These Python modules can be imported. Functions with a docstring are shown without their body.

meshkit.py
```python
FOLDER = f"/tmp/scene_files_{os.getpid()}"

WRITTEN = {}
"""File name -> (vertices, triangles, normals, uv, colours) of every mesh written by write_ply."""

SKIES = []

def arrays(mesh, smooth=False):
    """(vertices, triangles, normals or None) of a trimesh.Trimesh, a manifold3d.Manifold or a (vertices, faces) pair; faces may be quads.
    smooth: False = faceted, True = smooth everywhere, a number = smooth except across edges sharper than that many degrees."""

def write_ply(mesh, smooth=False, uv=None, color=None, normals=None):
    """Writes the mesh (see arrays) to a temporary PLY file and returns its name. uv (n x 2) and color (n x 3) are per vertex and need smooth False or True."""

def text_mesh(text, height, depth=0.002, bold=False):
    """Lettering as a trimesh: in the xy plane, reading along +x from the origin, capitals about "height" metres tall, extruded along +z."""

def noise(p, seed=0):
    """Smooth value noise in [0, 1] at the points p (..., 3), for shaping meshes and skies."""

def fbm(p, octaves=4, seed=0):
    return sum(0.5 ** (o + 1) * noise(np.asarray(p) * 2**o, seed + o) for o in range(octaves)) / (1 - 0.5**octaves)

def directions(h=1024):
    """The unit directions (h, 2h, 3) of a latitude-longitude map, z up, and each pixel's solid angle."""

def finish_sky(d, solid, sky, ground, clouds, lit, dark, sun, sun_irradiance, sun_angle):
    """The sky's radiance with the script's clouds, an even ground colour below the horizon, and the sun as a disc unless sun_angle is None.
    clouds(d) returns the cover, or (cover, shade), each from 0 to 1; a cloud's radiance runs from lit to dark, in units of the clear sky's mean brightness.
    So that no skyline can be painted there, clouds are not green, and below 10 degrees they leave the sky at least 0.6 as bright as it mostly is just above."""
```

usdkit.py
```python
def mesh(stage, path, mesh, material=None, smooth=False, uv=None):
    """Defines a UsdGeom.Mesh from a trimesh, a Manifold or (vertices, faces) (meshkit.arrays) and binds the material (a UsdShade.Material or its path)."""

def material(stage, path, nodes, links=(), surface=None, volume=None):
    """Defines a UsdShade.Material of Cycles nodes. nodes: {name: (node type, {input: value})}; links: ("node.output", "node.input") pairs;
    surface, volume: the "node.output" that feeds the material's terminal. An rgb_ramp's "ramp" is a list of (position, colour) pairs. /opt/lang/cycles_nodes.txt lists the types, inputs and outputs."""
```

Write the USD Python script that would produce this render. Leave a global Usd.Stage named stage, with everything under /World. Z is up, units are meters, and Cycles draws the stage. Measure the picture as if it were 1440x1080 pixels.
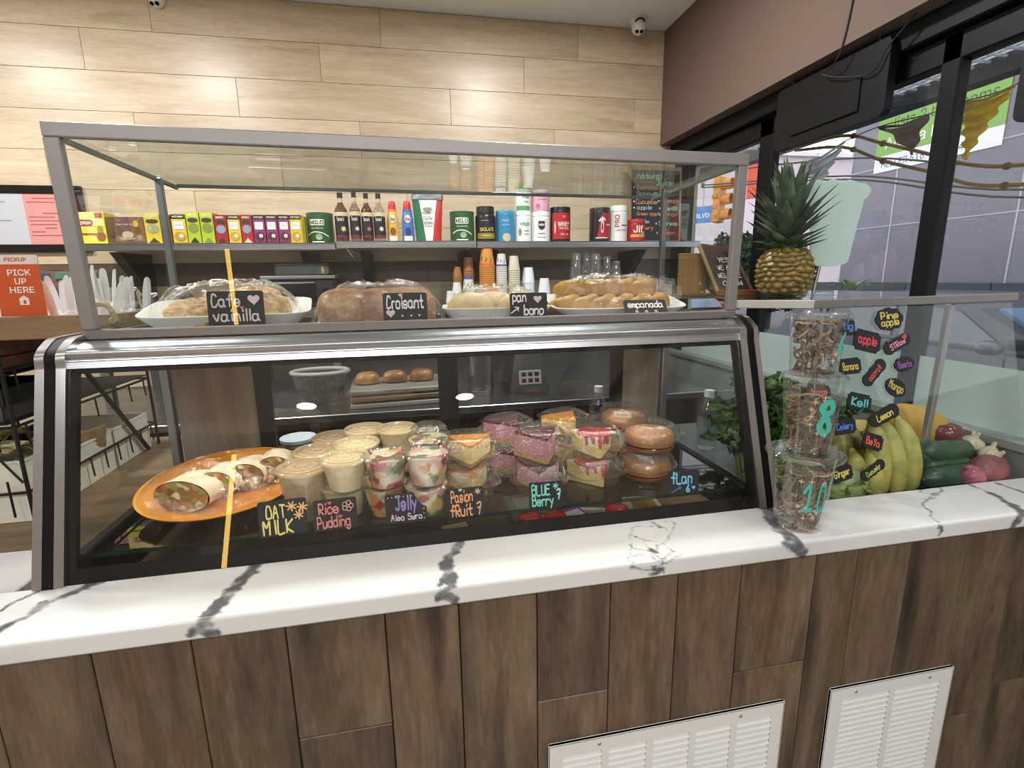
import math, random
import numpy as np
import trimesh
import usdkit, meshkit
from pxr import Usd, UsdGeom, UsdLux, UsdShade, Gf, Sdf, Vt
from shapely.geometry import Polygon, LineString, Point, MultiPolygon
from shapely.ops import unary_union

stage = Usd.Stage.CreateInMemory()
UsdGeom.SetStageUpAxis(stage, "Z")
UsdGeom.SetStageMetersPerUnit(stage, 1.0)
UsdGeom.Xform.Define(stage, "/World")
UsdGeom.Scope.Define(stage, "/World/Looks")

# ------------------------------------------------------------------ camera
FPX, EYE = 705.464, np.array([0.0, 0.0, 1.5])
def cam_axes(yaw=0.190773, pit=0.207261, rol=-0.0160706):
    f = np.array([math.sin(yaw) * math.cos(pit), math.cos(yaw) * math.cos(pit), -math.sin(pit)])
    r = np.array([math.cos(yaw), -math.sin(yaw), 0.0]); u = np.cross(r, f)
    return np.array([math.cos(rol) * r + math.sin(rol) * u, -math.sin(rol) * r + math.cos(rol) * u, f])
AX = cam_axes()
cam = UsdGeom.Camera.Define(stage, "/World/camera")
cam.CreateHorizontalApertureAttr(36.0)
cam.CreateVerticalApertureAttr(27.0)
cam.CreateFocalLengthAttr(FPX / 1440 * 36.0)
cam.CreateClippingRangeAttr((0.05, 500.0))
cam.CreateExposureAttr(0.36)
cam.AddTransformOp().Set(Gf.Matrix4d(*[*AX[0], 0], *[*AX[1], 0], *[*(-AX[2]), 0], *[*EYE, 1]))

# ------------------------------------------------------------------ light: overcast sky, ceiling lamps
sky = UsdLux.DomeLight.Define(stage, "/World/sky")
sky.CreateColorAttr(Gf.Vec3f(0.93, 0.955, 1.0)); sky.CreateIntensityAttr(0.52)
def disk_lamp(i, x, y, power, r=0.075, col=(0.99, 0.98, 0.97), z=2.592):
    l = UsdLux.DiskLight.Define(stage, f"/World/ceiling_lamp_{i:03d}")
    l.CreateRadiusAttr(r); l.CreateColorAttr(Gf.Vec3f(*col)); l.CreateIntensityAttr(power / (math.pi * r * r))
    l.AddTranslateOp().Set(Gf.Vec3d(x, y, z))
LAMPS = [(-1.78, 1.5), (-0.98, 1.5), (0.45, 1.5), (-1.2, 0.25), (0.2, 0.25), (1.0, 0.25), (-1.5, -1.3), (-0.3, -1.3), (0.75, -1.2), (-0.9, -2.4), (0.4, -2.4)]
for i, (x, y) in enumerate(LAMPS):
    disk_lamp(i, x, y, 4.8 if y > 1 else ((1.5 if x > 0.9 else 0.35) if y > 0 else (5.6 if x < -1.4 else 4.2)))
case_strip = UsdLux.RectLight.Define(stage, "/World/case_strip_lamp")       # the display case's own tube under its header
case_strip.CreateWidthAttr(1.05); case_strip.CreateHeightAttr(0.012); case_strip.CreateColorAttr(Gf.Vec3f(1.0, 0.92, 0.8)); case_strip.CreateIntensityAttr(42.0)
case_strip.AddTranslateOp().Set(Gf.Vec3d(0.05, 0.915, 1.383))

# ------------------------------------------------------------------ projection onto real planes of the place
def ray(x, y): return np.array([(x - 720) / FPX, -(y - 540) / FPX, 1.0]) @ AX
def onz(x, y, z): d = ray(x, y); return EYE + d * (z - EYE[2]) / d[2]
def ony(x, y, Y): d = ray(x, y); return EYE + d * Y / d[1]
def onx(x, y, X): d = ray(x, y); return EYE + d * X / d[0]
def onplane(x, y, p, n): d = ray(x, y); n = np.asarray(n, float); return EYE + d * (n @ (np.asarray(p, float) - EYE)) / (n @ d)

# ------------------------------------------------------------------ names, things, parts
used = {}
def numbered(parent, name):
    k = (parent, name); n = used.get(k, 0); used[k] = n + 1
    return f"{parent}/{name}" + (f"_{n:03d}" if n else "")
def tag(path, label=None, cat=None, group=None, kind=None):
    p = stage.GetPrimAtPath(path)
    for k, v in (("label", label), ("category", cat), ("group", group), ("kind", kind)):
        if v: p.SetCustomDataByKey(k, v)
    return path
def thing(name, label, cat, loc=(0, 0, 0), rz=0.0, group=None, kind=None, rx=0.0):
    path = numbered("/World", name); x = UsdGeom.Xform.Define(stage, path)
    x.AddTranslateOp().Set(Gf.Vec3d(*map(float, loc))); x.AddRotateZOp().Set(float(rz)); x.AddRotateXOp().Set(float(rx))
    return tag(path, label, cat, group, kind)
def dup(src, label, loc, rz=0.0, group=None, rx=0.0):
    name = src.split("/")[-1]
    while name[-4:-3] == "_" and name[-3:].isdigit(): name = name[:-4]
    path = numbered("/World", name); x = UsdGeom.Xform.Define(stage, path); p = x.GetPrim()
    p.GetReferences().AddInternalReference(Sdf.Path(src)); 
    x.GetPrim().GetAttribute("xformOp:translate").Set(Gf.Vec3d(*map(float, loc)))
    p.GetAttribute("xformOp:rotateZ").Set(float(rz)); p.GetAttribute("xformOp:rotateX").Set(float(rx))
    p.SetInstanceable(True)
    return tag(path, label, None, group)
def obj(parent, name, mesh, m, smooth=False, label=None, kind=None, prim=None):
    path = numbered(parent, name)
    g = usdkit.mesh(stage, path, mesh, m, smooth=smooth)
    if prim is not None:
        UsdGeom.PrimvarsAPI(g).CreatePrimvar("tint", Sdf.ValueTypeNames.Color3fArray, "vertex").Set(Vt.Vec3fArray.FromNumpy(np.asarray(prim, np.float32)))
    return tag(path, label, None, None, kind)
def solo(name, mesh, m, label, cat, smooth=False, group=None, kind=None):
    return tag(obj("/World", name, mesh, m, smooth), label, cat, group, kind)
def struct(name, mesh, m, smooth=False): return tag(obj("/World", name, mesh, m, smooth), kind="structure")
def struct_group(name): p = numbered("/World", name); UsdGeom.Xform.Define(stage, p); return tag(p, kind="structure")

# ------------------------------------------------------------------ geometry
def cat(*ms):
    ms = [m for m in (ms[0] if len(ms) == 1 and isinstance(ms[0], list) else ms)]
    V, F, n = [], [], 0
    for v, f in ms:
        V.append(np.asarray(v, float)); F.append(np.asarray(f, int) + n); n += len(v)
    return np.vstack(V), np.vstack(F)
def tm(m): return np.array(m.vertices, float), np.array(m.faces, int)
def mv(m, d): return np.asarray(m[0], float) + np.asarray(d, float), m[1]
def sc(m, s): return np.asarray(m[0], float) * np.asarray(s, float), m[1]
def rmat(ax, deg):
    a = math.radians(deg); c, s = math.cos(a), math.sin(a)
    return np.array({"x": [[1, 0, 0], [0, c, -s], [0, s, c]], "y": [[c, 0, s], [0, 1, 0], [-s, 0, c]], "z": [[c, -s, 0], [s, c, 0], [0, 0, 1]]}[ax])
def rot(m, ax, deg): return np.asarray(m[0], float) @ rmat(ax, deg).T, m[1]
def frame_to(m, o, ex, ey, ez): return np.asarray(o) + m[0] @ np.array([ex, ey, ez], float), m[1]
_cb = {}
def _chamfer():
    if not _cb:
        pts = []
        for sx in (-1, 1):
            for sy in (-1, 1):
                for sz in (-1, 1):
                    for k in range(3): pts.append((sx, sy, sz, k))
        P = np.array([[s * (1 - (0.2 if k != i else 0)) for i, s in enumerate((a, b, c))] for a, b, c, k in pts])
        h = trimesh.Trimesh(P, process=False); from scipy.spatial import ConvexHull
        H = ConvexHull(P); F = H.simplices.copy()
        for q, f in enumerate(F):
            n = np.cross(P[f[1]] - P[f[0]], P[f[2]] - P[f[0]])
            if n @ P[f].mean(0) < 0: F[q] = f[::-1]
        _cb["p"], _cb["f"] = pts, F
    return _cb["p"], _cb["f"]
BOXF = np.array([[0, 2, 1], [1, 2, 3], [4, 5, 6], [5, 7, 6], [0, 1, 4], [1, 5, 4], [2, 6, 3], [3, 6, 7], [0, 4, 2], [2, 4, 6], [1, 3, 5], [3, 7, 5]])
def box(c, s, b=0.0):
    hx, hy, hz = np.asarray(s, float) / 2
    if b <= 0:
        v = np.array([[x, y, z] for x in (-hx, hx) for y in (-hy, hy) for z in (-hz, hz)])
        return v + np.asarray(c, float), BOXF
    pts, F = _chamfer(); h = (hx, hy, hz); b = min(b, 0.45 * 2 * min(h))
    v = np.array([[s * (h[i] - (b if i != k else 0)) for i, s in enumerate((a, bb, cc))] for a, bb, cc, k in pts])
    return v + np.asarray(c, float), F
def bb(x0, x1, y0, y1, z0, z1, b=0.0): return box(((x0 + x1) / 2, (y0 + y1) / 2, (z0 + z1) / 2), (x1 - x0, y1 - y0, z1 - z0), b)
def lathe(prof, n=28, sq=None, ang=(0, 2 * math.pi)):
    """(r, z) profile turned about z; sq: superellipse exponent for rounded-square sections."""
    prof = np.asarray(prof, float); a = np.linspace(ang[0], ang[1], n, endpoint=False)
    c, s = np.cos(a), np.sin(a); k = 1.0
    if sq: k = (np.abs(c) ** sq + np.abs(s) ** sq) ** (-1.0 / sq)
    V = np.stack([prof[:, 0, None] * (c * k), prof[:, 0, None] * (s * k), np.repeat(prof[:, 1, None], n, 1)], -1).reshape(-1, 3)
    F = []
    for i in range(len(prof) - 1):
        for j in range(n):
            j2 = (j + 1) % n; A, B, C, D = i * n + j, i * n + j2, (i + 1) * n + j2, (i + 1) * n + j
            if prof[i, 0] > 1e-9: F.append((A, B, C))
            if prof[i + 1, 0] > 1e-9: F.append((A, C, D))
            elif prof[i, 0] <= 1e-9: pass
    return V, np.array(F)
def tube(pts, r, n=8, cap=True):
    p = np.asarray(pts, float); t = np.gradient(p, axis=0); t /= np.linalg.norm(t, axis=1, keepdims=True) + 1e-12
    up = np.array([0, 0, 1.0]) if abs(t[:, 2]).mean() < 0.8 else np.array([0, 1.0, 0])
    a = np.cross(t, up); a /= np.linalg.norm(a, axis=1, keepdims=True) + 1e-12; b = np.cross(t, a)
    g = np.arange(n) * 2 * math.pi / n; R = np.broadcast_to(np.asarray(r, float), (len(p),))
    V = (p[:, None] + R[:, None, None] * (np.cos(g)[None, :, None] * a[:, None] + np.sin(g)[None, :, None] * b[:, None])).reshape(-1, 3)
    F = []
    for i in range(len(p) - 1):
        for j in range(n):
            j2 = (j + 1) % n; A, B, C, D = i * n + j, i * n + j2, (i + 1) * n + j2, (i + 1) * n + j
            F += [(A, C, B), (A, D, C)]
    if cap:
        V = np.vstack([V, p[0], p[-1]]); q = len(V)
        for j in range(n):
            F += [(q - 2, j, (j + 1) % n), (q - 1, (len(p) - 1) * n + (j + 1) % n, (len(p) - 1) * n + j)]
    return V, np.array(F)
def bar(a, b, w, h=None):
    """Square-section bar from a to b."""
    a, b = np.asarray(a, float), np.asarray(b, float); d = b - a; L = np.linalg.norm(d); d /= L
    up = np.array([0, 0, 1.0]) if abs(d[2]) < 0.9 else np.array([0, 1.0, 0])
    s = np.cross(d, up); s /= np.linalg.norm(s); u = np.cross(s, d)
    m = box((0, 0, 0), (w, L, h or w), min(w, h or w) * 0.12)
    return m[0] @ np.array([s, d, u]) + (a + b) / 2, m[1]
def prism(poly, depth):
    out = []
    for g in getattr(poly, "geoms", [poly]):
        if g.area > 1e-12: out.append(tm(trimesh.creation.extrude_polygon(g, depth, engine="earcut")))
    return cat(out)
def extrude_x(prof, x0, x1):
    """(y, z) polygon extruded along x."""
    m = prism(Polygon(prof), x1 - x0); v = m[0]
    return np.stack([x0 + v[:, 2], v[:, 0], v[:, 1]], 1), m[1]
def ball(r, sub=3): m = trimesh.creation.icosphere(sub, 1.0); return np.array(m.vertices) * np.asarray(r, float), np.array(m.faces)
def rough_up(m, amp, scale, seed=0, axis=None):
    v = np.asarray(m[0], float); c = v.mean(0); d = v - c; d /= np.linalg.norm(d, axis=1, keepdims=True) + 1e-9
    n = meshkit.fbm(v * scale + 31.7, 3, seed) - 0.5
    return v + d * (n * 2 * amp)[:, None], m[1]
def spline(pts, k=8):
    p = np.asarray(pts, float)
    if len(p) < 3: return p
    q = np.vstack([2 * p[0] - p[1], p, 2 * p[-1] - p[-2]]); out = []
    for i in range(1, len(q) - 2):
        t = np.linspace(0, 1, k, endpoint=False)[:, None]; a, b, c, d = q[i - 1], q[i], q[i + 1], q[i + 2]
        out.append(0.5 * ((2 * b) + (-a + c) * t + (2 * a - 5 * b + 4 * c - d) * t ** 2 + (-a + 3 * b - 3 * c + d) * t ** 3))
    return np.vstack(out + [p[-1:]])
def grid(P):
    """(n, m, 3) points as a sheet."""
    n, m = P.shape[:2]; i, j = np.meshgrid(np.arange(n - 1), np.arange(m - 1), indexing="ij")
    q = np.stack([i * m + j, i * m + j + 1, (i + 1) * m + j + 1, (i + 1) * m + j], -1).reshape(-1, 4)
    return P.reshape(-1, 3), np.vstack([q[:, [0, 1, 2]], q[:, [0, 2, 3]]])
def pane(o, a, b, n, t=0.006):
    """A sheet of glass: one big face o..o+a..o+b and its four edges going back along n by t. Returns (face, edges)."""
    o, a, b, n = (np.asarray(q, float) for q in (o, a, b, n)); n = n / np.linalg.norm(n) * t
    P = np.array([o, o + a, o + a + b, o + b]); Q = P + n
    return (P, np.array([[0, 1, 2], [0, 2, 3]])), (np.vstack([P, Q]), np.array([[i, (i + 1) % 4, (i + 1) % 4 + 4] for i in range(4)] + [[i, (i + 1) % 4 + 4, i + 4] for i in range(4)]))

# ------------------------------------------------------------------ materials
def lin(h):
    if not isinstance(h, str): return tuple(h)
    c = [int(h[i:i + 2], 16) / 255 for i in (1, 3, 5)]
    return tuple(x / 12.92 if x <= 0.04045 else ((x + 0.055) / 1.055) ** 2.4 for x in c)
_mats = {}
def M(c, r=0.5, metal=0.0, c2=None, scale=20, stretch=(1, 1, 1), bump=0.0, bscale=None, coat=0.0, sss=0.0, emit=0.0, spec=0.5, contrast=(0.35, 0.65), detail=4, rnd=0.0, sheen=0.0):
    key = repr((c, r, metal, c2, scale, stretch, bump, bscale, coat, sss, emit, spec, contrast, detail, rnd, sheen))
    if key in _mats: return _mats[key]
    name = f"/World/Looks/look_{len(_mats):03d}"
    p = {"base_color": lin(c), "roughness": r, "metallic": metal, "specular_ior_level": spec}
    if coat: p.update(coat_weight=coat, coat_roughness=0.06)
    if sss: p.update(subsurface_weight=sss, subsurface_radius=(0.6, 0.35, 0.2), subsurface_scale=0.01)
    if emit: p.update(emission_color=lin(c), emission_strength=emit)
    if sheen: p.update(sheen_weight=sheen)
    nodes, links = {"p": ("principled_bsdf", p)}, []
    if c2 is not None or bump or rnd:
        nodes["tc"] = ("texture_coordinate", {}); nodes["mp"] = ("mapping", {"scale": tuple(map(float, stretch))}); links.append(("tc.object", "mp.vector"))
    vec = "mp.vector"
    if rnd:
        nodes["oi"] = ("object_info", {}); nodes["om"] = ("math", {"math_type": "multiply", "value2": 53.0}); nodes["cx"] = ("combine_xyz", {})
        nodes["ad"] = ("vector_math", {"math_type": "add"})
        links += [("oi.random", "om.value1"), ("om.value", "cx.x"), ("om.value", "cx.y"), ("om.value", "cx.z"), ("mp.vector", "ad.vector1"), ("cx.vector", "ad.vector2")]
        vec = "ad.vector"
    col = None
    if c2 is not None:
        nodes["n"] = ("noise_texture", {"scale": float(scale), "detail": float(detail), "roughness": 0.6}); links.append((vec, "n.vector"))
        nodes["cr"] = ("rgb_ramp", {"ramp": [(contrast[0], lin(c)), (contrast[1], lin(c2))]}); links.append(("n.fac", "cr.fac")); col = "cr.color"
    if rnd:
        nodes["hv"] = ("hsv", {"color": lin(c)}); nodes["mr"] = ("map_range", {"to_min": 1 - rnd, "to_max": 1 + rnd}); links += [("oi.random", "mr.value"), ("mr.result", "hv.value")]
        if col: links.append((col, "hv.color"))
        col = "hv.color"
    if col: links.append((col, "p.base_color"))
    if bump:
        nodes["bn"] = ("noise_texture", {"scale": float(bscale or scale), "detail": 4.0}); nodes["b"] = ("bump", {"strength": float(bump), "distance": 0.004})
        links += [(vec, "bn.vector"), ("bn.fac", "b.height"), ("b.normal", "p.normal")]
    _mats[key] = usdkit.material(stage, name, nodes, links, surface="p.BSDF")
    return _mats[key]
def glass(tint=(0.95, 0.98, 0.97), f0=0.08, rough=0.0, bump=0.0, bscale=60, body=0.0, bodycol=(0.8, 0.8, 0.8), gl=(1, 1, 1)):
    """A sheet or thin wall: what lies behind, a fresnel reflection, and (body) some white of its own."""
    key = repr(("g", tint, f0, rough, bump, bscale, body, bodycol, gl))
    if key in _mats: return _mats[key]
    nodes = {"lw": ("layer_weight", {"blend": 0.5}), "pw": ("math", {"math_type": "power", "value2": 5.0}), "ma": ("math", {"math_type": "multiply_add", "value2": 1 - f0, "value3": f0}),
             "tr": ("transparent_bsdf", {"color": tint}), "gl": ("glossy_bsdf", {"color": gl, "roughness": rough}), "mx": ("mix_closure", {})}
    links = [("lw.facing", "pw.value1"), ("pw.value", "ma.value1"), ("ma.value", "mx.fac"), ("gl.BSDF", "mx.closure2")]
    if body:
        nodes["df"] = ("diffuse_bsdf", {"color": lin(bodycol)}); nodes["tl"] = ("translucent_bsdf", {"color": lin(bodycol)}); nodes["m1"] = ("mix_closure", {"fac": 0.5}); nodes["m2"] = ("mix_closure", {"fac": float(body)})
        links += [("df.BSDF", "m1.closure1"), ("tl.BSDF", "m1.closure2"), ("tr.BSDF", "m2.closure1"), ("m1.closure", "m2.closure2"), ("m2.closure", "mx.closure1")]
    else: links.append(("tr.BSDF", "mx.closure1"))
    if bump:
        nodes["tc"] = ("texture_coordinate", {}); nodes["n"] = ("noise_texture", {"scale": float(bscale), "detail": 3.0, "distortion": 1.2}); nodes["b"] = ("bump", {"strength": float(bump), "distance": 0.004})
        links += [("tc.object", "n.vector"), ("n.fac", "b.height"), ("b.normal", "gl.normal"), ("b.normal", "lw.normal")] if False else [("tc.object", "n.vector"), ("n.fac", "b.height"), ("b.normal", "gl.normal")]
    _mats[key] = usdkit.material(stage, f"/World/Looks/look_{len(_mats):03d}", nodes, links, surface="mx.closure")
    return _mats[key]
def leafmat(c, c2, scale=8, rough=0.45, tl=0.25):
    key = repr(("leaf", c, c2, scale, rough, tl))
    if key in _mats: return _mats[key]
    nodes = {"tc": ("texture_coordinate", {}), "n": ("noise_texture", {"scale": float(scale), "detail": 3.0}), "cr": ("rgb_ramp", {"ramp": [(0.3, lin(c)), (0.7, lin(c2))]}),
             "p": ("principled_bsdf", {"roughness": rough}), "t": ("translucent_bsdf", {}), "mx": ("mix_closure", {"fac": tl})}
    links = [("tc.object", "n.vector"), ("n.fac", "cr.fac"), ("cr.color", "p.base_color"), ("cr.color", "t.color"), ("p.BSDF", "mx.closure1"), ("t.BSDF", "mx.closure2")]
    _mats[key] = usdkit.material(stage, f"/World/Looks/look_{len(_mats):03d}", nodes, links, surface="mx.closure")
    return _mats[key]
def tinted(r=0.5, coat=0.0, bump=0.0, bscale=100, spec=0.5):
    """Colour from the mesh's own 'tint' primvar."""
    key = repr(("tint", r, coat, bump, bscale, spec))
    if key in _mats: return _mats[key]
    nodes = {"a": ("attribute", {"attribute": "tint"}), "p": ("principled_bsdf", {"roughness": r, "coat_weight": coat, "coat_roughness": 0.05, "specular_ior_level": spec})}; links = [("a.color", "p.base_color")]
    if bump:
        nodes["tc"] = ("texture_coordinate", {}); nodes["n"] = ("noise_texture", {"scale": float(bscale), "detail": 4.0}); nodes["b"] = ("bump", {"strength": bump, "distance": 0.003})
        links += [("tc.object", "n.vector"), ("n.fac", "b.height"), ("b.normal", "p.normal")]
    _mats[key] = usdkit.material(stage, f"/World/Looks/look_{len(_mats):03d}", nodes, links, surface="p.BSDF")
    return _mats[key]
def plank_mat(name, dark, mid, light, along, across, rough, rnd=0.10, knots=None, coat=0.0, hueshift=0.0):
    """Wood-look tile: fine grain drawn out along one axis, broad figure, each plank offset and toned by itself."""
    sx = {"x": (along, across, across), "z": (across, across, along)}[name]
    key = repr(("plank", name, dark, mid, light, along, across, rough, rnd, knots, coat))
    if key in _mats: return _mats[key]
    nodes = {"tc": ("geometry", {}), "mp": ("mapping", {"scale": sx}), "oi": ("object_info", {}), "om": ("math", {"math_type": "multiply", "value2": 91.0}), "cx": ("combine_xyz", {}), "ad": ("vector_math", {"math_type": "add"}),
             "n1": ("noise_texture", {"scale": 1.0, "detail": 6.0, "roughness": 0.65, "distortion": 0.6}), "n2": ("noise_texture", {"scale": 7.0, "detail": 6.0, "roughness": 0.7}),
             "w": ("mix_float", {"fac": 0.35}), "cr": ("rgb_ramp", {"ramp": [(0.28, lin(dark)), (0.47, lin(mid)), (0.68, lin(light))]}), "hv": ("hsv", {}),
             "mr": ("map_range", {"to_min": 1 - rnd, "to_max": 1 + rnd}), "b": ("bump", {"strength": 0.12, "distance": 0.002}), "p": ("principled_bsdf", {"roughness": rough, "coat_weight": coat, "coat_roughness": 0.3})}
    links = [("tc.position", "mp.vector"), ("oi.random", "om.value1"), ("om.value", "cx.x"), ("om.value", "cx.y"), ("om.value", "cx.z"), ("mp.vector", "ad.vector1"), ("cx.vector", "ad.vector2"),
             ("ad.vector", "n1.vector"), ("ad.vector", "n2.vector"), ("n1.fac", "w.a"), ("n2.fac", "w.b"), ("w.result", "cr.fac"), ("cr.color", "hv.color"), ("oi.random", "mr.value"), ("mr.result", "hv.value"),
             ("w.result", "b.height"), ("b.normal", "p.normal")]
    col = "hv.color"
    if knots:
        nodes["v"] = ("voronoi_texture", {"scale": knots[0], "randomness": 1.0}); nodes["vr"] = ("rgb_ramp", {"ramp": [(0.0, (0.16, 0.16, 0.16)), (knots[1], (0.55, 0.55, 0.55)), (knots[1] * 2.6, (1, 1, 1))]}); nodes["mm"] = ("mix", {"mix_type": "multiply", "fac": 1.0})
        nodes["dm"] = ("vector_math", {"math_type": "multiply_add", "vector2": (0.55, 0.55, 0.55)}); links += [("n1.color", "dm.vector1"), ("ad.vector", "dm.vector3"), ("dm.vector", "v.vector"), ("v.distance", "vr.fac"), (col, "mm.color1"), ("vr.color", "mm.color2")]; col = "mm.color"
    links.append((col, "p.base_color"))
    _mats[key] = usdkit.material(stage, f"/World/Looks/look_{len(_mats):03d}", nodes, links, surface="p.BSDF")
    return _mats[key]
STEEL = M("#b9bbbd", 0.26, 1.0, c2="#a6a8aa", scale=3, stretch=(1, 60, 60), bump=0.03)
STEEL_DULL = M("#9b9b9a", 0.42, 1.0)
CHROME = M("#dcdddf", 0.1, 1.0)
ALU = M("#9b9896", 0.45, 0.7)
BLACK = M("#070708", 0.5, spec=0.2); BLACK_MATT = M("#141414", 0.6); WHITE = M("#e9e8e4", 0.4); SLATE = M("#17181a", 0.55)
PANE = glass(f0=0.045); PANE_GREEN = glass((0.90, 0.95, 0.925), 0.05); EDGE_GREEN = M("#2c423d", 0.15, spec=0.7)
CLEAR = glass((0.97, 0.97, 0.965), 0.12, 0.05, body=0.03, bodycol="#d8d8d4"); CLEAR_WAVY = glass((0.96, 0.96, 0.955), 0.13, 0.045, bump=1.1, bscale=75, body=0.02, bodycol="#d8d8d2")
FILM = glass((0.98, 0.98, 0.975), 0.085, 0.07, bump=3.0, bscale=42); MILKY = glass((0.93, 0.92, 0.89), 0.07, 0.15, body=0.34, bodycol="#e8e4d8")

# ------------------------------------------------------------------ lettering: a hand-drawn stroke alphabet and printed type
HAND = {
 "a": "4536160503123244 464352", "b": "0902 0416364543321203", "c": "4536160503123243", "d": "4942 4436160503123244", "e": "04444536160503123243", "f": "48392822 0646", "g": "4536160503123244 4641301001",
 "h": "0902 0416364542", "i": "1612 1819", "j": "26211000 2829", "k": "0902 460442", "l": "1912", "m": "0602 05162522 25364542", "n": "0602 0416364542", "o": "361605031232434536", "p": "0600 0416364543321203", "q": "4536160503123244 4640",
 "r": "0602 041636", "s": "45361605143443321203", "t": "29233242 0646", "u": "0603123244 4642", "v": "062246", "w": "0612253246", "x": "0642 4602", "y": "0623 4610", "z": "06460242",
 "A": "022942 1535", "B": "0209394736 063645433202", "C": "4839190603123243", "D": "02092947443202", "E": "49090242 0636", "F": "490902 0636", "G": "48391906031232434525", "J": "0949 39331203", "K": "0902 490542", "L": "090242", "M": "0209264942",
 "N": "02094249", "O": "391906031232434639", "P": "0902 093947463505", "R": "0902 09394746350542", "S": "4839190716364543321203", "T": "0949 2922", "U": "090312324349", "V": "092249", "W": "0912263249", "I": "2922", "H": "0902 4942 0646", "Y": "0926 4922",
 "0": "391906031232434639", "1": "072922 0242", "2": "07193947460242", "3": "0839473626 264543321203", "4": "390444 3932", "5": "4909063644321203", "6": "391604123243351504", "7": "094922 1636", "8": "26171829383726141322333426", "9": "4729180615364742",
 ".": "1213", "-": "0545", "$": "4839190716364543321203 2922", "&": "420618382603123244", "/": "0249", "!": "1914 1213", "'": "1917",
}
def strokes(word):
    """Polylines of a word in units of a cap height of 7, baseline 0."""
    out, x = [], 0.0
    for ch in word:
        if ch == " ": x += 4; continue
        w = 0
        for t in (HAND.get(ch) or HAND[ch.lower()]).split():
            p = [(int(t[i]), int(t[i + 1]) - 2) for i in range(0, len(t), 2)]
            w = max(w, max(q[0] for q in p)); out.append([(x + q[0], q[1]) for q in p])
        x += w + 1.6
    return out, x - 1.6
def hand_shape(word, height, pen=None, jitter=0.25, seed=1, squeeze=1.0):
    """Shapely outline of a hand-lettered word: caps 'height' tall, starting at x = 0 on the baseline."""
    rng = random.Random(seed * 101 + len(word)); st, w = strokes(word); k = height / 7.0; pen = pen or height * 0.13; g = []
    for s in st:
        p = np.array([(a + rng.uniform(-jitter, jitter), b + rng.uniform(-jitter, jitter)) for a, b in s]) * [k * squeeze, k]
        g.append(LineString(spline(p, 5)).buffer(pen / 2, 3))
    return unary_union(g), w * k * squeeze
def centred(shape, cx, cy):
    from shapely import affinity
    b = shape.bounds; return affinity.translate(shape, cx - (b[0] + b[2]) / 2, cy - (b[1] + b[3]) / 2)
def fit_hand(word, w, h, cx, cy, pen=0.12, seed=1, ang=0.0):
    """A hand-lettered word filling w x h about (cx, cy)."""
    from shapely import affinity
    s, _ = hand_shape(word, h, h * pen, seed=seed); b = s.bounds
    s = affinity.scale(s, w / max(b[2] - b[0], 1e-6), 1.0, origin=(0, 0)) if (b[2] - b[0]) > 0 else s
    return affinity.rotate(centred(s, cx, cy), ang, origin=(cx, cy))
def heart(cx, cy, s):
    t = np.linspace(0, 2 * math.pi, 26, endpoint=False)
    return Polygon(np.stack([cx + s * 16 * np.sin(t) ** 3 / 17, cy + s * (13 * np.cos(t) - 5 * np.cos(2 * t) - 2 * np.cos(3 * t) - np.cos(4 * t)) / 17], 1))
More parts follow.
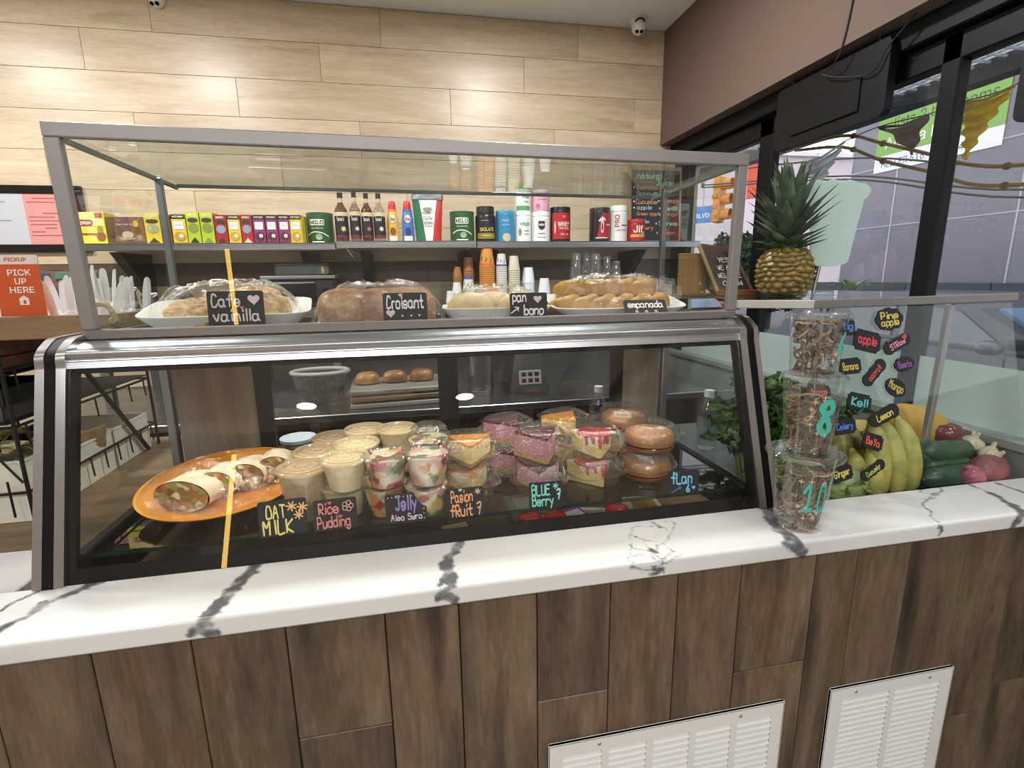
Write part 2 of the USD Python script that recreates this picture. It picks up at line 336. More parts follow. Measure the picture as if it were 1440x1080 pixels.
def star(cx, cy, s, n=7, pen=0.22): return unary_union([LineString([(cx, cy), (cx + s * math.cos(a), cy + s * math.sin(a))]).buffer(s * pen / 2, 2) for a in np.arange(n) * 2 * math.pi / n + 0.3])
def dots(pts, r): return unary_union([Point(*p).buffer(r, 3) for p in pts])
_tx = {}
def print_shape(text, w, cx, cy, bold=True, h=None):
    """Printed type as a flat mesh filling width w (height h, or in proportion) about (cx, cy), 0.3 mm proud."""
    k = (text, bold)
    if k not in _tx: _tx[k] = tm(meshkit.text_mesh(text, 0.1, 0.01, bold))
    v, f = _tx[k]; lo, hi = v.min(0), v.max(0); s = w / (hi[0] - lo[0]); sy = s if h is None else h / (hi[1] - lo[1])
    u = np.stack([(v[:, 0] - (lo[0] + hi[0]) / 2) * s + cx, (v[:, 1] - (lo[1] + hi[1]) / 2) * sy + cy, v[:, 2] / 0.01 * 0.0003], 1)
    return u, f
def stand(m, y=0.0): v = np.asarray(m[0]); return np.stack([v[:, 0], y - v[:, 2], v[:, 1]], 1), m[1]    # drawn in xy, shown upright facing -y
def wrapped(m, R):
    if (np.ptp(m[0][:, 0]) > R * 0.5): m = trimesh.remesh.subdivide_to_size(np.asarray(m[0], float), np.asarray(m[1]), max(R * 0.3, 0.004), 12)[:2]
    v = np.asarray(m[0]); a = v[:, 0] / R; r = R + v[:, 2]
    return np.stack([r * np.sin(a), -r * np.cos(a), v[:, 1]], 1), m[1]
def flat(shape, d=0.0006): return prism(shape, d)

# ================================================================== THE SETTING
BACK, CEIL, WINX = 2.4, 2.6, 1.288
LIGHT_PLANK = plank_mat("x", "#a38d6e", "#c4b092", "#dccbaf", 1.9, 17, 0.42, 0.07, coat=0.35)
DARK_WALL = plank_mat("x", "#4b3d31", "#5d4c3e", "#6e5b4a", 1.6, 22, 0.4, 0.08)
FRONT_PLANK = plank_mat("z", "#2b2018", "#5b4938", "#7d6955", 2.6, 17, 0.42, 0.15, knots=(0.85, 0.17))
GROUT = M("#c2b299", 0.8); GROUT_DARK = M("#2a211b", 0.9)
struct("floor", bb(-2.7, 1.42, -3.1, 2.5, -0.1, 0), M("#a39c92", 0.4, c2="#b0a99f", scale=3))
struct("ceiling", bb(-2.7, 1.42, -3.1, 2.5, CEIL, CEIL + 0.1), M("#f0eeee", 0.8))
wb = struct_group("wall_back")
obj(wb, "backing", bb(-2.7, 1.42, BACK + 0.008, BACK + 0.1, 0, CEIL), GROUT)
rng = random.Random(3)
row_h, pl_len = 0.142, 0.86
row_z = [1.4911 + 0.0 + k * row_h for k in range(-4, 9)]                   # rows; the dark row runs from 1.491 to 1.585
z, rows = 0.82, []
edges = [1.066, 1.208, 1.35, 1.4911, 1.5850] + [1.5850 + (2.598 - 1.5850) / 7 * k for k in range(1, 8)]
offs = [0.0, 0.31, 0.62, 0.2, 0.55, 0.12, 0.47, 0.80, 0.33, 0.66, 0.05]
for i, (z0, z1) in enumerate(zip(edges[:-1], edges[1:])):
    x = -2.7 + offs[i] - pl_len
    while x < 1.40:
        a, b = max(x, -2.69), min(x + pl_len, 1.41)
        if b - a > 0.02:
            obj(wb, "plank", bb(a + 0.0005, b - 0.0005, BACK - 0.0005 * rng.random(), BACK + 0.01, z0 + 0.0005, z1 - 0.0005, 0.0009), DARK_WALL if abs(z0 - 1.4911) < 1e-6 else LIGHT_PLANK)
        x += pl_len
SHOP = M("#a39a90", 0.7, c2="#978e84", scale=2)
struct("wall_left", bb(-2.7, -2.6, -3.0, BACK, 0, CEIL), SHOP)
struct("wall_rear", bb(-2.7, 1.42, -3.1, -3.0, 0, CEIL), M("#8f867c", 0.7))
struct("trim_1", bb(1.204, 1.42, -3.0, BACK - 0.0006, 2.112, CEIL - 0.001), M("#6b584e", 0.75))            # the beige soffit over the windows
# window wall: black frames along x = 1.288, panes, a frosted film on the lower part
FRAME = M("#0b0c0e", 0.5, spec=0.2)
wn = struct_group("window_1")
mull = [(2.26, 2.40), (1.70, 1.775), (1.070, 1.118), (0.33, 0.40)]
for a, b in mull: obj(wn, "mullion", bb(WINX - 0.004, WINX + 0.03, a, b, 1.14, 2.11, 0.004), FRAME)
obj(wn, "head_rail", bb(WINX - 0.03, WINX + 0.05, 0.33, 2.40, 2.05, 2.112, 0.004), FRAME)
obj(wn, "head_rail", bb(WINX - 0.004, WINX + 0.04, 0.33, 2.40, 1.985, 2.049, 0.004), FRAME)
obj(wn, "sill", bb(WINX - 0.03, WINX + 0.08, 0.33, 2.40, 1.115, 1.14, 0.004), M("#8d9290", 0.4, 0.3))
for (a, _), (_, b) in zip(mull[:-1], mull[1:]):
    f, e = pane((WINX + 0.012, a, 1.14), (0, b - a, 0), (0, 0, 0.85), (1, 0, 0)); obj(wn, "pane", f, PANE)
FROST = glass((0.8, 0.86, 0.84), 0.03, 0.3, body=0.86, bodycol="#d3dfdb")
for (a, _), (_, b) in zip(mull[:-1], mull[1:]):
    obj(wn, "frosted_film", bb(WINX + 0.006, WINX + 0.0066, b + 0.001, a - 0.001, 1.141, 1.286), FROST)
struct("wall_right", bb(WINX - 0.02, 1.42, -3.0, BACK, 0, 1.115), M("#7f8583", 0.6))
struct("wall_right", bb(WINX - 0.02, 1.42, -3.0, 0.33, 1.115, 2.112), M("#8a8178", 0.7))

# ================================================================== COUNTER
YF, YB, ZC = 0.647, 0.772, 1.07
ct = thing("service_counter", "long counter with a white grey-veined stone ledge above brown wood-look planks", "counter")
def P(pts): return np.array([onz(x, y, ZC)[:2] for x, y in pts])
def F_(pts): return np.array([[ony(x, y, YF)[0], YF - (ZC - ony(x, y, YF)[2])] for x, y in pts])
veins = [(P([(-30, 905), (12, 878), (35, 868), (62, 848), (95, 838), (128, 822), (140, 818)]), 0.0055), (P([(-20, 868), (25, 846), (50, 832)]), 0.003),
         (P([(358, 796), (340, 815), (330, 828), (312, 848), (296, 862), (284, 876)]), 0.0075), (F_([(284, 878), (277, 886), (300, 889)]), 0.006), (P([(330, 828), (300, 850), (288, 872)]), 0.004),
         (P([(646, 764), (634, 782), (628, 800), (632, 815), (638, 824)]), 0.0065), (F_([(630, 828), (616, 838), (640, 843)]), 0.006), (P([(628, 800), (618, 822)]), 0.004),
         (P([(1078, 714), (1088, 735), (1102, 748), (1118, 760)]), 0.008), (F_([(1112, 764), (1124, 770), (1128, 778)]), 0.009), (P([(1090, 738), (1120, 756)]), 0.004),
         (P([(1300, 686), (1292, 692), (1322, 696), (1300, 702), (1298, 712), (1308, 722), (1322, 735)]), 0.0016), (F_([(1322, 738), (1326, 744), (1320, 752)]), 0.002), (P([(1324, 684), (1320, 692), (1306, 698)]), 0.0016),
         (P([(1368, 683), (1385, 690), (1402, 698), (1420, 708), (1440, 728)]), 0.004), (P([(1402, 680), (1425, 688), (1445, 694), (1470, 700)]), 0.0035), (P([(1425, 712), (1450, 730)]), 0.006)]
net = [[(890, 742), (925, 738), (945, 748), (938, 765), (915, 775), (890, 770), (884, 752), (890, 742)], [(884, 752), (905, 758), (938, 765), (948, 776), (925, 790)], [(890, 770), (882, 785), (900, 796), (930, 792), (958, 780)], [(905, 758), (915, 775), (922, 790)], [(925, 738), (912, 732)], [(945, 748), (952, 735), (930, 733)], [(915, 775), (945, 800)], [(884, 785), (905, 780), (925, 790)]]
veins += [(P(n_), 0.0009) for n_ in net] + [(P([(915, 772), (921, 777)]), 0.0035), (P([(920, 734), (928, 741)]), 0.003), (F_([(886, 799), (915, 800), (935, 796)]), 0.0016), (F_([(912, 806), (930, 801)]), 0.003)]
xs = np.linspace(-1.6, 1.285, 1050)
prof = np.array([[YB, ZC]] + [[y, ZC] for y in np.linspace(YB - 0.0025, YF + 0.004, 50)] + [[YF + 0.0012, ZC - 0.0012], [YF, ZC - 0.004]] + [[YF, z] for z in np.linspace(ZC - 0.0065, ZC - 0.028, 10)] + [[YF + 0.03, ZC - 0.028]])
S = np.stack([np.repeat(xs[:, None], len(prof), 1), np.repeat(prof[None, :, 0], len(xs), 0), np.repeat(prof[None, :, 1], len(xs), 0)], -1)
Q = np.stack([S[..., 0], np.where(S[..., 2] < ZC - 0.001, YF - (ZC - S[..., 2]), S[..., 1])], -1).reshape(-1, 2)
wob = np.stack([meshkit.fbm(np.c_[Q * 55, np.zeros(len(Q))], 3, 5), meshkit.fbm(np.c_[Q * 55, np.ones(len(Q)) * 7], 3, 9)], 1) - 0.5
Qw = Q + wob * 0.016; mask = np.zeros(len(Q)); var = meshkit.fbm(np.c_[Q * 80, np.zeros(len(Q))], 3, 21)
for pl, w in veins:
    for a, b in zip(pl[:-1], pl[1:]):
        ab = b - a; t = np.clip(((Qw - a) @ ab) / (ab @ ab + 1e-12), 0, 1); d = np.linalg.norm(Qw - a - t[:, None] * ab, axis=1)
        ww = w * (0.6 + 1.3 * var); mask = np.maximum(mask, np.clip((ww * 1.25 - d) / (0.35 * ww + 0.0012), 0, 1) * (0.55 + 0.75 * np.clip(var * 1.6 - 0.35, 0, 1)))
soft = meshkit.fbm(np.c_[Q * [5, 9], np.zeros(len(Q))], 4, 2)
base = np.array(lin("#d8d8d6"))[None] * (1 - 0.14 * np.clip((soft[:, None] - 0.48) * 3, 0, 1)); vein = np.array(lin("#58585e"))[None] * (0.55 + 0.8 * var[:, None])
mask = np.clip(mask, 0, 1)[:, None]
v_, f_ = grid(S)
obj(ct, "countertop", (v_, f_), tinted(0.16, coat=0.3), smooth=40, prim=None) if False else obj(ct, "countertop", (v_, f_[:, ::-1]), tinted(0.24, spec=0.5), smooth=True, prim=base * (1 - mask) + vein * mask)
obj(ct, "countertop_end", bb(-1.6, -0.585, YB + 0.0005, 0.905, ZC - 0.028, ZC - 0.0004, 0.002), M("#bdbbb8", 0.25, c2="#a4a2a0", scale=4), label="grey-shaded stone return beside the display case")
obj(ct, "carcass", bb(-1.6, 1.28, 0.672, 0.765, 0, 1.041), GROUT_DARK)
seams = [-1.6 + 0.1165 * k - 0.0 for k in range(10)]
seams = [-1.60, -1.49, -1.375, -1.26, -1.14, -1.02, -0.905, -0.79, -0.672, -0.553] + [-0.435, -0.317, -0.198, -0.064, 0.042, 0.161, 0.280, 0.395, 0.509, 0.651, 0.735, 0.846, 0.970, 1.09, 1.20, 1.28]
joint = {-0.198: 0.846, 0.161: 0.838, 0.509: 0.826, 0.970: 0.631, 0.735: 0.70, -0.553: 0.72}
for i, (a, b) in enumerate(zip(seams[:-1], seams[1:])):
    zs = [0.02, joint.get(a, 0.35 + 0.17 * (i % 3)), 1.0408]
    for z0, z1 in zip(zs[:-1], zs[1:]):
        obj(ct, "plank", bb(a + 0.0007, b - 0.0007, 0.6605, 0.673, z0 + 0.0007, z1 - 0.0007, 0.0012), FRONT_PLANK)
# white steel air registers screwed to the planks
VENT = M("#dcdcd9", 0.38)
def register(name_label, x0, x1, z0, z1, cols, pitch, mx, mz):
    t = thing("air_register", name_label, "air vent")
    y1, y0 = 0.6603, 0.6535
    w = (x1 - x0 - 2 * mx) / cols; gap = 0.012
    holes = [Polygon([(x0 + mx + i * w + gap / 2, z0 + mz), (x0 + mx + (i + 1) * w - gap / 2, z0 + mz), (x0 + mx + (i + 1) * w - gap / 2, z1 - mz), (x0 + mx + i * w + gap / 2, z1 - mz)]) for i in range(cols)]
    fr = prism(Polygon([(x0, z0), (x1, z0), (x1, z1), (x0, z1)]).difference(unary_union(holes)), 0.0045)
    obj(t, "frame", (np.stack([fr[0][:, 0], y0 + 0.0045 - fr[0][:, 2], fr[0][:, 1]], 1), fr[1]), VENT)
    rim = [bb(x0, x1, y0, y1, z1 - 0.003, z1, 0.001), bb(x0, x1, y0, y1, z0, z0 + 0.003, 0.001), bb(x0, x0 + 0.003, y0, y1, z0, z1, 0.001), bb(x1 - 0.003, x1, y0, y1, z0, z1, 0.001)]
    obj(t, "rim", cat(rim), VENT)
    obj(t, "backing", bb(x0 + 0.004, x1 - 0.004, y1 - 0.0012, y1 - 0.0004, z0 + 0.004, z1 - 0.004), M("#26221e", 0.9))
    for i in range(cols):
        for k in range(int((z1 - z0 - 2 * mz) / pitch)):
            zc = z1 - mz - (k + 0.5) * pitch; xa, xb = x0 + mx + i * w + gap / 2, x0 + mx + (i + 1) * w - gap / 2
            obj(t, "louver", mv(rot(box((0, 0, 0), (xb - xa, 0.0011, pitch * 0.78), 0.0002), "x", -36), ((xa + xb) / 2, y0 + 0.0026, zc)), VENT)
    for fx in (0.2, 0.8):
        obj(t, "screw", mv(rot(lathe([(0, 0.0018), (0.002, 0.0015), (0.0032, 0.0)], 10), "x", 90), (x0 + (x1 - x0) * fx, y0, z1 - mz * 0.5)), STEEL_DULL)
register("wide white metal air register with five columns of louvers, lower centre of the counter front", 0.177, 0.613, 0.50, 0.7545, 5, 0.0126, 0.018, 0.026)
register("narrow white metal air register with two columns of louvers, right end of the counter front", 0.708, 0.982, 0.44, 0.758, 2, 0.0120, 0.022, 0.026)

# ================================================================== REFRIGERATED DISPLAY CASE
CX0, CX1 = -0.520, 0.617
G0, G1 = np.array([0.772, 1.070]), np.array([0.868, 1.375])              # the sloped front glass, (y, z)
gd = (G1 - G0) / np.linalg.norm(G1 - G0); gn = np.array([-gd[1], gd[0]])   # along it, and out of it
REAR, TOPZ, SHELF = 1.165, 1.413, 1.100
dc = thing("display_case", "stainless refrigerated display case with sloped front glass, full of desserts, on the counter", "display case")
def sheet_pts(s): return G0 + gd * s
LG = np.linalg.norm(G1 - G0)
f, e = pane((CX0, *G0), (CX1 - CX0, 0, 0), (0, *(gd * LG)), (0, *(-gn)), 0.006)
obj(dc, "front_glass", f, PANE)
# black gasket frame round the glass, on its inner side
def slab_on_glass(x0, x1, s0, s1, d0, d1):
    q = [sheet_pts(s) - gn * d for s, d in ((s0, d0), (s1, d0), (s1, d1), (s0, d1))]
    return extrude_x(q, x0, x1)
obj(dc, "glass_frame", cat(slab_on_glass(CX0, CX1, 0, 0.021, 0.001, 0.012), slab_on_glass(CX0, CX0 + 0.012, 0.018, LG, 0.001, 0.010), slab_on_glass(CX1 - 0.012, CX1, 0.018, LG, 0.001, 0.010), slab_on_glass(CX0, CX1, LG - 0.006, LG, 0.001, 0.01)), BLACK)
# rounded header of polished steel
def arc(c, r, a0, a1, n=9): return [(c[0] + r * math.cos(math.radians(a)), c[1] + r * math.sin(math.radians(a))) for a in np.linspace(a0, a1, n)]
H0 = G1 + gn * 0.004
head = [tuple(G1 - gn * 0.004), tuple(H0), tuple(H0 + gd * 0.010)]
head += [tuple(H0 + gd * 0.0115 - gn * 0.002), tuple(H0 + gd * 0.0135 - gn * 0.002), tuple(H0 + gd * 0.015)]
p0 = H0 + gd * 0.0165 + gn * 0.001
head += [tuple(p0)] + [tuple(q) for q in spline([p0, p0 + gd * 0.010 + gn * 0.0005, (0.888, 1.404), (0.903, 1.4105), (0.925, TOPZ)], 8)[1:]]
head += [(REAR, TOPZ), (REAR, TOPZ - 0.012), (0.93, TOPZ - 0.016), (0.90, 1.392)]
obj(dc, "header", extrude_x(head, CX0, CX1), M("#b4b5b8", 0.34, 1.0, c2="#9c9da1", scale=2, stretch=(1, 80, 80), bump=0.02), smooth=35)
# end trims: silver, black, silver bands that follow the profile
path = [tuple(G0 + gn * 0.006), tuple(G1 + gn * 0.006)] + [tuple(q) for q in spline([G1 + gn * 0.006, G1 + gn * 0.0075 + gd * 0.022, (0.885, 1.412), (0.905, 1.420), (0.94, 1.4215)], 8)[1:]] + [(REAR, 1.4215)]
inner = list(LineString(path).parallel_offset(0.026, "right", join_style=1).coords) if LineString(path).parallel_offset(0.026, "right").distance(Point(0.9, 1.39)) < 0.05 else list(LineString(path).parallel_offset(0.026, "left").coords)
if np.hypot(*(np.array(inner[0]) - path[0])) < np.hypot(*(np.array(inner[-1]) - path[0])): inner = inner[::-1]
band = path + inner
TRIM = M("#c3c3c4", 0.24, 1.0)
for x0, x1, m, nm in ((-0.560, -0.5475, TRIM, "end_trim"), (-0.5475, -0.5325, M("#060607", 0.5, spec=0.2), "end_gasket"), (-0.5325, -0.5195, TRIM, "end_trim"), (0.6165, 0.6315, TRIM, "end_trim"), (0.6315, 0.6465, M("#060607", 0.5, spec=0.2), "end_gasket"), (0.6465, 0.657, TRIM, "end_trim")):
    b_ = band if nm == "end_trim" else [tuple(np.array(q) - (0.0, 0.0015)) for q in band]
    obj(dc, nm, extrude_x(b_, x0, x1), m, smooth=35)
# glazed ends with a black base rail and rear posts, floor, back with two sliding doors
for x, nx in ((CX0 - 0.006, -1), (CX1 + 0.006, 1)):
    P4 = np.array([(x, 0.786, 1.105), (x, REAR - 0.01, 1.115), (x, REAR - 0.01, 1.395), (x, 0.880, 1.395)])
    obj(dc, "end_glass", (P4, np.array([[0, 1, 2], [0, 2, 3]])), PANE)
    obj(dc, "base_rail", bb(min(x, x + 0.02 * -nx), max(x, x + 0.02 * -nx), 0.80, REAR, 1.035, 1.103, 0.003), BLACK)
    obj(dc, "rear_post", bb(min(x, x + 0.016 * -nx), max(x, x + 0.016 * -nx), REAR - 0.02, REAR, 1.0, 1.40, 0.002), STEEL_DULL)
CASE_IN = M("#3a342e", 0.35, 0.3); CASE_FLOOR = M("#5a4a3b", 0.3, 0.2, c2="#4a3c30", scale=9)
obj(dc, "deck", bb(CX0, CX1, 0.795, REAR, 0.985, 0.998), CASE_FLOOR)
obj(dc, "front_lip", bb(CX0, CX1, 0.776, 0.794, 0.93, 1.074), BLACK)
WOODPANEL = M("#85776a", 0.25, 0.2, c2="#6b5e52", scale=2.2, stretch=(14, 14, 1))
obj(dc, "rear_panel", bb(CX0 + 0.016, -0.345, REAR - 0.012, REAR, 1.0, 1.398), WOODPANEL, label="brown reflecting rear panel at the left of the doors")
obj(dc, "rear_panel", bb(0.505, CX1 - 0.016, REAR - 0.012, REAR, 1.0, 1.398), WOODPANEL, label="brown reflecting rear panel at the right of the doors")
DOORF = M("#101012", 0.4)
for x0, x1, y in ((-0.345, 0.078, REAR - 0.022), (0.062, 0.505, REAR - 0.010)):
    d = obj(dc, "sliding_door", cat(bb(x0, x0 + 0.032, y, y + 0.011, 1.0, 1.398), bb(x1 - 0.030, x1, y, y + 0.011, 1.0, 1.398), bb(x0 + 0.032, x1 - 0.030, y, y + 0.011, 1.0, 1.135), bb(x0 + 0.032, x1 - 0.030, y, y + 0.011, 1.385, 1.398)), DOORF)
    f, e = pane((x0 + 0.032, y + 0.005, 1.135), (x1 - x0 - 0.062, 0, 0), (0, 0, 0.25), (0, 1, 0), 0.004); obj(d, "door_glass", f, glass((0.86, 0.87, 0.85), 0.08))
obj(dc, "strip_lamp", bb(-0.48, 0.58, 0.905, 0.925, 1.3845, 1.393), M("#f4efe4", 0.5))
f, e = pane((CX0 + 0.008, 0.806, SHELF), (CX1 - CX0 - 0.016, 0, 0), (0, 0.315, 0), (0, 0, -1), 0.007)
sh = obj(dc, "glass_shelf", f, glass((0.80, 0.86, 0.83), 0.07)); obj(sh, "shelf_edge", e, glass((0.25, 0.42, 0.36), 0.1, body=0.5, bodycol="#23413a"))
for x in (-0.30, 0.08, 0.42): obj(sh, "shelf_bracket", bar((x, 1.14, SHELF - 0.012), (x, 0.86, SHELF - 0.010), 0.006, 0.008), STEEL_DULL)

# ================================================================== UPPER GLASS BOX on the case
YU, YR = 0.930, 1.262
ub = thing("glass_guard_box", "open-backed glass box with grey aluminium frame standing on the display case, bread inside", "display box")
A, B = np.array([-0.527, YU, 1.740]), np.array([0.650, YU, 1.727])        # outer top corners
C_, D_ = np.array([-0.524, YU, 1.4135]), np.array([0.645, YU, 1.4135])
def rail(p, q, w, d): return bar(p, q, w, d)
tw = 0.022
obj(ub, "top_rail", rail(A + (0, 0, -tw / 2), B + (0, 0, -tw / 2), 0.014, tw), ALU)
obj(ub, "bottom_rail", rail(C_ + (0, 0, 0.008), D_ + (0, 0, 0.008), 0.014, 0.016), M("#8f8b87", 0.45, 0.75))
obj(ub, "corner_post", rail(C_ + (0.011, 0, 0.016), A + (0.011, 0, -tw), 0.022, 0.014), ALU)
obj(ub, "corner_post", rail(D_ + (-0.009, 0, 0.016), B + (-0.011, 0, -tw), 0.020, 0.014), ALU)
RL, RR = np.array([-0.518, YR, 1.4135]), np.array([0.652, YR, 1.4135])
for q, zt in ((RL, 1.722), (RR, 1.712)):
    obj(ub, "rear_post", rail(q, (q[0], q[1], zt), 0.013, 0.013), M("#8b9193", 0.35, 0.8))
f, e = pane(C_ + (0.012, 0.004, 0.012), (D_ - C_) - (0.024, 0, 0), (A - C_) + (0, 0, -0.02), (0, 1, 0), 0.005); obj(ub, "front_glass", f, PANE)
T0, T1 = A + (0.003, 0.006, -0.012), B + (-0.003, 0.006, -0.012)
K0, K1 = np.array([-0.522, 1.36, 1.7225]), np.array([0.665, 1.36, 1.7125])
tp = np.array([T0, T1, K1, K0]); obj(ub, "top_glass", (tp, np.array([[0, 1, 2], [0, 2, 3]])), glass((0.84, 0.885, 0.855), 0.09))
EDGE = M("#56625f", 0.15, spec=0.8)
obj(ub, "glass_edge", cat(bar(K0, K1, 0.003, 0.008), bar(T0 + (0, 0, -0.004), K0 + (0, 0, -0.004), 0.006, 0.009), bar(T1 + (0, 0, -0.004), K1 + (0, 0, -0.004), 0.006, 0.009)), EDGE)
for q, top, x in ((RL, T0, -0.520), (RR, T1, 0.646)):
    s4 = np.array([(x, YU + 0.006, 1.4145), (x, YR, 1.4145), (x, YR, 1.72), (x, YU + 0.006, 1.725)])
    obj(ub, "side_glass", (s4, np.array([[0, 1, 2], [0, 2, 3]])), glass((0.93, 0.955, 0.94), 0.08))
    obj(ub, "glass_edge", bar((x, YR, 1.4145), (x, YR, 1.72), 0.005, 0.005), EDGE_GREEN)
# a warm upright tube lamp on a stand behind the photographer; it mirrors as a yellow line in both front glasses
tl = thing("tube_lamp", "slim upright yellow tube lamp behind the viewer, mirrored in the case glass", "lamp", (-0.753, -0.5, 0))
obj(tl, "tube", lathe([(0, 1.20), (0.009, 1.20), (0.009, 1.64), (0, 1.64)], 14), M("#ffcf6b", 0.5, emit=13.0))
obj(tl, "pole", lathe([(0, 0.0), (0.12, 0.0), (0.12, 0.015), (0.012, 0.03), (0.010, 1.20), (0, 1.2)], 16), BLACK)

# ================================================================== DESSERTS IN THE CASE
SZ = SHELF + 0.0004
def card(name_label, loc, w, h, lets, rz=0.0, lean=-8, cat_="sign", group=None, t=0.002, m=None, r=0.004):
    """A small slate card standing on its lower edge; lets: (shape in card xy, colour) on its face."""
    th = thing("price_card", name_label, cat_, loc, rz, group, rx=lean)
    pl = Polygon([(-w / 2, 0), (w / 2, 0), (w / 2, h), (-w / 2, h)]).buffer(-r).buffer(r, 4)
    b = prism(pl, t); obj(th, "board", stand((b[0], b[1]), 0.0), m or SLATE)
    for nm, shp, col in lets:
        g = flat(shp, 0.0007) if not isinstance(shp, tuple) else shp
        obj(th, nm, stand(g, -t), M(col, 0.6))
    return th
def L(word, w, h, cx, cy, pen=0.16, seed=1, ang=0): return fit_hand(word, w, h, cx, cy, pen, seed, ang)
def along_dots(w, h, n, m_=0.005, rr=0.0009):
    pts = [(-w / 2 + m_ + (w - 2 * m_) * i / n, h - m_) for i in range(n + 1)] + [(w / 2 - m_, m_ + (h - 2 * m_) * i / 5) for i in range(6)]
    return dots(pts, rr)
def at_shelf(px, py): q = onz(px, py, SHELF); return (q[0], q[1], SZ)
YEL, PNK, PUR, ORG, TEAL, BLU = "#f0dc86", "#f08a86", "#9a86c8", "#f3a870", "#7fd6c4", "#74c6ea"
def cardpos(x0, x1, yb): q0, q1 = onz(x0, yb, SHELF), onz(x1, yb, SHELF); return ((q0[0] + q1[0]) / 2, 0.8015, SZ)
card("black card lettered oat milk in yellow with three flower stars, in the case", cardpos(369, 432, 752), 0.072, 0.058,
     [("lettering", L("OAT", 0.030, 0.020, -0.010, 0.040, 0.16, 2), YEL), ("lettering", L("MILK", 0.046, 0.021, -0.008, 0.014, 0.16, 3), YEL), ("flower", unary_union([star(0.014, 0.046, 0.0075, 7, 0.3), star(0.030, 0.043, 0.0075, 7, 0.3), star(0.024, 0.031, 0.007, 7, 0.3)]), "#f3c07a")], rz=4)
card("black card lettered rice pudding in pink, in front of the cream cups", cardpos(444, 507, 738), 0.068, 0.052,
     [("lettering", L("Rice", 0.032, 0.017, -0.010, 0.037, 0.15, 4), PNK), ("lettering", L("Pudding", 0.052, 0.018, -0.003, 0.012, 0.15, 5), PNK), ("flower", unary_union([Point(0.020 + 0.0055 * math.cos(a), 0.038 + 0.0055 * math.sin(a)).buffer(0.004).difference(Point(0.020 + 0.0055 * math.cos(a), 0.038 + 0.0055 * math.sin(a)).buffer(0.0029)) for a in np.arange(5) * 1.2566]), "#f6b3a8"), ("heart", heart(-0.008, 0.046, 0.0035), "#e8574f"), ("heart", heart(0.008, 0.022, 0.0035), "#e8574f")], rz=3)
card("black card lettered jelly in purple inside a border of white dots", cardpos(541, 604, 735), 0.068, 0.050,
     [("lettering", L("Jelly", 0.036, 0.022, 0.0, 0.031, 0.2, 6), PUR), ("lettering", L("Aloo Suro", 0.052, 0.010, 0.0, 0.010, 0.17, 7), "#d9cfd8"), ("heart", heart(-0.012, 0.008, 0.003), "#ef8fa8"), ("heart", heart(0.010, 0.008, 0.003), "#ef8fa8"), ("dotted_border", along_dots(0.068, 0.050, 9), "#efe9ee")], rz=2)
card("black card lettered pasion fruit 7 in orange", cardpos(625, 685, 724), 0.064, 0.050,
     [("lettering", L("Pasion", 0.038, 0.019, -0.006, 0.036, 0.17, 8), ORG), ("lettering", L("fRuit 7", 0.054, 0.019, 0.0, 0.012, 0.17, 9), ORG), ("heart", heart(-0.008, 0.047, 0.0035), "#9fd0b8"), ("flower", star(0.022, 0.042, 0.005, 6, 0.3), "#f0b58c")], rz=2)
card("black card lettered blue berry 7 in turquoise", cardpos(739, 797, 713), 0.062, 0.047,
     [("lettering", L("BLUE", 0.034, 0.017, -0.010, 0.033, 0.19, 10), TEAL), ("lettering", L("Berry", 0.040, 0.017, -0.007, 0.012, 0.19, 11), TEAL), ("lettering", L("7", 0.008, 0.016, 0.022, 0.024, 0.22, 12), "#9be3e8"), ("flower", star(0.017, 0.039, 0.005, 6, 0.3), "#9be3e8")], rz=-2)
card("black card lettered flan 6 in blue with an arrow, at the right end", cardpos(929, 985, 691), 0.060, 0.044,
     [("lettering", L("fLan", 0.042, 0.020, -0.004, 0.030, 0.18, 13), BLU), ("lettering", L("6", 0.008, 0.012, 0.008, 0.010, 0.25, 14), BLU), ("heart", heart(0.019, 0.011, 0.004), BLU), ("arrow", unary_union([LineString([(-0.024, 0.004), (-0.006, 0.013)]).buffer(0.001), LineString([(-0.010, 0.014), (-0.006, 0.013), (-0.008, 0.009)]).buffer(0.0008)]), "#3f78b0")], rz=-3)

# ---- cups of rice pudding and oat milk, mosaic jelly cups
def cup_shell(h, rb, rt): return lathe([(0, 0.0005), (rb, 0.0005), (rt, h), (rt + 0.002, h + 0.0005), (rt + 0.0035, h - 0.0015), (rt + 0.001, h - 0.003)], 30)
def cup_lid(h, rt): return lathe([(rt + 0.0036, h - 0.0022), (rt + 0.0042, h + 0.0022), (rt + 0.0015, h + 0.0042), (rt - 0.003, h + 0.0035), (rt - 0.0045, h + 0.0015), (rt * 0.70, h + 0.0018), (rt * 0.66, h + 0.003), (rt * 0.60, h + 0.0018), (rt * 0.36, h + 0.002), (rt * 0.30, h + 0.0032), (rt * 0.24, h + 0.002), (0, h + 0.0022)], 36)
def fill(h, rb, rt, top=0.93): return lathe([(0, 0.0015), (rb - 0.0012, 0.0015), (rb + (rt - rb) * top - 0.0012, h * top), (0, h * top + 0.001)], 28)
CREAM = M("#e6d6b2", 0.55, c2="#d9c598", scale=90, bump=0.3, bscale=160); OATC = M("#cfb795", 0.5, c2="#bfa380", scale=60)
LIDW = glass((0.95, 0.94, 0.90), 0.09, 0.08, body=0.42, bodycol="#efe3c4"); LIDO = glass((0.95, 0.94, 0.90), 0.09, 0.08, body=0.42, bodycol="#dcc6a6")
CUPW = glass((0.95, 0.94, 0.91), 0.08, 0.08, body=0.12, bodycol="#e9e0cc")
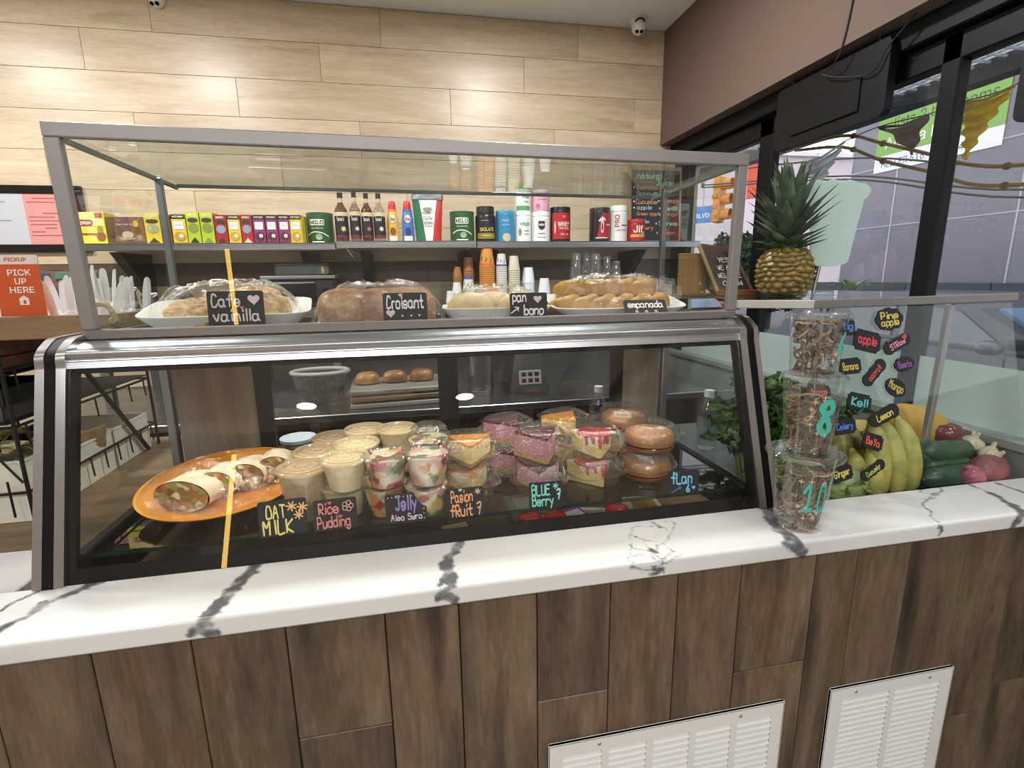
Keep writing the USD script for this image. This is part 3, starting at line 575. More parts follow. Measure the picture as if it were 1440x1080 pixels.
def pudding(label, loc, h, rb, rt, cont, lidm, top=0.93, group=None, name="pudding_cup"):
    t = thing(name, label, "dessert cup", loc, group=group)
    obj(t, "cup", cup_shell(h, rb, rt), CUPW, smooth=40); obj(t, "contents", fill(h, rb, rt, top), cont, smooth=40); obj(t, "lid", cup_lid(h, rt), lidm, smooth=35)
    return t
def place(px, py, z): q = onz(px, py, z); return q[0], q[1]
big = None
for k, (px, py) in enumerate(((425.5, 654), (446, 631), (470, 612))):
    x, y = place(px, py, 1.193); lab = ("front one", "middle one", "rear one")[k]
    lab = f"tall lidded oat milk cup, {lab} of the row beside the orange plate"
    if big is None: big = pudding(lab, (x, y, SZ), 0.088, 0.031, 0.0405, OATC, LIDO, 0.95, group="tall oat milk cups in a row", name="oat_milk_cup")
    else: dup(big, lab, (x, y, SZ), 40 * k, "tall oat milk cups in a row")
h5 = 0.052
def pos5(px, py, lev): q = onz(px, py, SHELF + (lev + 1) * 0.0562); return (q[0], q[1], SZ + lev * 0.0562)
rp = pudding("cream rice pudding cup, top of the front stack by the pink lettered card", (*pos5(484, 641, 1)[:2], SZ + 0.0562), h5, 0.028, 0.0375, CREAM, LIDW, group="small cups of rice pudding")
G5 = "small cups of rice pudding"
dup(rp, "cream rice pudding cup at the bottom of the front stack", pos5(484, 679, 0), 15, G5)
dup(rp, "cream rice pudding cup on top in the second row from the front", pos5(501, 621, 1), 33, G5)
dup(rp, "cream rice pudding cup at the bottom of the second row, mostly hidden", (*pos5(501, 621, 1)[:2], SZ), 50, G5)
dup(rp, "cream rice pudding cup on top at the rear of the left stacks", pos5(513, 601, 1), 70, G5)
dup(rp, "cream rice pudding cup at the bottom of the rear left stack", (*pos5(513, 601, 1)[:2], SZ), 70, G5)
dup(rp, "cream rice pudding cup standing apart behind the jelly cups, on top", pos5(558, 600, 1), 20, G5)
dup(rp, "cream rice pudding cup under the one that stands apart behind the jelly cups", (*pos5(558, 600, 1)[:2], SZ), 20, G5)
JC = {"red": "#a83038", "green": "#5a7a3c", "orange": "#d09050", "milk": "#e0d3bb", "pink": "#d8a8a0", "yellow": "#cdb468"}
def jelly_fill(seed, h, rb, rt):
    m = trimesh.creation.icosphere(4, 1.0); b = trimesh.Trimesh(*fill(h, rb, rt, 0.97), process=False)
    n, k = 48, 26; prof = [(rb - 0.001 + (rt - rb) * t, 0.0015 + (h * 0.97) * t) for t in np.linspace(0, 1, 14)] + [((rt - 0.0015) * (1 - t), h * 0.972) for t in np.linspace(0.08, 1, 10)]
    v, f = lathe(prof, 60); rng_ = np.random.default_rng(seed); c = rng_.uniform([-rt, -rt, 0], [rt, rt, h], (70, 3)); cols = [list(JC.values())[i] for i in rng_.choice(6, 70, p=[0.13, 0.12, 0.12, 0.43, 0.12, 0.08])]
    d = ((v[:, None] - c[None]) ** 2).sum(2).argmin(1); return (v, f), np.array([lin(cols[i]) for i in d])
JM = tinted(0.12, coat=0.4, spec=0.6)
def jelly(label, loc, seed):
    t = thing("jelly_cup", label, "dessert cup", loc, rz=seed * 37, group="mosaic jelly cups")
    obj(t, "cup", cup_shell(h5, 0.028, 0.0375), CLEAR, smooth=40); m, c = jelly_fill(seed, h5, 0.028, 0.0375); obj(t, "jelly", m, JM, smooth=True, prim=c)
    obj(t, "lid", cup_lid(h5, 0.0375), CLEAR, smooth=35)
    return t
jelly("red and green mosaic jelly cup, top of the left front stack", pos5(542, 637, 1), 1); jelly("mosaic jelly cup at the bottom of the left front stack", pos5(541, 677, 0), 2)
jelly("orange and green mosaic jelly cup, top of the right front stack", pos5(600, 634, 1), 3); jelly("mosaic jelly cup at the bottom of the right front stack", pos5(599, 677, 0), 4)
jelly("mosaic jelly cup peeping out between the two front jelly stacks", pos5(569, 650, 0), 5)
x, y = pos5(602, 613, 1)[:2]; jelly("mosaic jelly cup on top of the rear jelly stack under a clear dome", (x, y, SZ + 0.0562), 6); jelly("mosaic jelly cup at the bottom of the rear jelly stack", (x, y, SZ), 7)
dm = thing("dome_lid", "empty clear dome lid lying on the rear jelly stack", "lid", (x + 0.002, y + 0.004, SZ + 0.1128))
obj(dm, "dome", lathe([(0.040, 0.0), (0.040, 0.003), (0.036, 0.003), (0.033, 0.016), (0.026, 0.022), (0, 0.024)], 30), CLEAR_WAVY, smooth=30)

# ---- clear hinged clamshells with slices
def clam(label, loc, kind, w=0.112, h=0.056, rz=0, sq=5.0, group=None):
    t = thing("clamshell", label, "dessert box", loc, rz, group)
    R = w / 2; hb = h * 0.46
    base = lathe([(0, 0.001), (R * 0.66, 0.001), (R * 0.72, 0.003), (R * 0.86, hb - 0.001), (R * 0.88, hb), (R, hb + 0.0005), (R, hb + 0.002)], 48, sq)
    lid = lathe([(R, hb + 0.002), (R * 0.995, hb + 0.0035), (R * 0.90, hb + 0.0035), (R * 0.86, h * 0.75), (R * 0.76, h * 0.94), (R * 0.70, h * 0.955), (R * 0.66, h), (0, h)], 48, sq)
    obj(t, "base", base, CLEAR_WAVY, smooth=40); obj(t, "lid", lid, CLEAR_WAVY, smooth=40)
    ribs = [box((R * 0.80 * math.cos(a), R * 0.80 * math.sin(a), h * 0.80), (0.0035, 0.0035, 0.006), 0.001) for a in np.arange(28) * 2 * math.pi / 28] if not sq else [box((sx * R * 0.84 * (1 if ax else u), sy * R * 0.84 * (u if ax else 1), h * 0.80), (0.003, 0.003, 0.006), 0.001) for ax in (0, 1) for sx in (-1, 1) for sy in (-1, 1) for u in np.linspace(0.1, 0.8, 5)]
    obj(t, "rib", cat(ribs), CLEAR, kind="stuff")
    tab = [box((sx * (R + 0.006), 0.0, hb + 0.001), (0.016, 0.03, 0.0016), 0.0006) for sx in (-1, 1)]
    obj(t, "hinge_tab", cat(tab), CLEAR)
    def wedge(z0, z1, s, dx=0.0):
        p = Polygon([(-s, s * 0.75), (s, s * 0.75), (s * 0.06, -s * 0.85), (-s * 0.06, -s * 0.85)]).buffer(-0.003).buffer(0.003, 4); b = prism(p, z1 - z0); return b[0] + (dx, 0, z0), b[1]
    s = R * 0.80
    def slab(n, z0, z1, ss, c, c2, bump=0.35, sc_=180, r=0.6, coat=0): obj(t, n, wedge(z0, z1, ss), M(c, r, c2=c2, scale=sc_, bump=bump, bscale=sc_, coat=coat))
    if kind == "passion": slab("crust", 0.002, 0.009, s, "#b98a4a", "#96682f"); slab("cake", 0.009, h * 0.70, s * 0.985, "#ecd391", "#dfc078"); slab("topping", h * 0.70, h * 0.80, s * 0.98, "#d98f1c", "#c97e14", 0.0, 60, 0.4, 0.0)
    if kind == "berry": slab("crust", 0.002, 0.010, s, "#c2a064", "#9d7c42"); slab("cake", 0.010, h * 0.74, s * 0.985, "#c08791", "#b0707f"); slab("topping", h * 0.74, h * 0.84, s * 0.98, "#5e1030", "#40081f", 0.2, 60, 0.4, 0.0)
    if kind == "straw":
        slab("cake", 0.002, h * 0.64, s * 0.95, "#e9d592", "#dcbf74"); slab("cream", h * 0.64, h * 0.74, s * 0.96, "#f2e6c2", "#ead9ad")
        tp = rough_up((np.array(ball((s * 0.82, s * 0.7, 0.007), 4)[0]) + (0, 0.003, h * 0.76), ball(1, 4)[1]), 0.004, 90, 4); obj(t, "topping", tp, M("#b50f22", 0.15, c2="#8d0818", scale=120, coat=0.5), smooth=True)
        dr = [tube([(s * 0.75 * u, -s * 0.75 * (1 - abs(u)) + 0.002, h * 0.74), (s * 0.76 * u, -s * 0.82 * (1 - abs(u)), h * 0.60), (s * 0.76 * u, -s * 0.83 * (1 - abs(u)), h * (0.40 + 0.1 * (k % 2)))], [0.005, 0.004, 0.0025], 6) for k, u in enumerate((-0.6, -0.3, 0.0, 0.3, 0.6))]
        obj(t, "drip", cat(dr), M("#b50f22", 0.15, coat=0.5), smooth=True)
    if kind == "flan":
        obj(t, "flan", lathe([(0, 0.003), (R * 0.80, 0.003), (R * 0.80, hb), (R * 0.74, h * 0.62), (R * 0.66, h * 0.68), (0, h * 0.68)], 36), M("#95602a", 0.3, c2="#ab7538", scale=20, coat=0.3), smooth=35)
        obj(t, "caramel", lathe([(R * 0.805, 0.003), (R * 0.812, 0.006), (R * 0.805, 0.013), (R * 0.80, 0.004)], 36), M("#6e350e", 0.2, coat=0.4), smooth=True)
    return t
def cl(px, py, z): q = onz(px, py, z); return (q[0], q[1], z + 0.0004)
HB = 0.0575; GC = "clear clamshells of cake"
ctr = (0.088, 0.905); clam("lower square clamshell with a passion fruit cheesecake slice, behind the orange lettered card", (*ctr, SZ), "passion", rz=6); clam("upper square clamshell with a yellow passion fruit cheesecake slice", (ctr[0] + 0.003, ctr[1] + 0.004, SZ + HB), "passion", rz=-4)
ctr = (0.222, 0.893); clam("lower clamshell with a purple topped pink cheesecake slice, behind the turquoise card", (*ctr, SZ), "berry", rz=-12, sq=4.5); clam("upper round clamshell with a pink blueberry cheesecake slice and purple top", (ctr[0] + 0.004, ctr[1] + 0.002, SZ + HB), "berry", rz=5, sq=2.6, w=0.114, h=0.062)
clam("clamshell with a pink cake slice half hidden behind the passion and blueberry boxes", (0.175, 1.0, SZ + 0.0), "berry", rz=20, sq=4.0); clam("clamshell on top behind the passion and blueberry boxes", (0.185, 1.012, SZ + HB), "berry", rz=20, sq=4.0)
ctr = (0.333, 0.895); clam("lower clamshell with a cream cake under strawberry sauce", (*ctr, SZ), "straw", rz=14, sq=4.0); clam("upper clamshell with a cream cake and bright red strawberry sauce", (ctr[0] + 0.006, ctr[1] + 0.004, SZ + HB), "straw", rz=-5, sq=3.0)
clam("lower clamshell at the back between the blueberry and strawberry boxes", (0.310, 1.02, SZ), "passion", rz=12, sq=4.0); clam("upper clamshell at the back between the blueberry and strawberry boxes", (0.314, 1.02, SZ + HB), "passion", rz=18, sq=4.0)
fl1 = clam("round clamshell of caramel flan, top of the front stack by the blue lettered card", (0.462, 0.915, SZ + 0.0555), "flan", w=0.125, h=0.054, sq=None, group="round clamshells of flan")
dup(fl1, "round clamshell of caramel flan at the bottom of the front stack", (0.452, 0.905, SZ), 24, "round clamshells of flan")
dup(fl1, "round clamshell of caramel flan, top of the rear stack by the right door", (0.466, 1.055, SZ + 0.0555), -14, "round clamshells of flan")
dup(fl1, "round clamshell of caramel flan at the bottom of the rear stack", (0.470, 1.05, SZ), 44, "round clamshells of flan")

# ---- orange platter of wraps under film
tz = 0.13; pc = np.array([-0.362, 0.976, 1.118 + tz * 0.136])
pl = thing("platter", "round orange platter of cut wraps, tilted, at the left end of the case", "plate", pc, 18.8, rx=0)
tilt = lambda m: rot(rot(rot(m, "z", 18.8), "x", math.degrees(math.atan(tz))), "z", -18.8)
ORP = M("#d9922c", 0.25, c2="#cf8420", scale=4, coat=0.4)
pm = lathe([(0, -0.016), (0.085, -0.017), (0.09, -0.013), (0.125, -0.002), (0.138, 0.0005), (0.139, 0.003), (0.124, 0.001), (0.10, -0.008), (0, -0.0105)], 64)
obj(pl, "dish", tilt(sc(pm, (1.035, 0.95, 1))), ORP, smooth=40)
TORT = M("#d9cbb0", 0.6, c2="#c2ab84", scale=35, contrast=(0.4, 0.75), bump=0.3, bscale=90)
fn = {"t": lin("#8a6c3c"), "g": lin("#8f9448"), "w": lin("#d6c49c"), "r": lin("#a8663c"), "b": lin("#76592e"), "p": lin("#b88a5c")}
def wrap(label, px, py, rz, L_, r, seed, wf=1.4):
    n_ = np.array([0, -tz, 1]); q = onplane(px, py, (0, pc[1], pc[2] + 0.022), n_)
    t = thing("wrap", label, "wrap", (q[0], q[1], q[2] - 0.024), rz, rx=0)
    a = np.linspace(0, 2 * math.pi, 28, endpoint=False); ys = np.linspace(-L_ / 2, L_ / 2, 12); rows = []
    for y_ in ys:
        e = 1 - 0.22 * max(0, (y_ / (L_ / 2))) ** 3; rows.append(np.stack([wf * r * e * np.cos(a), np.full_like(a, y_ - 0.25 * r * 0), r * 0.86 * e * np.sin(a) + 0.017], 1))
    P_ = np.array(rows + [np.stack([0 * a, np.full_like(a, L_ / 2 + 0.004), 0 * a + 0.017], 1)]); P_ = np.concatenate([P_, P_[:, :1]], 1)
    sk = grid(P_); sk = (sk[0], sk[1][:, ::-1]); obj(t, "tortilla", rough_up(sk, 0.0022, 60, seed), TORT, smooth=True)
    rr = np.linspace(0, 0.97, 14)[:, None]; aa = np.linspace(0, 2 * math.pi, 60)[None]; X = wf * r * rr * np.cos(aa); Z = r * 0.86 * rr * np.sin(aa) + 0.017
    Y = -L_ / 2 + 0.0015 - 0.006 * meshkit.fbm(np.stack([X * 130, Z * 130, X * 0 + seed], -1), 3, seed)
    v, f = grid(np.stack([X, Y, Z], -1)); rg = np.random.default_rng(seed); c = rg.uniform(-r * 1.5, r * 1.5, (110, 2)) + [0, 0.017]; ch = [list(fn.values())[i] for i in rg.choice(6, 110, p=[0.25, 0.15, 0.2, 0.12, 0.18, 0.1])]
    obj(t, "filling", (v, f), tinted(0.4, coat=0.2), smooth=True, prim=np.array(ch)[((v[:, None, [0, 2]] - c[None]) ** 2).sum(2).argmin(1)])
    # chopped filling spilling from the cut
    return t
wrap("large cut wrap nearest the left, its filling facing front", 274, 682, -16, 0.068, 0.033, 1, 1.55); wrap("second cut wrap on the orange platter, left of centre", 316, 667, -8, 0.070, 0.030, 2, 1.15)
wrap("third cut wrap on the orange platter, right of centre", 353, 657, -2, 0.068, 0.030, 3, 1.1); wrap("cut wrap standing at the right rim of the orange platter", 388, 648, 6, 0.066, 0.031, 4, 1.05)
rr = np.linspace(0, 1, 26)[:, None]; aa = np.linspace(0, 2 * math.pi, 72)[None]
X = 0.139 * rr * np.cos(aa); Y = 0.127 * rr * np.sin(aa); Z = 0.004 + 0.052 * np.clip(1 - rr ** 2.2, 0, 1) * np.exp(-((Y - 0.006) / 0.075) ** 2) + 0.004 * (meshkit.fbm(np.stack([X * 50, Y * 20, X * 0], -1), 3, 3) - 0.5) * (rr < 0.98)
v, f = grid(np.stack([X, Y, Z + 0 * X], -1)); fm = tilt((v, f))
solo("cling_film", (rot(fm, "z", 18.8)[0] + pc, f), FILM, "clear cling film stretched over the orange platter of wraps", "film", smooth=True)

# ---- odds and ends on the case floor, seen under the shelf
DZ = 0.9985
def deck_at(px, py, z): q = onz(px, py, z); return q[0], q[1]
for k, (px, py, lab) in enumerate(((746, 734, "red round tomato on the case floor left of the purple packet"), (781, 733, "red round tomato beside the purple packet on the case floor"), (868, 722, "red round tomato under the strawberry cakes on the case floor"))):
    x, y = deck_at(px, py, DZ + 0.026); t = thing("tomato", lab, "tomato", (x, y, DZ), 30 * k)
    obj(t, "flesh", lathe([(0, 0.002), (0.014, 0.0), (0.025, 0.012), (0.027, 0.026), (0.021, 0.041), (0.008, 0.046), (0, 0.043)], 24), M("#c8202a", 0.2, coat=0.5), smooth=True)
    obj(t, "stem", mv(lathe([(0.009, 0.0), (0.004, 0.002), (0.002, 0.007), (0, 0.007)], 7), (0, 0, 0.042)), M("#4a5a2a", 0.6))
def packet(label, px, py, w, d, h, c, rz, band=None, name="small_box", z=DZ):
    x, y = deck_at(px, py, z + h); t = thing(name, label, "box", (x, y, z), rz)
    obj(t, "carton", box((0, 0, h / 2), (w, d, h), 0.002), M(c, 0.4)); 
    if band: obj(t, "printed_band", box((0, 0, h / 2), (w * 0.5, d + 0.0008, h * 0.6 + 0.0), 0.0004) if band[0] != "top" else box((0, 0, h + 0.0004), (w * 0.7, d * 0.5, 0.0006)), M(band[1], 0.5))
    return t
packet("flat purple packet with a white ring on the case floor", 806, 722, 0.058, 0.05, 0.022, "#8a2a86", 20, ("top", "#e6d3e6")); packet("blue packet between the two left tomatoes on the case floor", 764, 727, 0.036, 0.04, 0.026, "#3a5a9a", 5, ("top", "#c9d4e8"))
packet("small brown paper label box under the passion fruit cakes", 640, 741, 0.050, 0.03, 0.034, "#b09a74", 8, ("side", "#4d4338")); packet("white card box on the case floor right of the purple packet", 835, 722, 0.055, 0.06, 0.018, "#c9c5bd", -14, ("top", "#8f8c86"))
packet("cream printed card box on the case floor under the flan", 905, 708, 0.075, 0.075, 0.020, "#dcc9a4", -8, ("top", "#a67a3c")); packet("red and cream packet on the case floor left of the cream printed box", 878, 712, 0.02, 0.09, 0.016, "#a8262a", 28, ("top", "#d9a86a"))
packet("brown paper tray on the case floor at the right end", 965, 705, 0.11, 0.10, 0.014, "#83664a", 4, ("top", "#94775a")); packet("grey plastic tray on the case floor behind the tomatoes", 745, 705, 0.10, 0.09, 0.020, "#7f7f78", 4, ("top", "#98988f"))
packet("brown tray on the case floor under the rice pudding cups", 560, 725, 0.2, 0.09, 0.012, "#4e4030", 2, ("top", "#5b4c3a")); packet("dark red packet on the case floor at the left end", 165, 752, 0.05, 0.05, 0.02, "#6d2b28", 12, ("top", "#b9a89a")); packet("pale grey packet on the case floor near the left end", 195, 748, 0.05, 0.06, 0.012, "#8f9190", -25, ("top", "#5e6a66"))

# ================================================================== BREADS in the glass box
TZ = TOPZ + 0.0006
FOAM = M("#e3e1da", 0.45)
def bread_mesh(lx, ly, lz, amp, scale, seed, flat_=0.55, p=2.6):
    v, f = ball(1.0, 5); s = np.sign(v); a = np.abs(v); q = (a ** p).sum(1) ** (1 / p); v = v / q[:, None]; v[:, 2] = np.where(v[:, 2] < 0, v[:, 2] * 0.25, v[:, 2]); v = (v + (0, 0, 0.25)) * (lx / 2, ly / 2, lz / 1.25)
    n = meshkit.fbm(v * scale + seed * 3.3, 4, seed) - 0.5; d = v - v.mean(0); d /= np.linalg.norm(d, axis=1, keepdims=True); return v + d * (n * 2 * amp)[:, None], f
def tray(parent, w, d, h, m=FOAM):
    o = lathe([(0, 0), (0.40, 0), (0.5, h), (0.515, h), (0.515, h - 0.002), (0.42, 0.002), (0, 0.002)], 64, 7.0); obj(parent, "tray", sc(o, (w, d, 1)), m, smooth=30)
def film_over(parent_label, w, d, h, loc, rz, seed, edge=0.004):
    u = np.linspace(-1, 1, 56); X, Y = np.meshgrid(u, u, indexing="ij"); e = np.maximum(np.abs(X), np.abs(Y)); prof_ = np.clip(1 - e ** 3.2, 0, 1) ** 0.6
    Z = edge + h * prof_ + 0.007 * (meshkit.fbm(np.stack([X * 6, Y * 6, X * 0 + seed], -1), 4, seed) - 0.5) * np.clip(prof_ + 0.15, 0, 1)
    Z = Z + 0.010 * np.clip(1 - np.abs(2 * meshkit.fbm(np.stack([X * 4 + 9, Y * 3, X * 0 + seed], -1), 2, seed + 5) - 1) * 2.2, 0, 1) ** 3 * np.clip(prof_ + 0.1, 0, 1)
    v, f = grid(np.stack([X * w / 2, Y * d / 2, np.maximum(Z, 0.002)], -1)); t = rot((v, f), "z", rz); return solo("plastic_wrap", (t[0] + np.array(loc), f), FILM, parent_label, "plastic wrap", smooth=True)
PASTRY = M("#a57c48", 0.7, c2="#cfae7c", scale=45, bump=1.0, bscale=110, contrast=(0.38, 0.62)); CRUST = M("#6e4420", 0.4, c2="#ad7d42", scale=16, bump=0.4, bscale=70, contrast=(0.38, 0.62), coat=0.2); PALEB = M("#cdb27a", 0.6, c2="#b08d50", scale=18, bump=0.4, bscale=60, contrast=(0.4, 0.65)); EMP = M("#bd8c30", 0.5, c2="#8f6420", scale=34, bump=0.7, bscale=90, contrast=(0.4, 0.68))
def flat_at(px, py, z=TOPZ + 0.02): q = onz(px, py, z); return q
# vanilla coffee bread on a foam tray, raised at the back
tx = thing("bread_tray", "white foam tray of flat crumbly bread behind the vanilla card, tilted", "bread", (-0.352, 1.098, TZ + 0.012), 9, rx=8)
tray(tx, 0.285, 0.18, 0.030)
for k, (x, y, lx, ly, lz, s) in enumerate(((-0.045, -0.03, 0.13, 0.10, 0.045, 3), (0.035, 0.012, 0.14, 0.10, 0.058, 5), (-0.01, 0.035, 0.12, 0.08, 0.05, 8))):
    obj(tx, "bread", mv(bread_mesh(lx, ly, lz, 0.014, 42, s), (x, y, 0.004)), PASTRY, smooth=True)
film_over("crinkled plastic wrap over the tray of flat bread at the left", 0.25, 0.17, 0.066, (-0.352, 1.10, TZ + 0.016), 9, 3)
lf = thing("loaf", "large glossy brown croissant loaf in the glass box, behind the croisant card", "bread", (-0.065, 1.075, TZ), 2)
for k, (x, w, s) in enumerate(((-0.068, 0.09, 2), (0.0, 0.095, 4), (0.062, 0.085, 6))):
    obj(lf, "roll", mv(bread_mesh(w * 1.15, 0.155, 0.072, 0.004, 14, s, p=3.4), (x, 0, 0)), CRUST, smooth=True)
film_over("crinkled plastic wrap over the croissant loaf", 0.25, 0.20, 0.077, (-0.065, 1.075, TZ), 2, 8)
pb = thing("bread_tray", "white foam tray of pale oval buns behind the pan bono card", "bread", (0.172, 1.075, TZ + 0.001), -4)
tray(pb, 0.215, 0.185, 0.030)
for k, (x, y, s) in enumerate(((-0.052, -0.022, 2), (0.054, -0.026, 4), (0.0, 0.050, 9))):
    obj(pb, "bun", mv(rot(bread_mesh(0.098, 0.085, 0.054, 0.003, 14, s), "z", 25 * (-1) ** k), (x, y, 0.004)), PALEB, smooth=True)
film_over("crinkled plastic wrap over the tray of pale buns", 0.198, 0.178, 0.062, (0.172, 1.075, TZ + 0.002), -4, 12)
em = thing("bread_tray", "white foam tray heaped with golden empanadas at the right end of the box", "bread", (0.445, 1.092, TZ + 0.012), -8, rx=8)
tray(em, 0.285, 0.185, 0.024)
def empanada(s):
    v, f = bread_mesh(0.115, 0.062, 0.036, 0.003, 16, s); v = v.copy(); v[:, 1] += 0.9 * v[:, 0] ** 2 / 0.115 * 1.6; return v, f
k = 0
for lev, spots in enumerate(([(-0.096, -0.03, 108), (-0.056, -0.032, 112), (-0.016, -0.034, 116), (0.024, -0.034, 120), (0.064, -0.032, 124), (0.102, -0.026, 128), (-0.07, 0.046, 62), (0.02, 0.05, 66), (0.085, 0.05, 62)], [(-0.075, 0.02, 80), (-0.035, 0.024, 90), (0.005, 0.022, 96), (0.045, 0.024, 104), (0.085, 0.022, 110)])):
    for x, y, a in spots:
        k += 1; obj(em, "empanada", mv(rot(sc(empanada(k), (0.84, 0.70, 1.05)), "z", a - 60), (x, y, 0.004 + 0.026 * lev)), EMP, smooth=True)
film_over("crinkled plastic wrap over the heap of empanadas", 0.26, 0.17, 0.068, (0.445, 1.094, TZ + 0.016), -8, 17)
WPK = "#d6c3cb"; CH = M("#1b1614", 0.6)
def tcard(label, px0, px1, pyb, w, h, lets, y=0.958, rz=0, lean=-6):
    from shapely import affinity
    q = (ony(px0, pyb, y) + ony(px1, pyb, y)) / 2; card(label, (q[0], y, TZ), w, h + 0.018, [(n_, affinity.translate(s_, 0, 0.018), c_) for n_, s_, c_ in lets], rz, lean)
tcard("black card chalked cafe vainilla with a pink heart", 295, 372, 455, 0.092, 0.055, [("lettering", L("Cafe", 0.048, 0.020, -0.016, 0.039, 0.17, 21), "#c9c0bd"), ("lettering", L("vainilla", 0.078, 0.019, 0.0, 0.013, 0.17, 22), "#cfc4c2"), ("heart", heart(0.030, 0.040, 0.0105), WPK), ("heart", heart(0.010, 0.026, 0.0035), "#c77a94")], rz=-2)
tcard("black card chalked croisant with two hearts", 538, 604, 455, 0.080, 0.046, [("lettering", L("Croisant", 0.068, 0.021, 0.0, 0.029, 0.18, 23), "#e9e1e4"), ("heart", heart(-0.027, 0.009, 0.0085), WPK), ("heart", heart(-0.008, 0.042, 0.004), "#dcaebd"), ("dotted_line", dots([(x_, 0.004) for x_ in (-0.006, 0.010, 0.025)], 0.0018), "#e3d9dc")])
tcard("black card chalked pan bono with a heart and an arrow", 713, 774, 453, 0.073, 0.041, [("lettering", L("pan", 0.028, 0.018, -0.018, 0.028, 0.19, 24), "#e6dfe0"), ("lettering", L("bono", 0.040, 0.018, 0.010, 0.008, 0.19, 25), "#e6dfe0"), ("heart", heart(0.018, 0.029, 0.0085), "#d9c8d0"), ("arrow", unary_union([LineString([(-0.034, 0.003), (-0.020, 0.013)]).buffer(0.0012), LineString([(-0.027, 0.014), (-0.020, 0.013), (-0.021, 0.007)]).buffer(0.001)]), "#e6dfe0")], rz=-3)
q = ony(905, 444, 0.965); card("black card chalked empanada, leaning low against the golden empanadas", (q[0], 0.950, TZ + 0.010), 0.088, 0.036, [("lettering", L("empanada", 0.074, 0.015, 0.0, 0.023, 0.18, 26), "#ece6e4"), ("flower", unary_union([star(x_, 0.007, 0.004, 6, 0.3) for x_ in (-0.02, 0.0, 0.02)]), "#e6b9a0")], rz=-6, lean=-38)

# ================================================================== BACK WALL SHELVES AND WHAT STANDS ON THEM
SHZ = 1.645
SS = M("#a9aaab", 0.33, 1.0, c2="#8d8e90", scale=2.5, stretch=(1, 30, 30))
def xs_at(px, y, py=340): return ony(px, py, y)[0]
def shelf(label, px0, px1, yf, z, th=0.026):
    t = thing("wall_shelf", label, "shelf"); x0, x1 = xs_at(px0, yf), xs_at(px1, yf)
    obj(t, "board", cat(bb(x0, x1, yf, BACK - 0.004, z - 0.004, z, 0.001), bb(x0, x1, yf, yf + 0.004, z - th, z, 0.0015), bb(x0, x1, yf + 0.004, yf + 0.02, z - th, z - th + 0.003)), SS)
    return t, x0, x1
t, x0, x1 = shelf("left stainless wall shelf carrying the tea boxes", 93, 471, 2.10, 1.6455)
BRK = M("#3c3c3d", 0.5, 0.7)
def bracket(t, px, py=345, d=0.24, h=0.20):
    x = xs_at(px, 2.15, py); p = Polygon([(0, 0), (-d, 0), (0, -h)]); b = prism(p, 0.035); v = b[0]
    obj(t, "bracket", (np.stack([x + v[:, 2], BACK - 0.004 + v[:, 0], 1.618 + v[:, 1]], 1), b[1]), BRK)
bracket(t, 150); bracket(t, 420)
t, a_, b_ = shelf("middle stainless wall shelf carrying syrup bottles and creamers", 472, 670, 2.10, 1.653, 0.028); bracket(t, 505); bracket(t, 650)
t, a_, b_ = shelf("right stainless wall shelf carrying protein tubs", 671, 985, 2.10, 1.650, 0.026); bracket(t, 690); bracket(t, 900)
FY = 2.135
def zsh(px): return 1.6455 if px < 471 else (1.653 if px < 670 else 1.650)
def span(px0, px1, pyt, y=FY):
    x0, x1 = ony(px0, 338, y)[0], ony(px1, 338, y)[0]; zt = ony((px0 + px1) / 2, pyt, y)[2]; z0 = zsh((px0 + px1) / 2) + 0.0004
    return (x0 + x1) / 2, x1 - x0, z0, zt - z0
def face(t, m, depth, name, col, h0=0.0): obj(t, name, mv(stand(m, 0.0), (0, -depth / 2 - 0.0002, h0)), M(col, 0.5))
def rect(w, h, cx, cy, r=0.0): p = Polygon([(cx - w / 2, cy - h / 2), (cx + w / 2, cy - h / 2), (cx + w / 2, cy + h / 2), (cx - w / 2, cy + h / 2)]); return flat(p.buffer(-r).buffer(r, 4) if r else p, 0.0003)
def oval(w, h, cx, cy): return sc(mv(flat(Point(0, 0).buffer(0.5, 8), 0.0003), (0, 0, 0)), (w, h, 1))[0] + (cx, cy, 0), flat(Point(0, 0).buffer(0.5, 8), 0.0003)[1]
def tea(label, px0, px1, pyt, depth, col, marks, name="tea_box", rz=0, group=None):
    cx, w, z0, h = span(px0 + 0.4, px1 - 0.4, pyt); t = thing(name, label, "tea box", (cx, FY + depth / 2, z0), rz, group)
    obj(t, "carton", box((0, 0, h / 2), (w, depth, h), 0.0012), M(col, 0.35))
    up = 0.0
    for nm, f, c in marks(w, h):
        up += 0.00022; face(t, (f[0] + np.array([0, 0, up]), f[1]), depth, nm, c)
    return t
tea("yellow tea carton with a red oval reading Lipton, leftmost on the shelf", 100, 152, 298, 0.08, "#e6d33c", lambda w, h: [
    ("upper_panel", rect(w * 0.96, h * 0.42, 0, h * 0.76), "#ecdf86"), ("oval", rect(w * 0.5, h * 0.2, -w * 0.08, h * 0.66, h * 0.08), "#a82a22"), ("lettering", print_shape("Lipton", w * 0.42, -w * 0.08, h * 0.66), "#f4efe2"),
    ("stripe", rect(w * 0.6, h * 0.055, -w * 0.06, h * 0.31), "#8a5a1c"), ("flower", oval(w * 0.26, h * 0.3, w * 0.34, h * 0.24), "#9a5a2e"), ("leaf", oval(w * 0.16, h * 0.24, w * 0.34, h * 0.46), "#a8922e"), ("badge", rect(w * 0.2, h * 0.15, w * 0.36, h * 0.9), "#b1492a")])
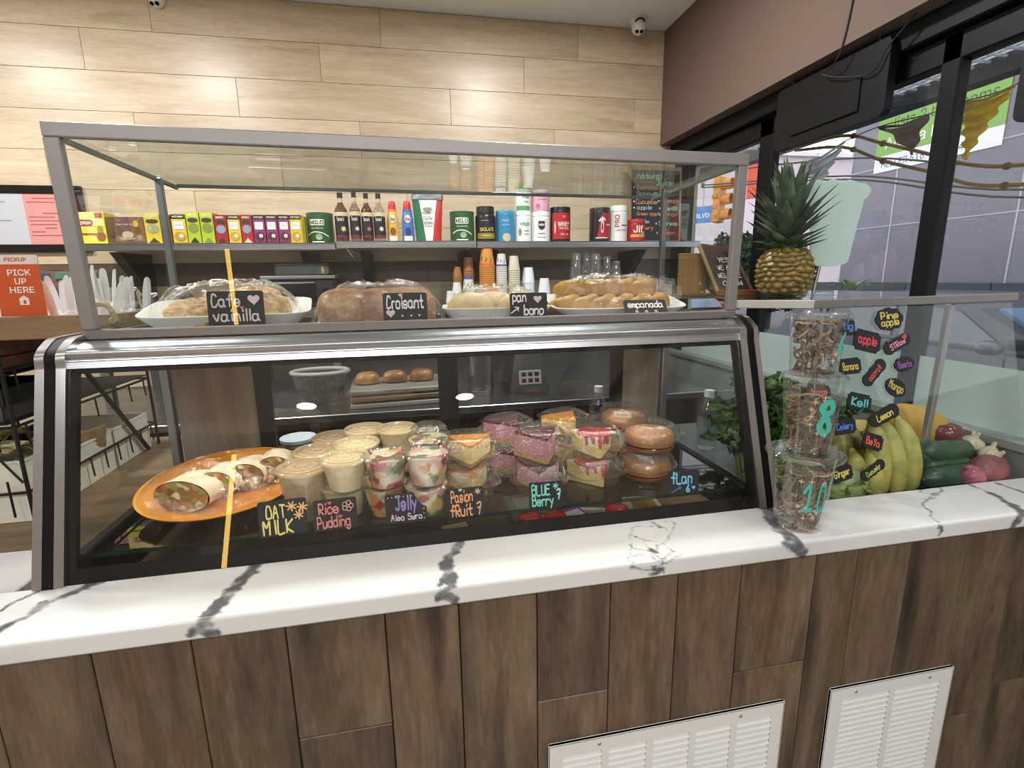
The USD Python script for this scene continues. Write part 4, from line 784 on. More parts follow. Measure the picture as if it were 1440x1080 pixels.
tea("wide brown tea carton with a teacup picture", 153, 207, 305, 0.08, "#6b4a30", lambda w, h: [
    ("lettering", print_shape("Ginger Panela Tea", w * 0.42, -w * 0.04, h * 0.72), "#d8c3a4"), ("cup", oval(w * 0.3, h * 0.26, w * 0.02, h * 0.34), "#c3a88a"), ("saucer", oval(w * 0.42, h * 0.1, w * 0.0, h * 0.2), "#a88a68"), ("sun", oval(w * 0.14, h * 0.24, w * 0.27, h * 0.74), "#c39a3e"), ("seal", oval(w * 0.13, h * 0.22, w * 0.33, h * 0.26), "#8d6d4c"), ("shade", rect(w * 0.14, h * 0.3, -w * 0.4, h * 0.4), "#5a3c26")])
def bag_marks(top, pic, tri, word=None):
    def f(w, h):
        o = [("header", rect(w * 0.98, h * 0.17, 0, h * 0.905), top), ("logo", oval(w * 0.8, h * 0.14, 0, h * 0.74), "#3c3226"), ("picture", oval(w * 0.78, h * 0.3, 0, h * 0.5), pic), ("flap", flat(Polygon([(-w * 0.36, h * 0.03), (w * 0.36, h * 0.03), (0, h * 0.2)]), 0.0003), tri)]
        return o + [("lettering", print_shape(word, w * 0.66, 0, h * 0.905), "#f3ead0")] if word else o
    return f
def stash_marks(bg, pic):
    return lambda w, h: [("header", rect(w * 0.99, h * 0.15, 0, h * 0.915), "#26211f"), ("lettering", print_shape("STASH", w * 0.62, w * 0.06, h * 0.915), "#efece6"), ("dot", oval(w * 0.1, w * 0.1, -w * 0.33, h * 0.915), "#efece6"), ("label", rect(w * 0.72, h * 0.26, 0, h * 0.62), "#efe7e2"),
                         ("fine_print", print_shape("premium tea", w * 0.5, 0, h * 0.63), "#7a6a78"), ("picture", oval(w * 0.8, h * 0.3, 0, h * 0.25), pic), ("picture_spot", oval(w * 0.35, h * 0.14, w * 0.1, h * 0.27), "#d9cbb4"), ("foot", rect(w * 0.98, h * 0.06, 0, h * 0.03), pic)]
TB = 0.065
tea("narrow yellow tea box with a black peaked flap, right of the brown carton", 206, 229, 300, TB, "#dcc534", bag_marks("#d2c23a", "#a8a07a", "#3c341c", "LEMON"))
tea("narrow dark red tea box behind the rear glass post", 229, 243, 302, TB, "#8b4a3a", bag_marks("#7a3a32", "#b58a72", "#5c1c1a"))
tea("yellow tea box with black header, first of three of its kind", 244, 264.5, 301, TB, "#d8b93a", stash_marks("#d8b93a", "#a88a30"))
tea("lime green tea box, left one of the pair", 265, 284, 298, TB, "#a9b82c", bag_marks("#b9c43a", "#7d8a34", "#20240f", "GREEN"), group=None)
tea("lime green tea box, right one of the pair", 284.5, 303.5, 298, TB, "#a9b82c", bag_marks("#b9c43a", "#7d8a34", "#74882a", "GREEN"))
tea("dark red berry tea box right of the lime green pair", 304, 322, 302, TB, "#a01c28", bag_marks("#8a2028", "#8d93a8", "#4a0c10", "BERRY"))
tea("yellow tea box with black header, standing between two red ones", 322.5, 340.5, 302, TB, "#dcbf42", stash_marks("#dcbf42", "#b89a34"))
tea("dark red berry tea box left of the three purple ones", 341, 357.5, 302, TB, "#a8202c", bag_marks("#962430", "#8d93a8", "#dcc9a0", "BERRY"))
for (p0, p1), w_ in zip(((358, 375), (375.5, 392.5), (393, 409.5)), ("left", "middle", "right")):
    tea(f"purple and black headed tea box, {w_} of the three", p0, p1, 302, TB, "#93316a", stash_marks("#93316a", "#4b2130"))
tea("yellow tea box with black header at the right end, beside the green tin", 410, 428, 302, TB, "#d9bd36", stash_marks("#d9bd36", "#b89a30"), rz=-6)

def drum(name, label, px0, px1, pyt, prof, cols, marks, catg="can", y0=FY, zadd=0.0, n=36, group=None, mats=None):
    """Round tub: prof [(radius share, height share)], cols [(part, from, to, colour)] bands of the profile, marks printed round the front."""
    cx, w, z0, h = span(px0, px1, pyt, y0 + 0.04); r = w / 2 * 0.985; z0 += zadd; h -= zadd; t = thing(name, label, catg, (cx, y0 + 0.045 + r * 0.5, z0), -6, group)
    for nm, i, j, c in cols:
        p = [(a * r, b * h) for a, b in prof[i:j]]; obj(t, nm, lathe(p, n), M(c, 0.32) if isinstance(c, str) else c, smooth=40)
    for q_, (nm, f, c) in enumerate(marks(r, h)): obj(t, nm, wrapped((f[0] + np.array([0, 0, 0.0003 + 0.00022 * q_]), f[1]), r), M(c, 0.45))
    return t, cx, z0, h, r
TIN = [(0, 0), (0.97, 0), (1.0, 0.012), (1.0, 0.03), (0.985, 0.035), (0.985, 0.95), (1.0, 0.958), (1.0, 0.985), (0.97, 1.0), (0.93, 0.975), (0, 0.975)]
def milo(r, h): return [("cream_panel", rect(r * 1.1, h * 0.2, 0, h * 0.68, h * 0.05), "#dfe3d2"), ("lettering", print_shape("MILO", r * 1.0, 0, h * 0.68, True, h * 0.13), "#23251f"), ("fine_print", print_shape("chocolate malt", r * 0.9, 0, h * 0.5), "#c8d6bb"), ("swoosh", flat(LineString(spline([(-r * 0.8, h * 0.28), (-r * 0.3, h * 0.37), (r * 0.3, h * 0.35), (r * 0.8, h * 0.24)], 6)).buffer(h * 0.018), 0.0003), "#dfe6d8"), ("figure", oval(r * 0.5, h * 0.2, r * 0.1, h * 0.22), "#8fae7c"), ("rim_print", rect(r * 0.9, h * 0.04, 0, h * 0.06), "#dfe6d8")]
GT = "#27552c"
drum("malt_tin", "green tin reading Milo in black on cream, beside the tea boxes", 431, 470, 299, TIN, [("can", 0, 8, GT), ("rim", 7, 11, "#5d7a5a")], milo, "tin")
drum("malt_tin", "green tin reading Milo, right of the striped coffee bag", 634, 669, 297, TIN, [("can", 0, 8, GT), ("rim", 7, 11, "#5d7a5a")], milo, "tin")
# syrup bottles
def syrup(label, px0, px1, pyt, liquid, cap, accent, name="syrup_bottle"):
    cx, w, z0, h = span(px0, px1, pyt); r = w / 2; t = thing(name, label, "bottle", (cx, FY + 0.01 + r, z0), 0)
    prof = [(0, 0.002), (r * 0.94, 0.002), (r, 0.006), (r, h * 0.60), (r * 0.93, h * 0.66), (r * 0.5, h * 0.75), (r * 0.40, h * 0.80), (r * 0.38, h * 0.90)]
    obj(t, "bottle", lathe(prof, 26), liquid, smooth=40)
    obj(t, "cap", lathe([(r * 0.42, h * 0.885), (r * 0.43, h), (0, h)], 16), M(cap, 0.4), smooth=30); obj(t, "collar", lathe([(r * 0.40, h * 0.80), (r * 0.415, h * 0.80), (r * 0.405, h * 0.885)], 16), M("#c9b69a", 0.4))
    rl = r + 0.0004; obj(t, "label_band", lathe([(rl, h * 0.13), (rl, h * 0.52)], 26), M("#1c1a1f", 0.45)); obj(t, "label_top", lathe([(rl, h * 0.52), (rl, h * 0.60)], 26), M("#d5c7a2", 0.45)); obj(t, "label_foot", lathe([(rl, h * 0.08), (rl, h * 0.13)], 26), M("#7a2430", 0.45))
    obj(t, "emblem", wrapped(mv(flat(star(r * 0.35, h * 0.26, r * 0.34, 6, 0.5), 0.0003), (0, 0, 0.0003)), rl), M(accent, 0.45)); obj(t, "lettering", wrapped(mv(flat(L("Torani", r * 1.1, h * 0.07, -r * 0.1, h * 0.46, 0.18, 5), 0.0003), (0, 0, 0.0004)), rl), M("#e9e2d0", 0.45))
    return t
AMB = glass((0.62, 0.42, 0.18), 0.08, 0.0, body=0.45, bodycol="#6d4a22"); AMB2 = glass((0.7, 0.62, 0.5), 0.09, 0.0, body=0.3, bodycol="#a39279"); AMB3 = glass((0.5, 0.28, 0.12), 0.08, 0, body=0.5, bodycol="#6e3c1c"); CLR = glass((0.86, 0.86, 0.84), 0.1, 0, body=0.16, bodycol="#a5a39c")
syrup("amber syrup bottle, leftmost, with a yellow flower on its black label", 471.5, 490.5, 269, AMB, "#221d1b", "#e9d98a"); syrup("pale syrup bottle with a white flower on its black label, second from left", 493, 508.5, 268, AMB2, "#2b2526", "#d5dcdc")
syrup("dark amber syrup bottle with an orange emblem, third from left", 509.5, 525.5, 270, AMB3, "#262020", "#c9744a"); syrup("clear syrup bottle with a white round emblem, rightmost of the four", 526.5, 543, 270, CLR, "#2b2a2c", "#efeae6")
def creamer(label, px0, px1, pyt, body, band, capc):
    cx, w, z0, h = span(px0, px1, pyt); r = w / 2; t = thing("creamer_bottle", label, "bottle", (cx, FY + 0.02 + r, z0))
    obj(t, "bottle", lathe([(0, 0), (r * 0.95, 0), (r, 0.004), (r, h * 0.25), (r * 0.94, h * 0.42), (r * 0.97, h * 0.52), (r * 0.78, h * 0.70), (r * 0.70, h * 0.75)], 28), M(body, 0.3), smooth=50)
    obj(t, "collar", lathe([(r * 0.72, h * 0.74), (r * 0.74, h * 0.75), (r * 0.70, h * 0.80), (r * 0.62, h * 0.80)], 24), M(band, 0.3), smooth=40); obj(t, "cap", lathe([(r * 0.66, h * 0.79), (r * 0.64, h * 0.88), (r * 0.52, h * 0.98), (r * 0.40, h), (0, h)], 24), M(capc, 0.3), smooth=40)
    R = r * 0.99
    for q_, (nm, f, c) in enumerate((("round_label", oval(r * 1.0, h * 0.2, 0, h * 0.56), "#e9e2da"), ("lettering", flat(L("Coffee mate", r * 0.8, h * 0.09, 0, h * 0.56, 0.18, 4), 0.0003), "#8c2f2a"), ("cup_picture", oval(r * 0.9, h * 0.2, 0, h * 0.25), "#8a4a26" if body[1] > "9" else "#24346e"), ("foot_label", rect(r * 1.4, h * 0.12, 0, h * 0.08), "#e8e2d2"))):
        obj(t, nm, wrapped((f[0] + np.array([0, 0, 0.0006 + 0.0002 * q_]), f[1]), R), M(c, 0.45))
creamer("yellow coffee creamer bottle with red cap", 545, 562, 281, "#e0b34a", "#e58a3a", "#d02a34"); creamer("blue coffee creamer bottle with red cap", 566, 583.5, 281, "#4a78bd", "#3d6ab2", "#d02a34")
# striped coffee bag
cx, w, z0, h = span(582, 626, 270); bg = thing("coffee_bag", "tall coffee bag striped green, white and red with a silver folded top", "coffee bag", (cx, FY + 0.04, z0), -4)
def bag_panel(u0, u1, w0=None):
    u = np.linspace(u0[0], u1[0], 7); ub_ = np.linspace(u0[1], u1[1], 7); v = np.linspace(0, 0.86, 12); P_ = []
    for k in v:
        uu = ub_ + (u - ub_) * (k / 0.86); hw = w / 2 * (0.80 + 0.2 * k); P_.append(np.stack([uu * hw, -0.035 * (1 - 0.75 * k) * np.sqrt(np.clip(1 - (uu * 0.94) ** 2, 0, 1)), np.full(7, k * h)], 1))
    s = grid(np.array(P_)); return s[0], s[1]
for nm, a, b, c in (("green_panel", (-1, -1), (-0.55, -0.22), "#166a42"), ("white_panel", (-0.55, -0.22), (0.62, 0.30), "#dadcdc"), ("red_panel", (0.62, 0.30), (1, 1), "#b82a2c")):
    obj(bg, nm, bag_panel(a, b), M(c, 0.28), smooth=True)
obj(bg, "bag_back", (lambda s: (s[0] * [1, -0.6, 1], s[1][:, ::-1]))(bag_panel((-1, -1), (1, 1))), M("#8f9296", 0.3))
obj(bg, "folded_top", rough_up((lambda m: (m[0] * 1.0, m[1]))(tm(trimesh.Trimesh(*bb(-w / 2, w / 2, -0.012, 0.012, h * 0.85, h, 0.004)).subdivide().subdivide().subdivide())), 0.004, 60, 2), M("#8d8f92", 0.25, 0.8), smooth=30)
obj(bg, "lettering", mv(stand(flat(unary_union([L("Cafe", w * 0.28, h * 0.06, 0.0, h * 0.48, 0.15, 3), L("Espresso", w * 0.34, h * 0.06, 0.0, h * 0.38, 0.15, 4)]), 0.0003)), (0, -0.0345, 0)), M("#6a5a58", 0.5)); obj(bg, "emblem", mv(stand(oval(w * 0.3, h * 0.08, 0.0, h * 0.66)), (0, -0.028, 0)), M("#9c8b86", 0.5))
# protein tubs
TUB = [(0, 0), (0.92, 0), (0.98, 0.015), (1.0, 0.05), (1.0, 0.70), (0.98, 0.74), (0.84, 0.79), (0.84, 0.80), (0.88, 0.805), (0.88, 0.985), (0.84, 1.0), (0, 1.0)]
CAN = [(0, 0), (0.96, 0), (1.0, 0.02), (1.0, 0.88), (0.985, 0.89), (0.985, 0.90), (1.0, 0.905), (1.0, 0.985), (0.96, 1.0), (0, 1.0)]
JAR = [(0, 0), (0.94, 0), (0.99, 0.02), (1.0, 0.06), (1.0, 0.76), (0.96, 0.81), (0.90, 0.83), (0.90, 0.84), (0.95, 0.845), (0.95, 0.985), (0.92, 1.0), (0, 1.0)]
drum("protein_tub", "black protein tub with a yellow band reading Isolate", 670, 699, 290, TUB, [("tub", 0, 8, "#141416"), ("lid", 7, 12, "#17171a")], lambda r, h: [("yellow_band", rect(r * 1.9, h * 0.16, 0, h * 0.18), "#8f7a1c"), ("lettering", print_shape("ISOLATE", r * 1.45, r * 0.1, h * 0.36, True, h * 0.10), "#d9c66a"), ("lettering", print_shape("CHOCOLATE", r * 0.9, r * 0.1, h * 0.19), "#efe0a0"), ("brand_print", print_shape("GOLD WHEY", r * 0.7, -r * 0.1, h * 0.60), "#b9b9b6")], "tub")
drum("protein_tub", "light blue round protein canister with an almond picture", 699, 725, 296, CAN, [("tub", 0, 4, "#2d86ad"), ("lid", 3, 10, "#3d94b8")], lambda r, h: [("lettering", print_shape("PURE", r * 0.7, 0, h * 0.68), "#a9d4e2"), ("lettering", print_shape("PROTEIN", r * 0.8, 0, h * 0.55), "#a9d4e2"), ("picture", oval(r * 0.9, h * 0.26, r * 0.1, h * 0.16), "#c9b48e")], "tub")
_, vx, vz, vh, vr = drum("protein_tub", "white protein tub with green lettering Vega", 725.5, 748.5, 296, JAR, [("tub", 0, 7, "#dfe3e2"), ("lid", 6, 12, "#e9eae8")], lambda r, h: [("lettering", print_shape("vega", r * 1.25, r * 0.15, h * 0.56), "#3c9a58"), ("picture", oval(r * 0.4, h * 0.24, -r * 0.45, h * 0.32), "#9a8550"), ("fine_print", print_shape("protein", r * 0.6, r * 0.35, h * 0.36), "#6f7a78"), ("fine_print", print_shape("& greens", r * 0.6, r * 0.35, h * 0.26), "#6f7a78")], "tub")
_, wx, wz, wh, wr = drum("protein_tub", "white protein tub with a black shield emblem MM", 749, 775, 297, JAR, [("tub", 0, 7, "#e3e2df"), ("lid", 6, 12, "#efeeec")], lambda r, h: [("shield", flat(Polygon([(-r * 0.35, h * 0.68), (r * 0.35, h * 0.68), (r * 0.35, h * 0.46), (0, h * 0.38), (-r * 0.35, h * 0.46)]), 0.0003), "#2f2b2e"), ("lettering", print_shape("MM", r * 0.5, 0, h * 0.56), "#efece8"), ("lettering", print_shape("MUSCLE", r * 0.7, 0, h * 0.28), "#3d3a3a"), ("fine_print", print_shape("protein powder", r * 0.9, 0, h * 0.16), "#8a4a44")], "tub")
def top_tub(label, cx, y, z0, r, h, cols, marks):
    t = thing("protein_tub", label, "tub", (cx, y, z0), -6)
    for nm, i, j, c in cols: obj(t, nm, lathe([(a * r, b * h) for a, b in CAN[i:j]], 32), M(c, 0.32), smooth=40)
    for q_, (nm, f, c) in enumerate(marks(r, h)): obj(t, nm, wrapped((f[0] + np.array([0, 0, 0.0003 + 0.00022 * q_]), f[1]), r), M(c, 0.45))
ht = ony(737, 262, FY + 0.04)[2] - (vz + vh) - 0.0006; top_tub("white and green organic protein tub stacked on the white tub with green lettering", vx, FY + 0.045 + vr * 0.5, vz + vh + 0.0004, vr * 0.97, ht, [("tub", 0, 4, "#e3e6df"), ("lid", 3, 10, "#7ab648")], lambda r, h: [("lettering", print_shape("Organic", r * 0.95, r * 0.35, h * 0.68), "#3d4a3c"), ("lettering", print_shape("Protein", r * 0.95, r * 0.35, h * 0.54), "#3d4a3c"), ("green_band", rect(r * 1.9, h * 0.16, 0, h * 0.1), "#57a05a"), ("fine_print", print_shape("vanilla", r * 0.6, r * 0.35, h * 0.36), "#6a7a62")])
ht = ony(761, 267, FY + 0.04)[2] - (wz + wh) - 0.0006; top_tub("pink protein tub with white lid stacked on the tub with the shield emblem", wx, FY + 0.045 + wr * 0.5, wz + wh + 0.0004, wr * 0.96, ht, [("tub", 0, 4, "#d9a4b8"), ("lid", 3, 10, "#ece6e6")], lambda r, h: [("lettering", print_shape("PROTEIN", r * 0.9, r * 0.1, h * 0.68), "#a8567c"), ("lettering", print_shape("& collagen", r * 0.9, r * 0.1, h * 0.54), "#b56a8c"), ("picture", oval(r * 0.5, h * 0.22, -r * 0.4, h * 0.22), "#b5748e")])
def whey(r, h): return [("red_label", rect(r * 2.3, h * 0.74, r * 0.1, h * 0.46), "#a8161f"), ("lettering", print_shape("WHEY", r * 1.2, r * 0.2, h * 0.51, True, h * 0.13), "#f3e9e6"), ("lettering", print_shape("PROTEIN", r * 1.0, r * 0.25, h * 0.39), "#e9c9c4"), ("figure", oval(r * 0.22, h * 0.36, -r * 0.68, h * 0.42), "#cfa8a4"), ("fine_print", print_shape("30g   6g", r * 0.8, r * 0.25, h * 0.22), "#e9c9c4"), ("mark", flat(star(r * 0.2, h * 0.72, r * 0.16, 5, 0.4), 0.0003), "#d98a84")]
drum("protein_tub", "red tub with black lid reading Whey, standing left of the gap", 776, 804, 291, CAN, [("tub", 0, 4, "#131214"), ("lid", 3, 10, "#141416")], whey, "tub")
def whey2(r, h): return [("red_label", flat(Polygon([(-r * 0.5, h * 0.12), (r * 1.1, h * 0.12), (r * 1.1, h * 0.84), (0, h * 0.84)]), 0.0003), "#a5161f"), ("figure", oval(r * 0.3, h * 0.4, r * 0.0, h * 0.46), "#d9cfd0"), ("figure_arms", flat(LineString([(-r * 0.25, h * 0.62), (0, h * 0.70), (r * 0.22, h * 0.64)]).buffer(h * 0.03), 0.0003), "#d9cfd0"), ("lettering", print_shape("WHEY", r * 0.6, r * 0.72, h * 0.50), "#f1e6e4"), ("foot_print", rect(r * 1.2, h * 0.03, 0, h * 0.12), "#e2d6d6")]
drum("protein_tub", "black and red tub with a white basketball figure", 832, 860, 292, CAN, [("tub", 0, 4, "#111113"), ("lid", 3, 10, "#141416")], whey2, "tub")
drum("protein_tub", "tall white tub reading Pro sideways in red", 860.5, 884, 289, JAR, [("tub", 0, 7, "#dedddb"), ("lid", 6, 12, "#e9e8e6")], lambda r, h: [("lettering", rot(print_shape("PRO", h * 0.3, 0, 0), "z", 90)[0] + (-r * 0.4, h * 0.56, 0) if False else (rot(print_shape("PRO", h * 0.34, 0, 0), "z", 90)[0] + np.array([-r * 0.45, h * 0.58, 0]), print_shape("PRO", h * 0.34, 0, 0)[1]), "#a8242c"), ("lettering", print_shape("100% WHEY", r * 1.2, r * 0.1, h * 0.33), "#b0343a"), ("fine_print", rect(r * 0.7, h * 0.03, r * 0.4, h * 0.46), "#55504e")][0:3], "tub")
_, a1, a2, a3, a4 = drum("peanut_butter_jar", "red plastic jar reading Jif, in front of the chalkboard", 884.5, 909, 308, JAR, [("jar", 0, 7, "#a5161c"), ("lid", 6, 12, "#b5242a")], lambda r, h: [("lettering", print_shape("Jif", r * 1.1, 0, h * 0.56), "#f3efe6"), ("leaf", oval(r * 0.4, h * 0.2, r * 0.55, h * 0.36), "#b9c23a"), ("label_foot", rect(r * 1.7, h * 0.12, 0, h * 0.27), "#c9a04a")], "jar")
# chalkboard menu leaning on the wall at the right
yb = 2.31; x0, x1 = ony(884, 300, yb)[0], ony(961, 300, yb)[0]; z0 = 1.6504; z1 = ony(920, 233, yb)[2]; W_, H_ = x1 - x0, z1 - z0
cb = thing("menu_chalkboard", "tall chalkboard in a pale wood frame listing natural juice ingredients in coloured chalk", "chalkboard", ((x0 + x1) / 2, yb, z0), 0, rx=-3)
fw = 0.017; FRW = M("#a3845c", 0.5, c2="#8d6f49", scale=30)
obj(cb, "board", bb(-W_ / 2 + fw, W_ / 2 - fw, 0.002, 0.010, fw, H_ - fw), M("#1b1c1e", 0.6))
for q in ((-W_ / 2, -W_ / 2 + fw, 0, H_), (W_ / 2 - fw, W_ / 2, 0, H_), (-W_ / 2 + fw, W_ / 2 - fw, H_ - fw, H_), (-W_ / 2 + fw, W_ / 2 - fw, 0, fw)): obj(cb, "frame", bb(q[0], q[1], -0.003, 0.012, q[2], q[3], 0.002), FRW)
CK = {"g": "#8fd0a0", "o": "#c98a5c", "t": "#8cc4c0", "w": "#c3cfd0", "r": "#b5705a"}
for word, wf, hf, xf, yf, c, sd in (("natural", 0.46, 0.058, -0.12, 0.885, "g", 1), ("Juice", 0.30, 0.062, 0.16, 0.80, "g", 2), ("Carrots", 0.38, 0.045, -0.16, 0.735, "o", 3), ("&", 0.10, 0.055, 0.12, 0.715, "o", 4), ("Spinach", 0.38, 0.04, -0.16, 0.655, "t", 16),
                                  ("Cucumber", 0.42, 0.05, -0.15, 0.555, "o", 5), ("apple", 0.28, 0.045, -0.2, 0.475, "t", 6), ("Green apple", 0.44, 0.04, -0.12, 0.395, "o", 7), ("Kale", 0.22, 0.04, -0.22, 0.30, "t", 8), ("Celery", 0.3, 0.04, -0.18, 0.21, "o", 9), ("pineapple", 0.34, 0.045, 0.27, 0.565, "o", 10), ("beets", 0.26, 0.045, 0.25, 0.47, "t", 11), ("mango", 0.28, 0.04, 0.26, 0.385, "r", 12), ("Soursop", 0.36, 0.045, 0.24, 0.27, "t", 13), ("Lemon", 0.26, 0.04, 0.24, 0.15, "r", 14)):
    obj(cb, "chalk_lettering", stand(flat(L(word, wf * W_ * 1.0, hf * 1.15 * H_, xf * W_, yf * H_, 0.16, sd), 0.0004), 0.002), M(CK[c], 0.8))
obj(cb, "chalk_lettering", stand(flat(dots([(x_ * W_, y_ * H_) for x_, y_ in ((-0.39, 0.735), (-0.39, 0.555), (-0.39, 0.475), (0.06, 0.565), (0.08, 0.47), (0.09, 0.385), (0.02, 0.27), (0.04, 0.15))], 0.004), 0.0004), 0.002), M(CK["w"], 0.8))
obj(cb, "sticker", stand(flat(Point(0.36 * W_, 0.47 * H_).buffer(0.012, 6), 0.0005), 0.002), M("#5fae74", 0.6))

# ---- stainless ledge with paper and plastic cups, pitchers
LZ, LY = 1.405, 2.0
lg = thing("steel_ledge", "long stainless ledge along the back wall under the shelves, crowded with cups and pitchers", "shelf")
lx0, lx1 = -1.12, 0.90
obj(lg, "board", cat(bb(lx0, lx1, LY, BACK - 0.004, LZ - 0.004, LZ, 0.001), bb(lx0, lx1, LY, LY + 0.004, LZ - 0.036, LZ, 0.001)), SS)
for x in (-1.1, -0.3, 0.3, 0.88): obj(lg, "leg", bb(x - 0.015, x + 0.015, LY + 0.02, LY + 0.05, 1.06, LZ - 0.005, 0.002), STEEL_DULL)
def cups(label, px0, px1, pyt, col, y=2.09, n=None, band=None, name="cup_stack", mat=None, zb=LZ, catg="paper cups", squiggle=None):
    x0, x1 = ony(px0, 420, y)[0], ony(px1, 420, y)[0]; h = ony((px0 + px1) / 2, pyt, y)[2] - zb - 0.0004; r = (x1 - x0) / 2; ch = r * 2.3; nn = n or max(1, int((h - ch * 0.9) / 0.009)); st = (h - ch) / max(nn, 1)
    t = thing(name, label, catg, ((x0 + x1) / 2, y, zb + 0.0004)); m = mat or M(col, 0.5)
    if st < 0.001: nn, ch = 0, h; st = 0
    prof = []
    for k in range(nn + 1):                                       # mouth down, nested: rims show at the foot, the last cup stands clear
        z = k * st; prof += [(r * 0.985, z), (r * 1.02, z + 0.0005), (r * 1.02, z + 0.003), (r * (1 - 0.10 * st / max(ch, 1e-3)) * 0.975, z + 0.0035)]
    obj(t, "rims", lathe(prof, 26), m, smooth=30) if nn else None
    z = nn * st; body = [(r * 0.975, z + 0.0035), (r * 0.70, z + ch - 0.002), (r * 0.68, z + ch), (r * 0.66, z + ch - 0.003), (0, z + ch - 0.003)]
    obj(t, "top_cup", lathe(body, 26), m, smooth=30)
    if band: obj(t, "printed_band", lathe([(r * (0.975 - 0.275 * f) + 0.0006, z + 0.0035 + ch * f) for f in band[1]], 26), M(band[0], 0.5))
    if squiggle:
        rg = random.Random(len(label)); g = []
        for k in range(9):
            a = k * 0.7; f0 = rg.uniform(0.15, 0.7); q = [(r * (0.975 - 0.275 * (f0 + 0.18 * u)) + 0.0007, a + 0.5 * u + 0.2 * math.sin(5 * u), z + ch * (f0 + 0.2 * u)) for u in np.linspace(0, 1, 6)]
            g.append(tube([(R_ * math.cos(b), R_ * math.sin(b), zz) for R_, b, zz in q], 0.0011, 5))
        obj(t, "printed_squiggle", cat(g), M(squiggle, 0.5))
    return t
cups("stack of small brown paper cups behind white ones, at the left of the cups", 638, 651, 375, "#9a6a3c", 2.16); cups("stack of small plain white paper cups in front of the small brown ones", 636, 650, 397, "#dcdcd8", 2.06)
cups("low single white paper cup at the far left of the cups", 627, 640, 409, "#d9d9d5", 2.05, n=1)
cups("tall stack of brown paper cups behind the blue banded cups", 652, 668, 362, "#a06c38", 2.17); cups("stack of white patterned paper cups with a blue band, left", 651, 668, 389, "#d7d3cc", 2.06, band=("#3c4da8", (0.78, 0.95)), squiggle="#6a655f")
cups("tall stack of orange paper cups printed with a black swirl", 675, 697, 350, "#cf8a3a", 2.12, squiggle="#2a211a", band=("#c9692c", (0.0, 0.2)))
cups("tall stack of white cups with a blue band and grey squiggles, centre", 698.5, 713.5, 357, "#d3cfc8", 2.10, band=("#3a4aa6", (0.0, 0.12)), squiggle="#5f5a55"); cups("tall stack of ridged cream paper cups", 715, 731.5, 360, "#cfc9b4", 2.10)
cups("medium stack of plain white paper cups", 734, 752, 376, "#e0e4e8", 2.11, n=2, squiggle=None); cups("short stack of plain white paper cups at the right of the paper cups", 757, 774, 391, "#dfe2e4", 2.07, n=2)
PCUP = glass((0.93, 0.93, 0.93), 0.13, 0.03, body=0.10, bodycol="#c9ccce")
for px0, px1, pyt, yy, lab in ((801, 818, 356, 2.1, "tall stack of clear plastic cups, leftmost"), (815.5, 831, 354, 2.16, "tall stack of clear plastic cups, second from left and set back"), (828, 845, 357, 2.08, "tall stack of clear plastic cups in the middle"), (846, 859, 361, 2.12, "stack of clear plastic cups, second from right"), (858, 872, 367, 2.1, "shorter stack of milky clear plastic cups, rightmost")):
    cups(lab, px0, px1, pyt, "#ffffff", yy, n=14, mat=PCUP, catg="plastic cups")
for px0, px1, pyt, lab in ((884, 896, 388, "single upturned clear tumbler left of the right group"), (897, 910, 390, "single upturned clear tumbler in the right group, middle"), (912, 922, 392, "single upturned clear tumbler at the far right end of the ledge")): cups(lab, px0, px1, pyt, "#fff", 2.07, n=1, mat=PCUP, catg="tumbler", name="tumbler")
def pitcher(label, px0, px1, pyt, y=2.06):
    x0, x1 = ony(px0, 430, y)[0], ony(px1, 430, y)[0]; h = ony((px0 + px1) / 2, pyt, y)[2] - LZ; r = (x1 - x0) / 2; t = thing("milk_pitcher", label, "pitcher", ((x0 + x1) / 2, y, LZ + 0.0004), 160)
    obj(t, "body", lathe([(0, 0), (r * 0.96, 0), (r, 0.004), (r * 0.98, h * 0.3), (r * 0.80, h * 0.75), (r * 0.82, h * 0.98), (r * 0.80, h), (r * 0.77, h * 0.97), (r * 0.74, h * 0.7)], 28), STEEL, smooth=40)
    obj(t, "handle", tube(spline([(r * 0.8, 0, h * 0.88), (r * 1.45, 0, h * 0.86), (r * 1.5, 0, h * 0.5), (r * 0.98, 0, h * 0.3)], 6), 0.0045, 8), STEEL, smooth=True); obj(t, "spout", mv(rot(lathe([(0.011, 0), (0.004, 0.02)], 10), "y", -70), (-r * 0.78, 0, h * 0.95)), STEEL, smooth=True)
pitcher("larger steel milk pitcher on the ledge at the left", 170, 196, 406); pitcher("smaller steel milk pitcher right of the larger one", 203, 222, 414)
t = thing("coffee_jar", "dark squat jar with steel lid behind the rear post", "jar", (ony(262, 430, 2.08)[0], 2.08, LZ + 0.0004)); obj(t, "jar", lathe([(0, 0), (0.026, 0), (0.028, 0.05), (0.02, 0.06)], 20), BLACK, smooth=30); obj(t, "lid", lathe([(0.022, 0.058), (0.022, 0.085), (0, 0.087)], 20), STEEL, smooth=30)
t = thing("sugar_jar", "small steel topped sugar jar on the ledge left of the vanilla card", "jar", (ony(280, 430, 2.08)[0], 2.06, LZ + 0.0004)); obj(t, "jar", lathe([(0, 0), (0.022, 0), (0.022, 0.03)], 18), CLEAR, smooth=30); obj(t, "lid", lathe([(0.023, 0.03), (0.023, 0.042), (0, 0.044)], 18), STEEL, smooth=30)
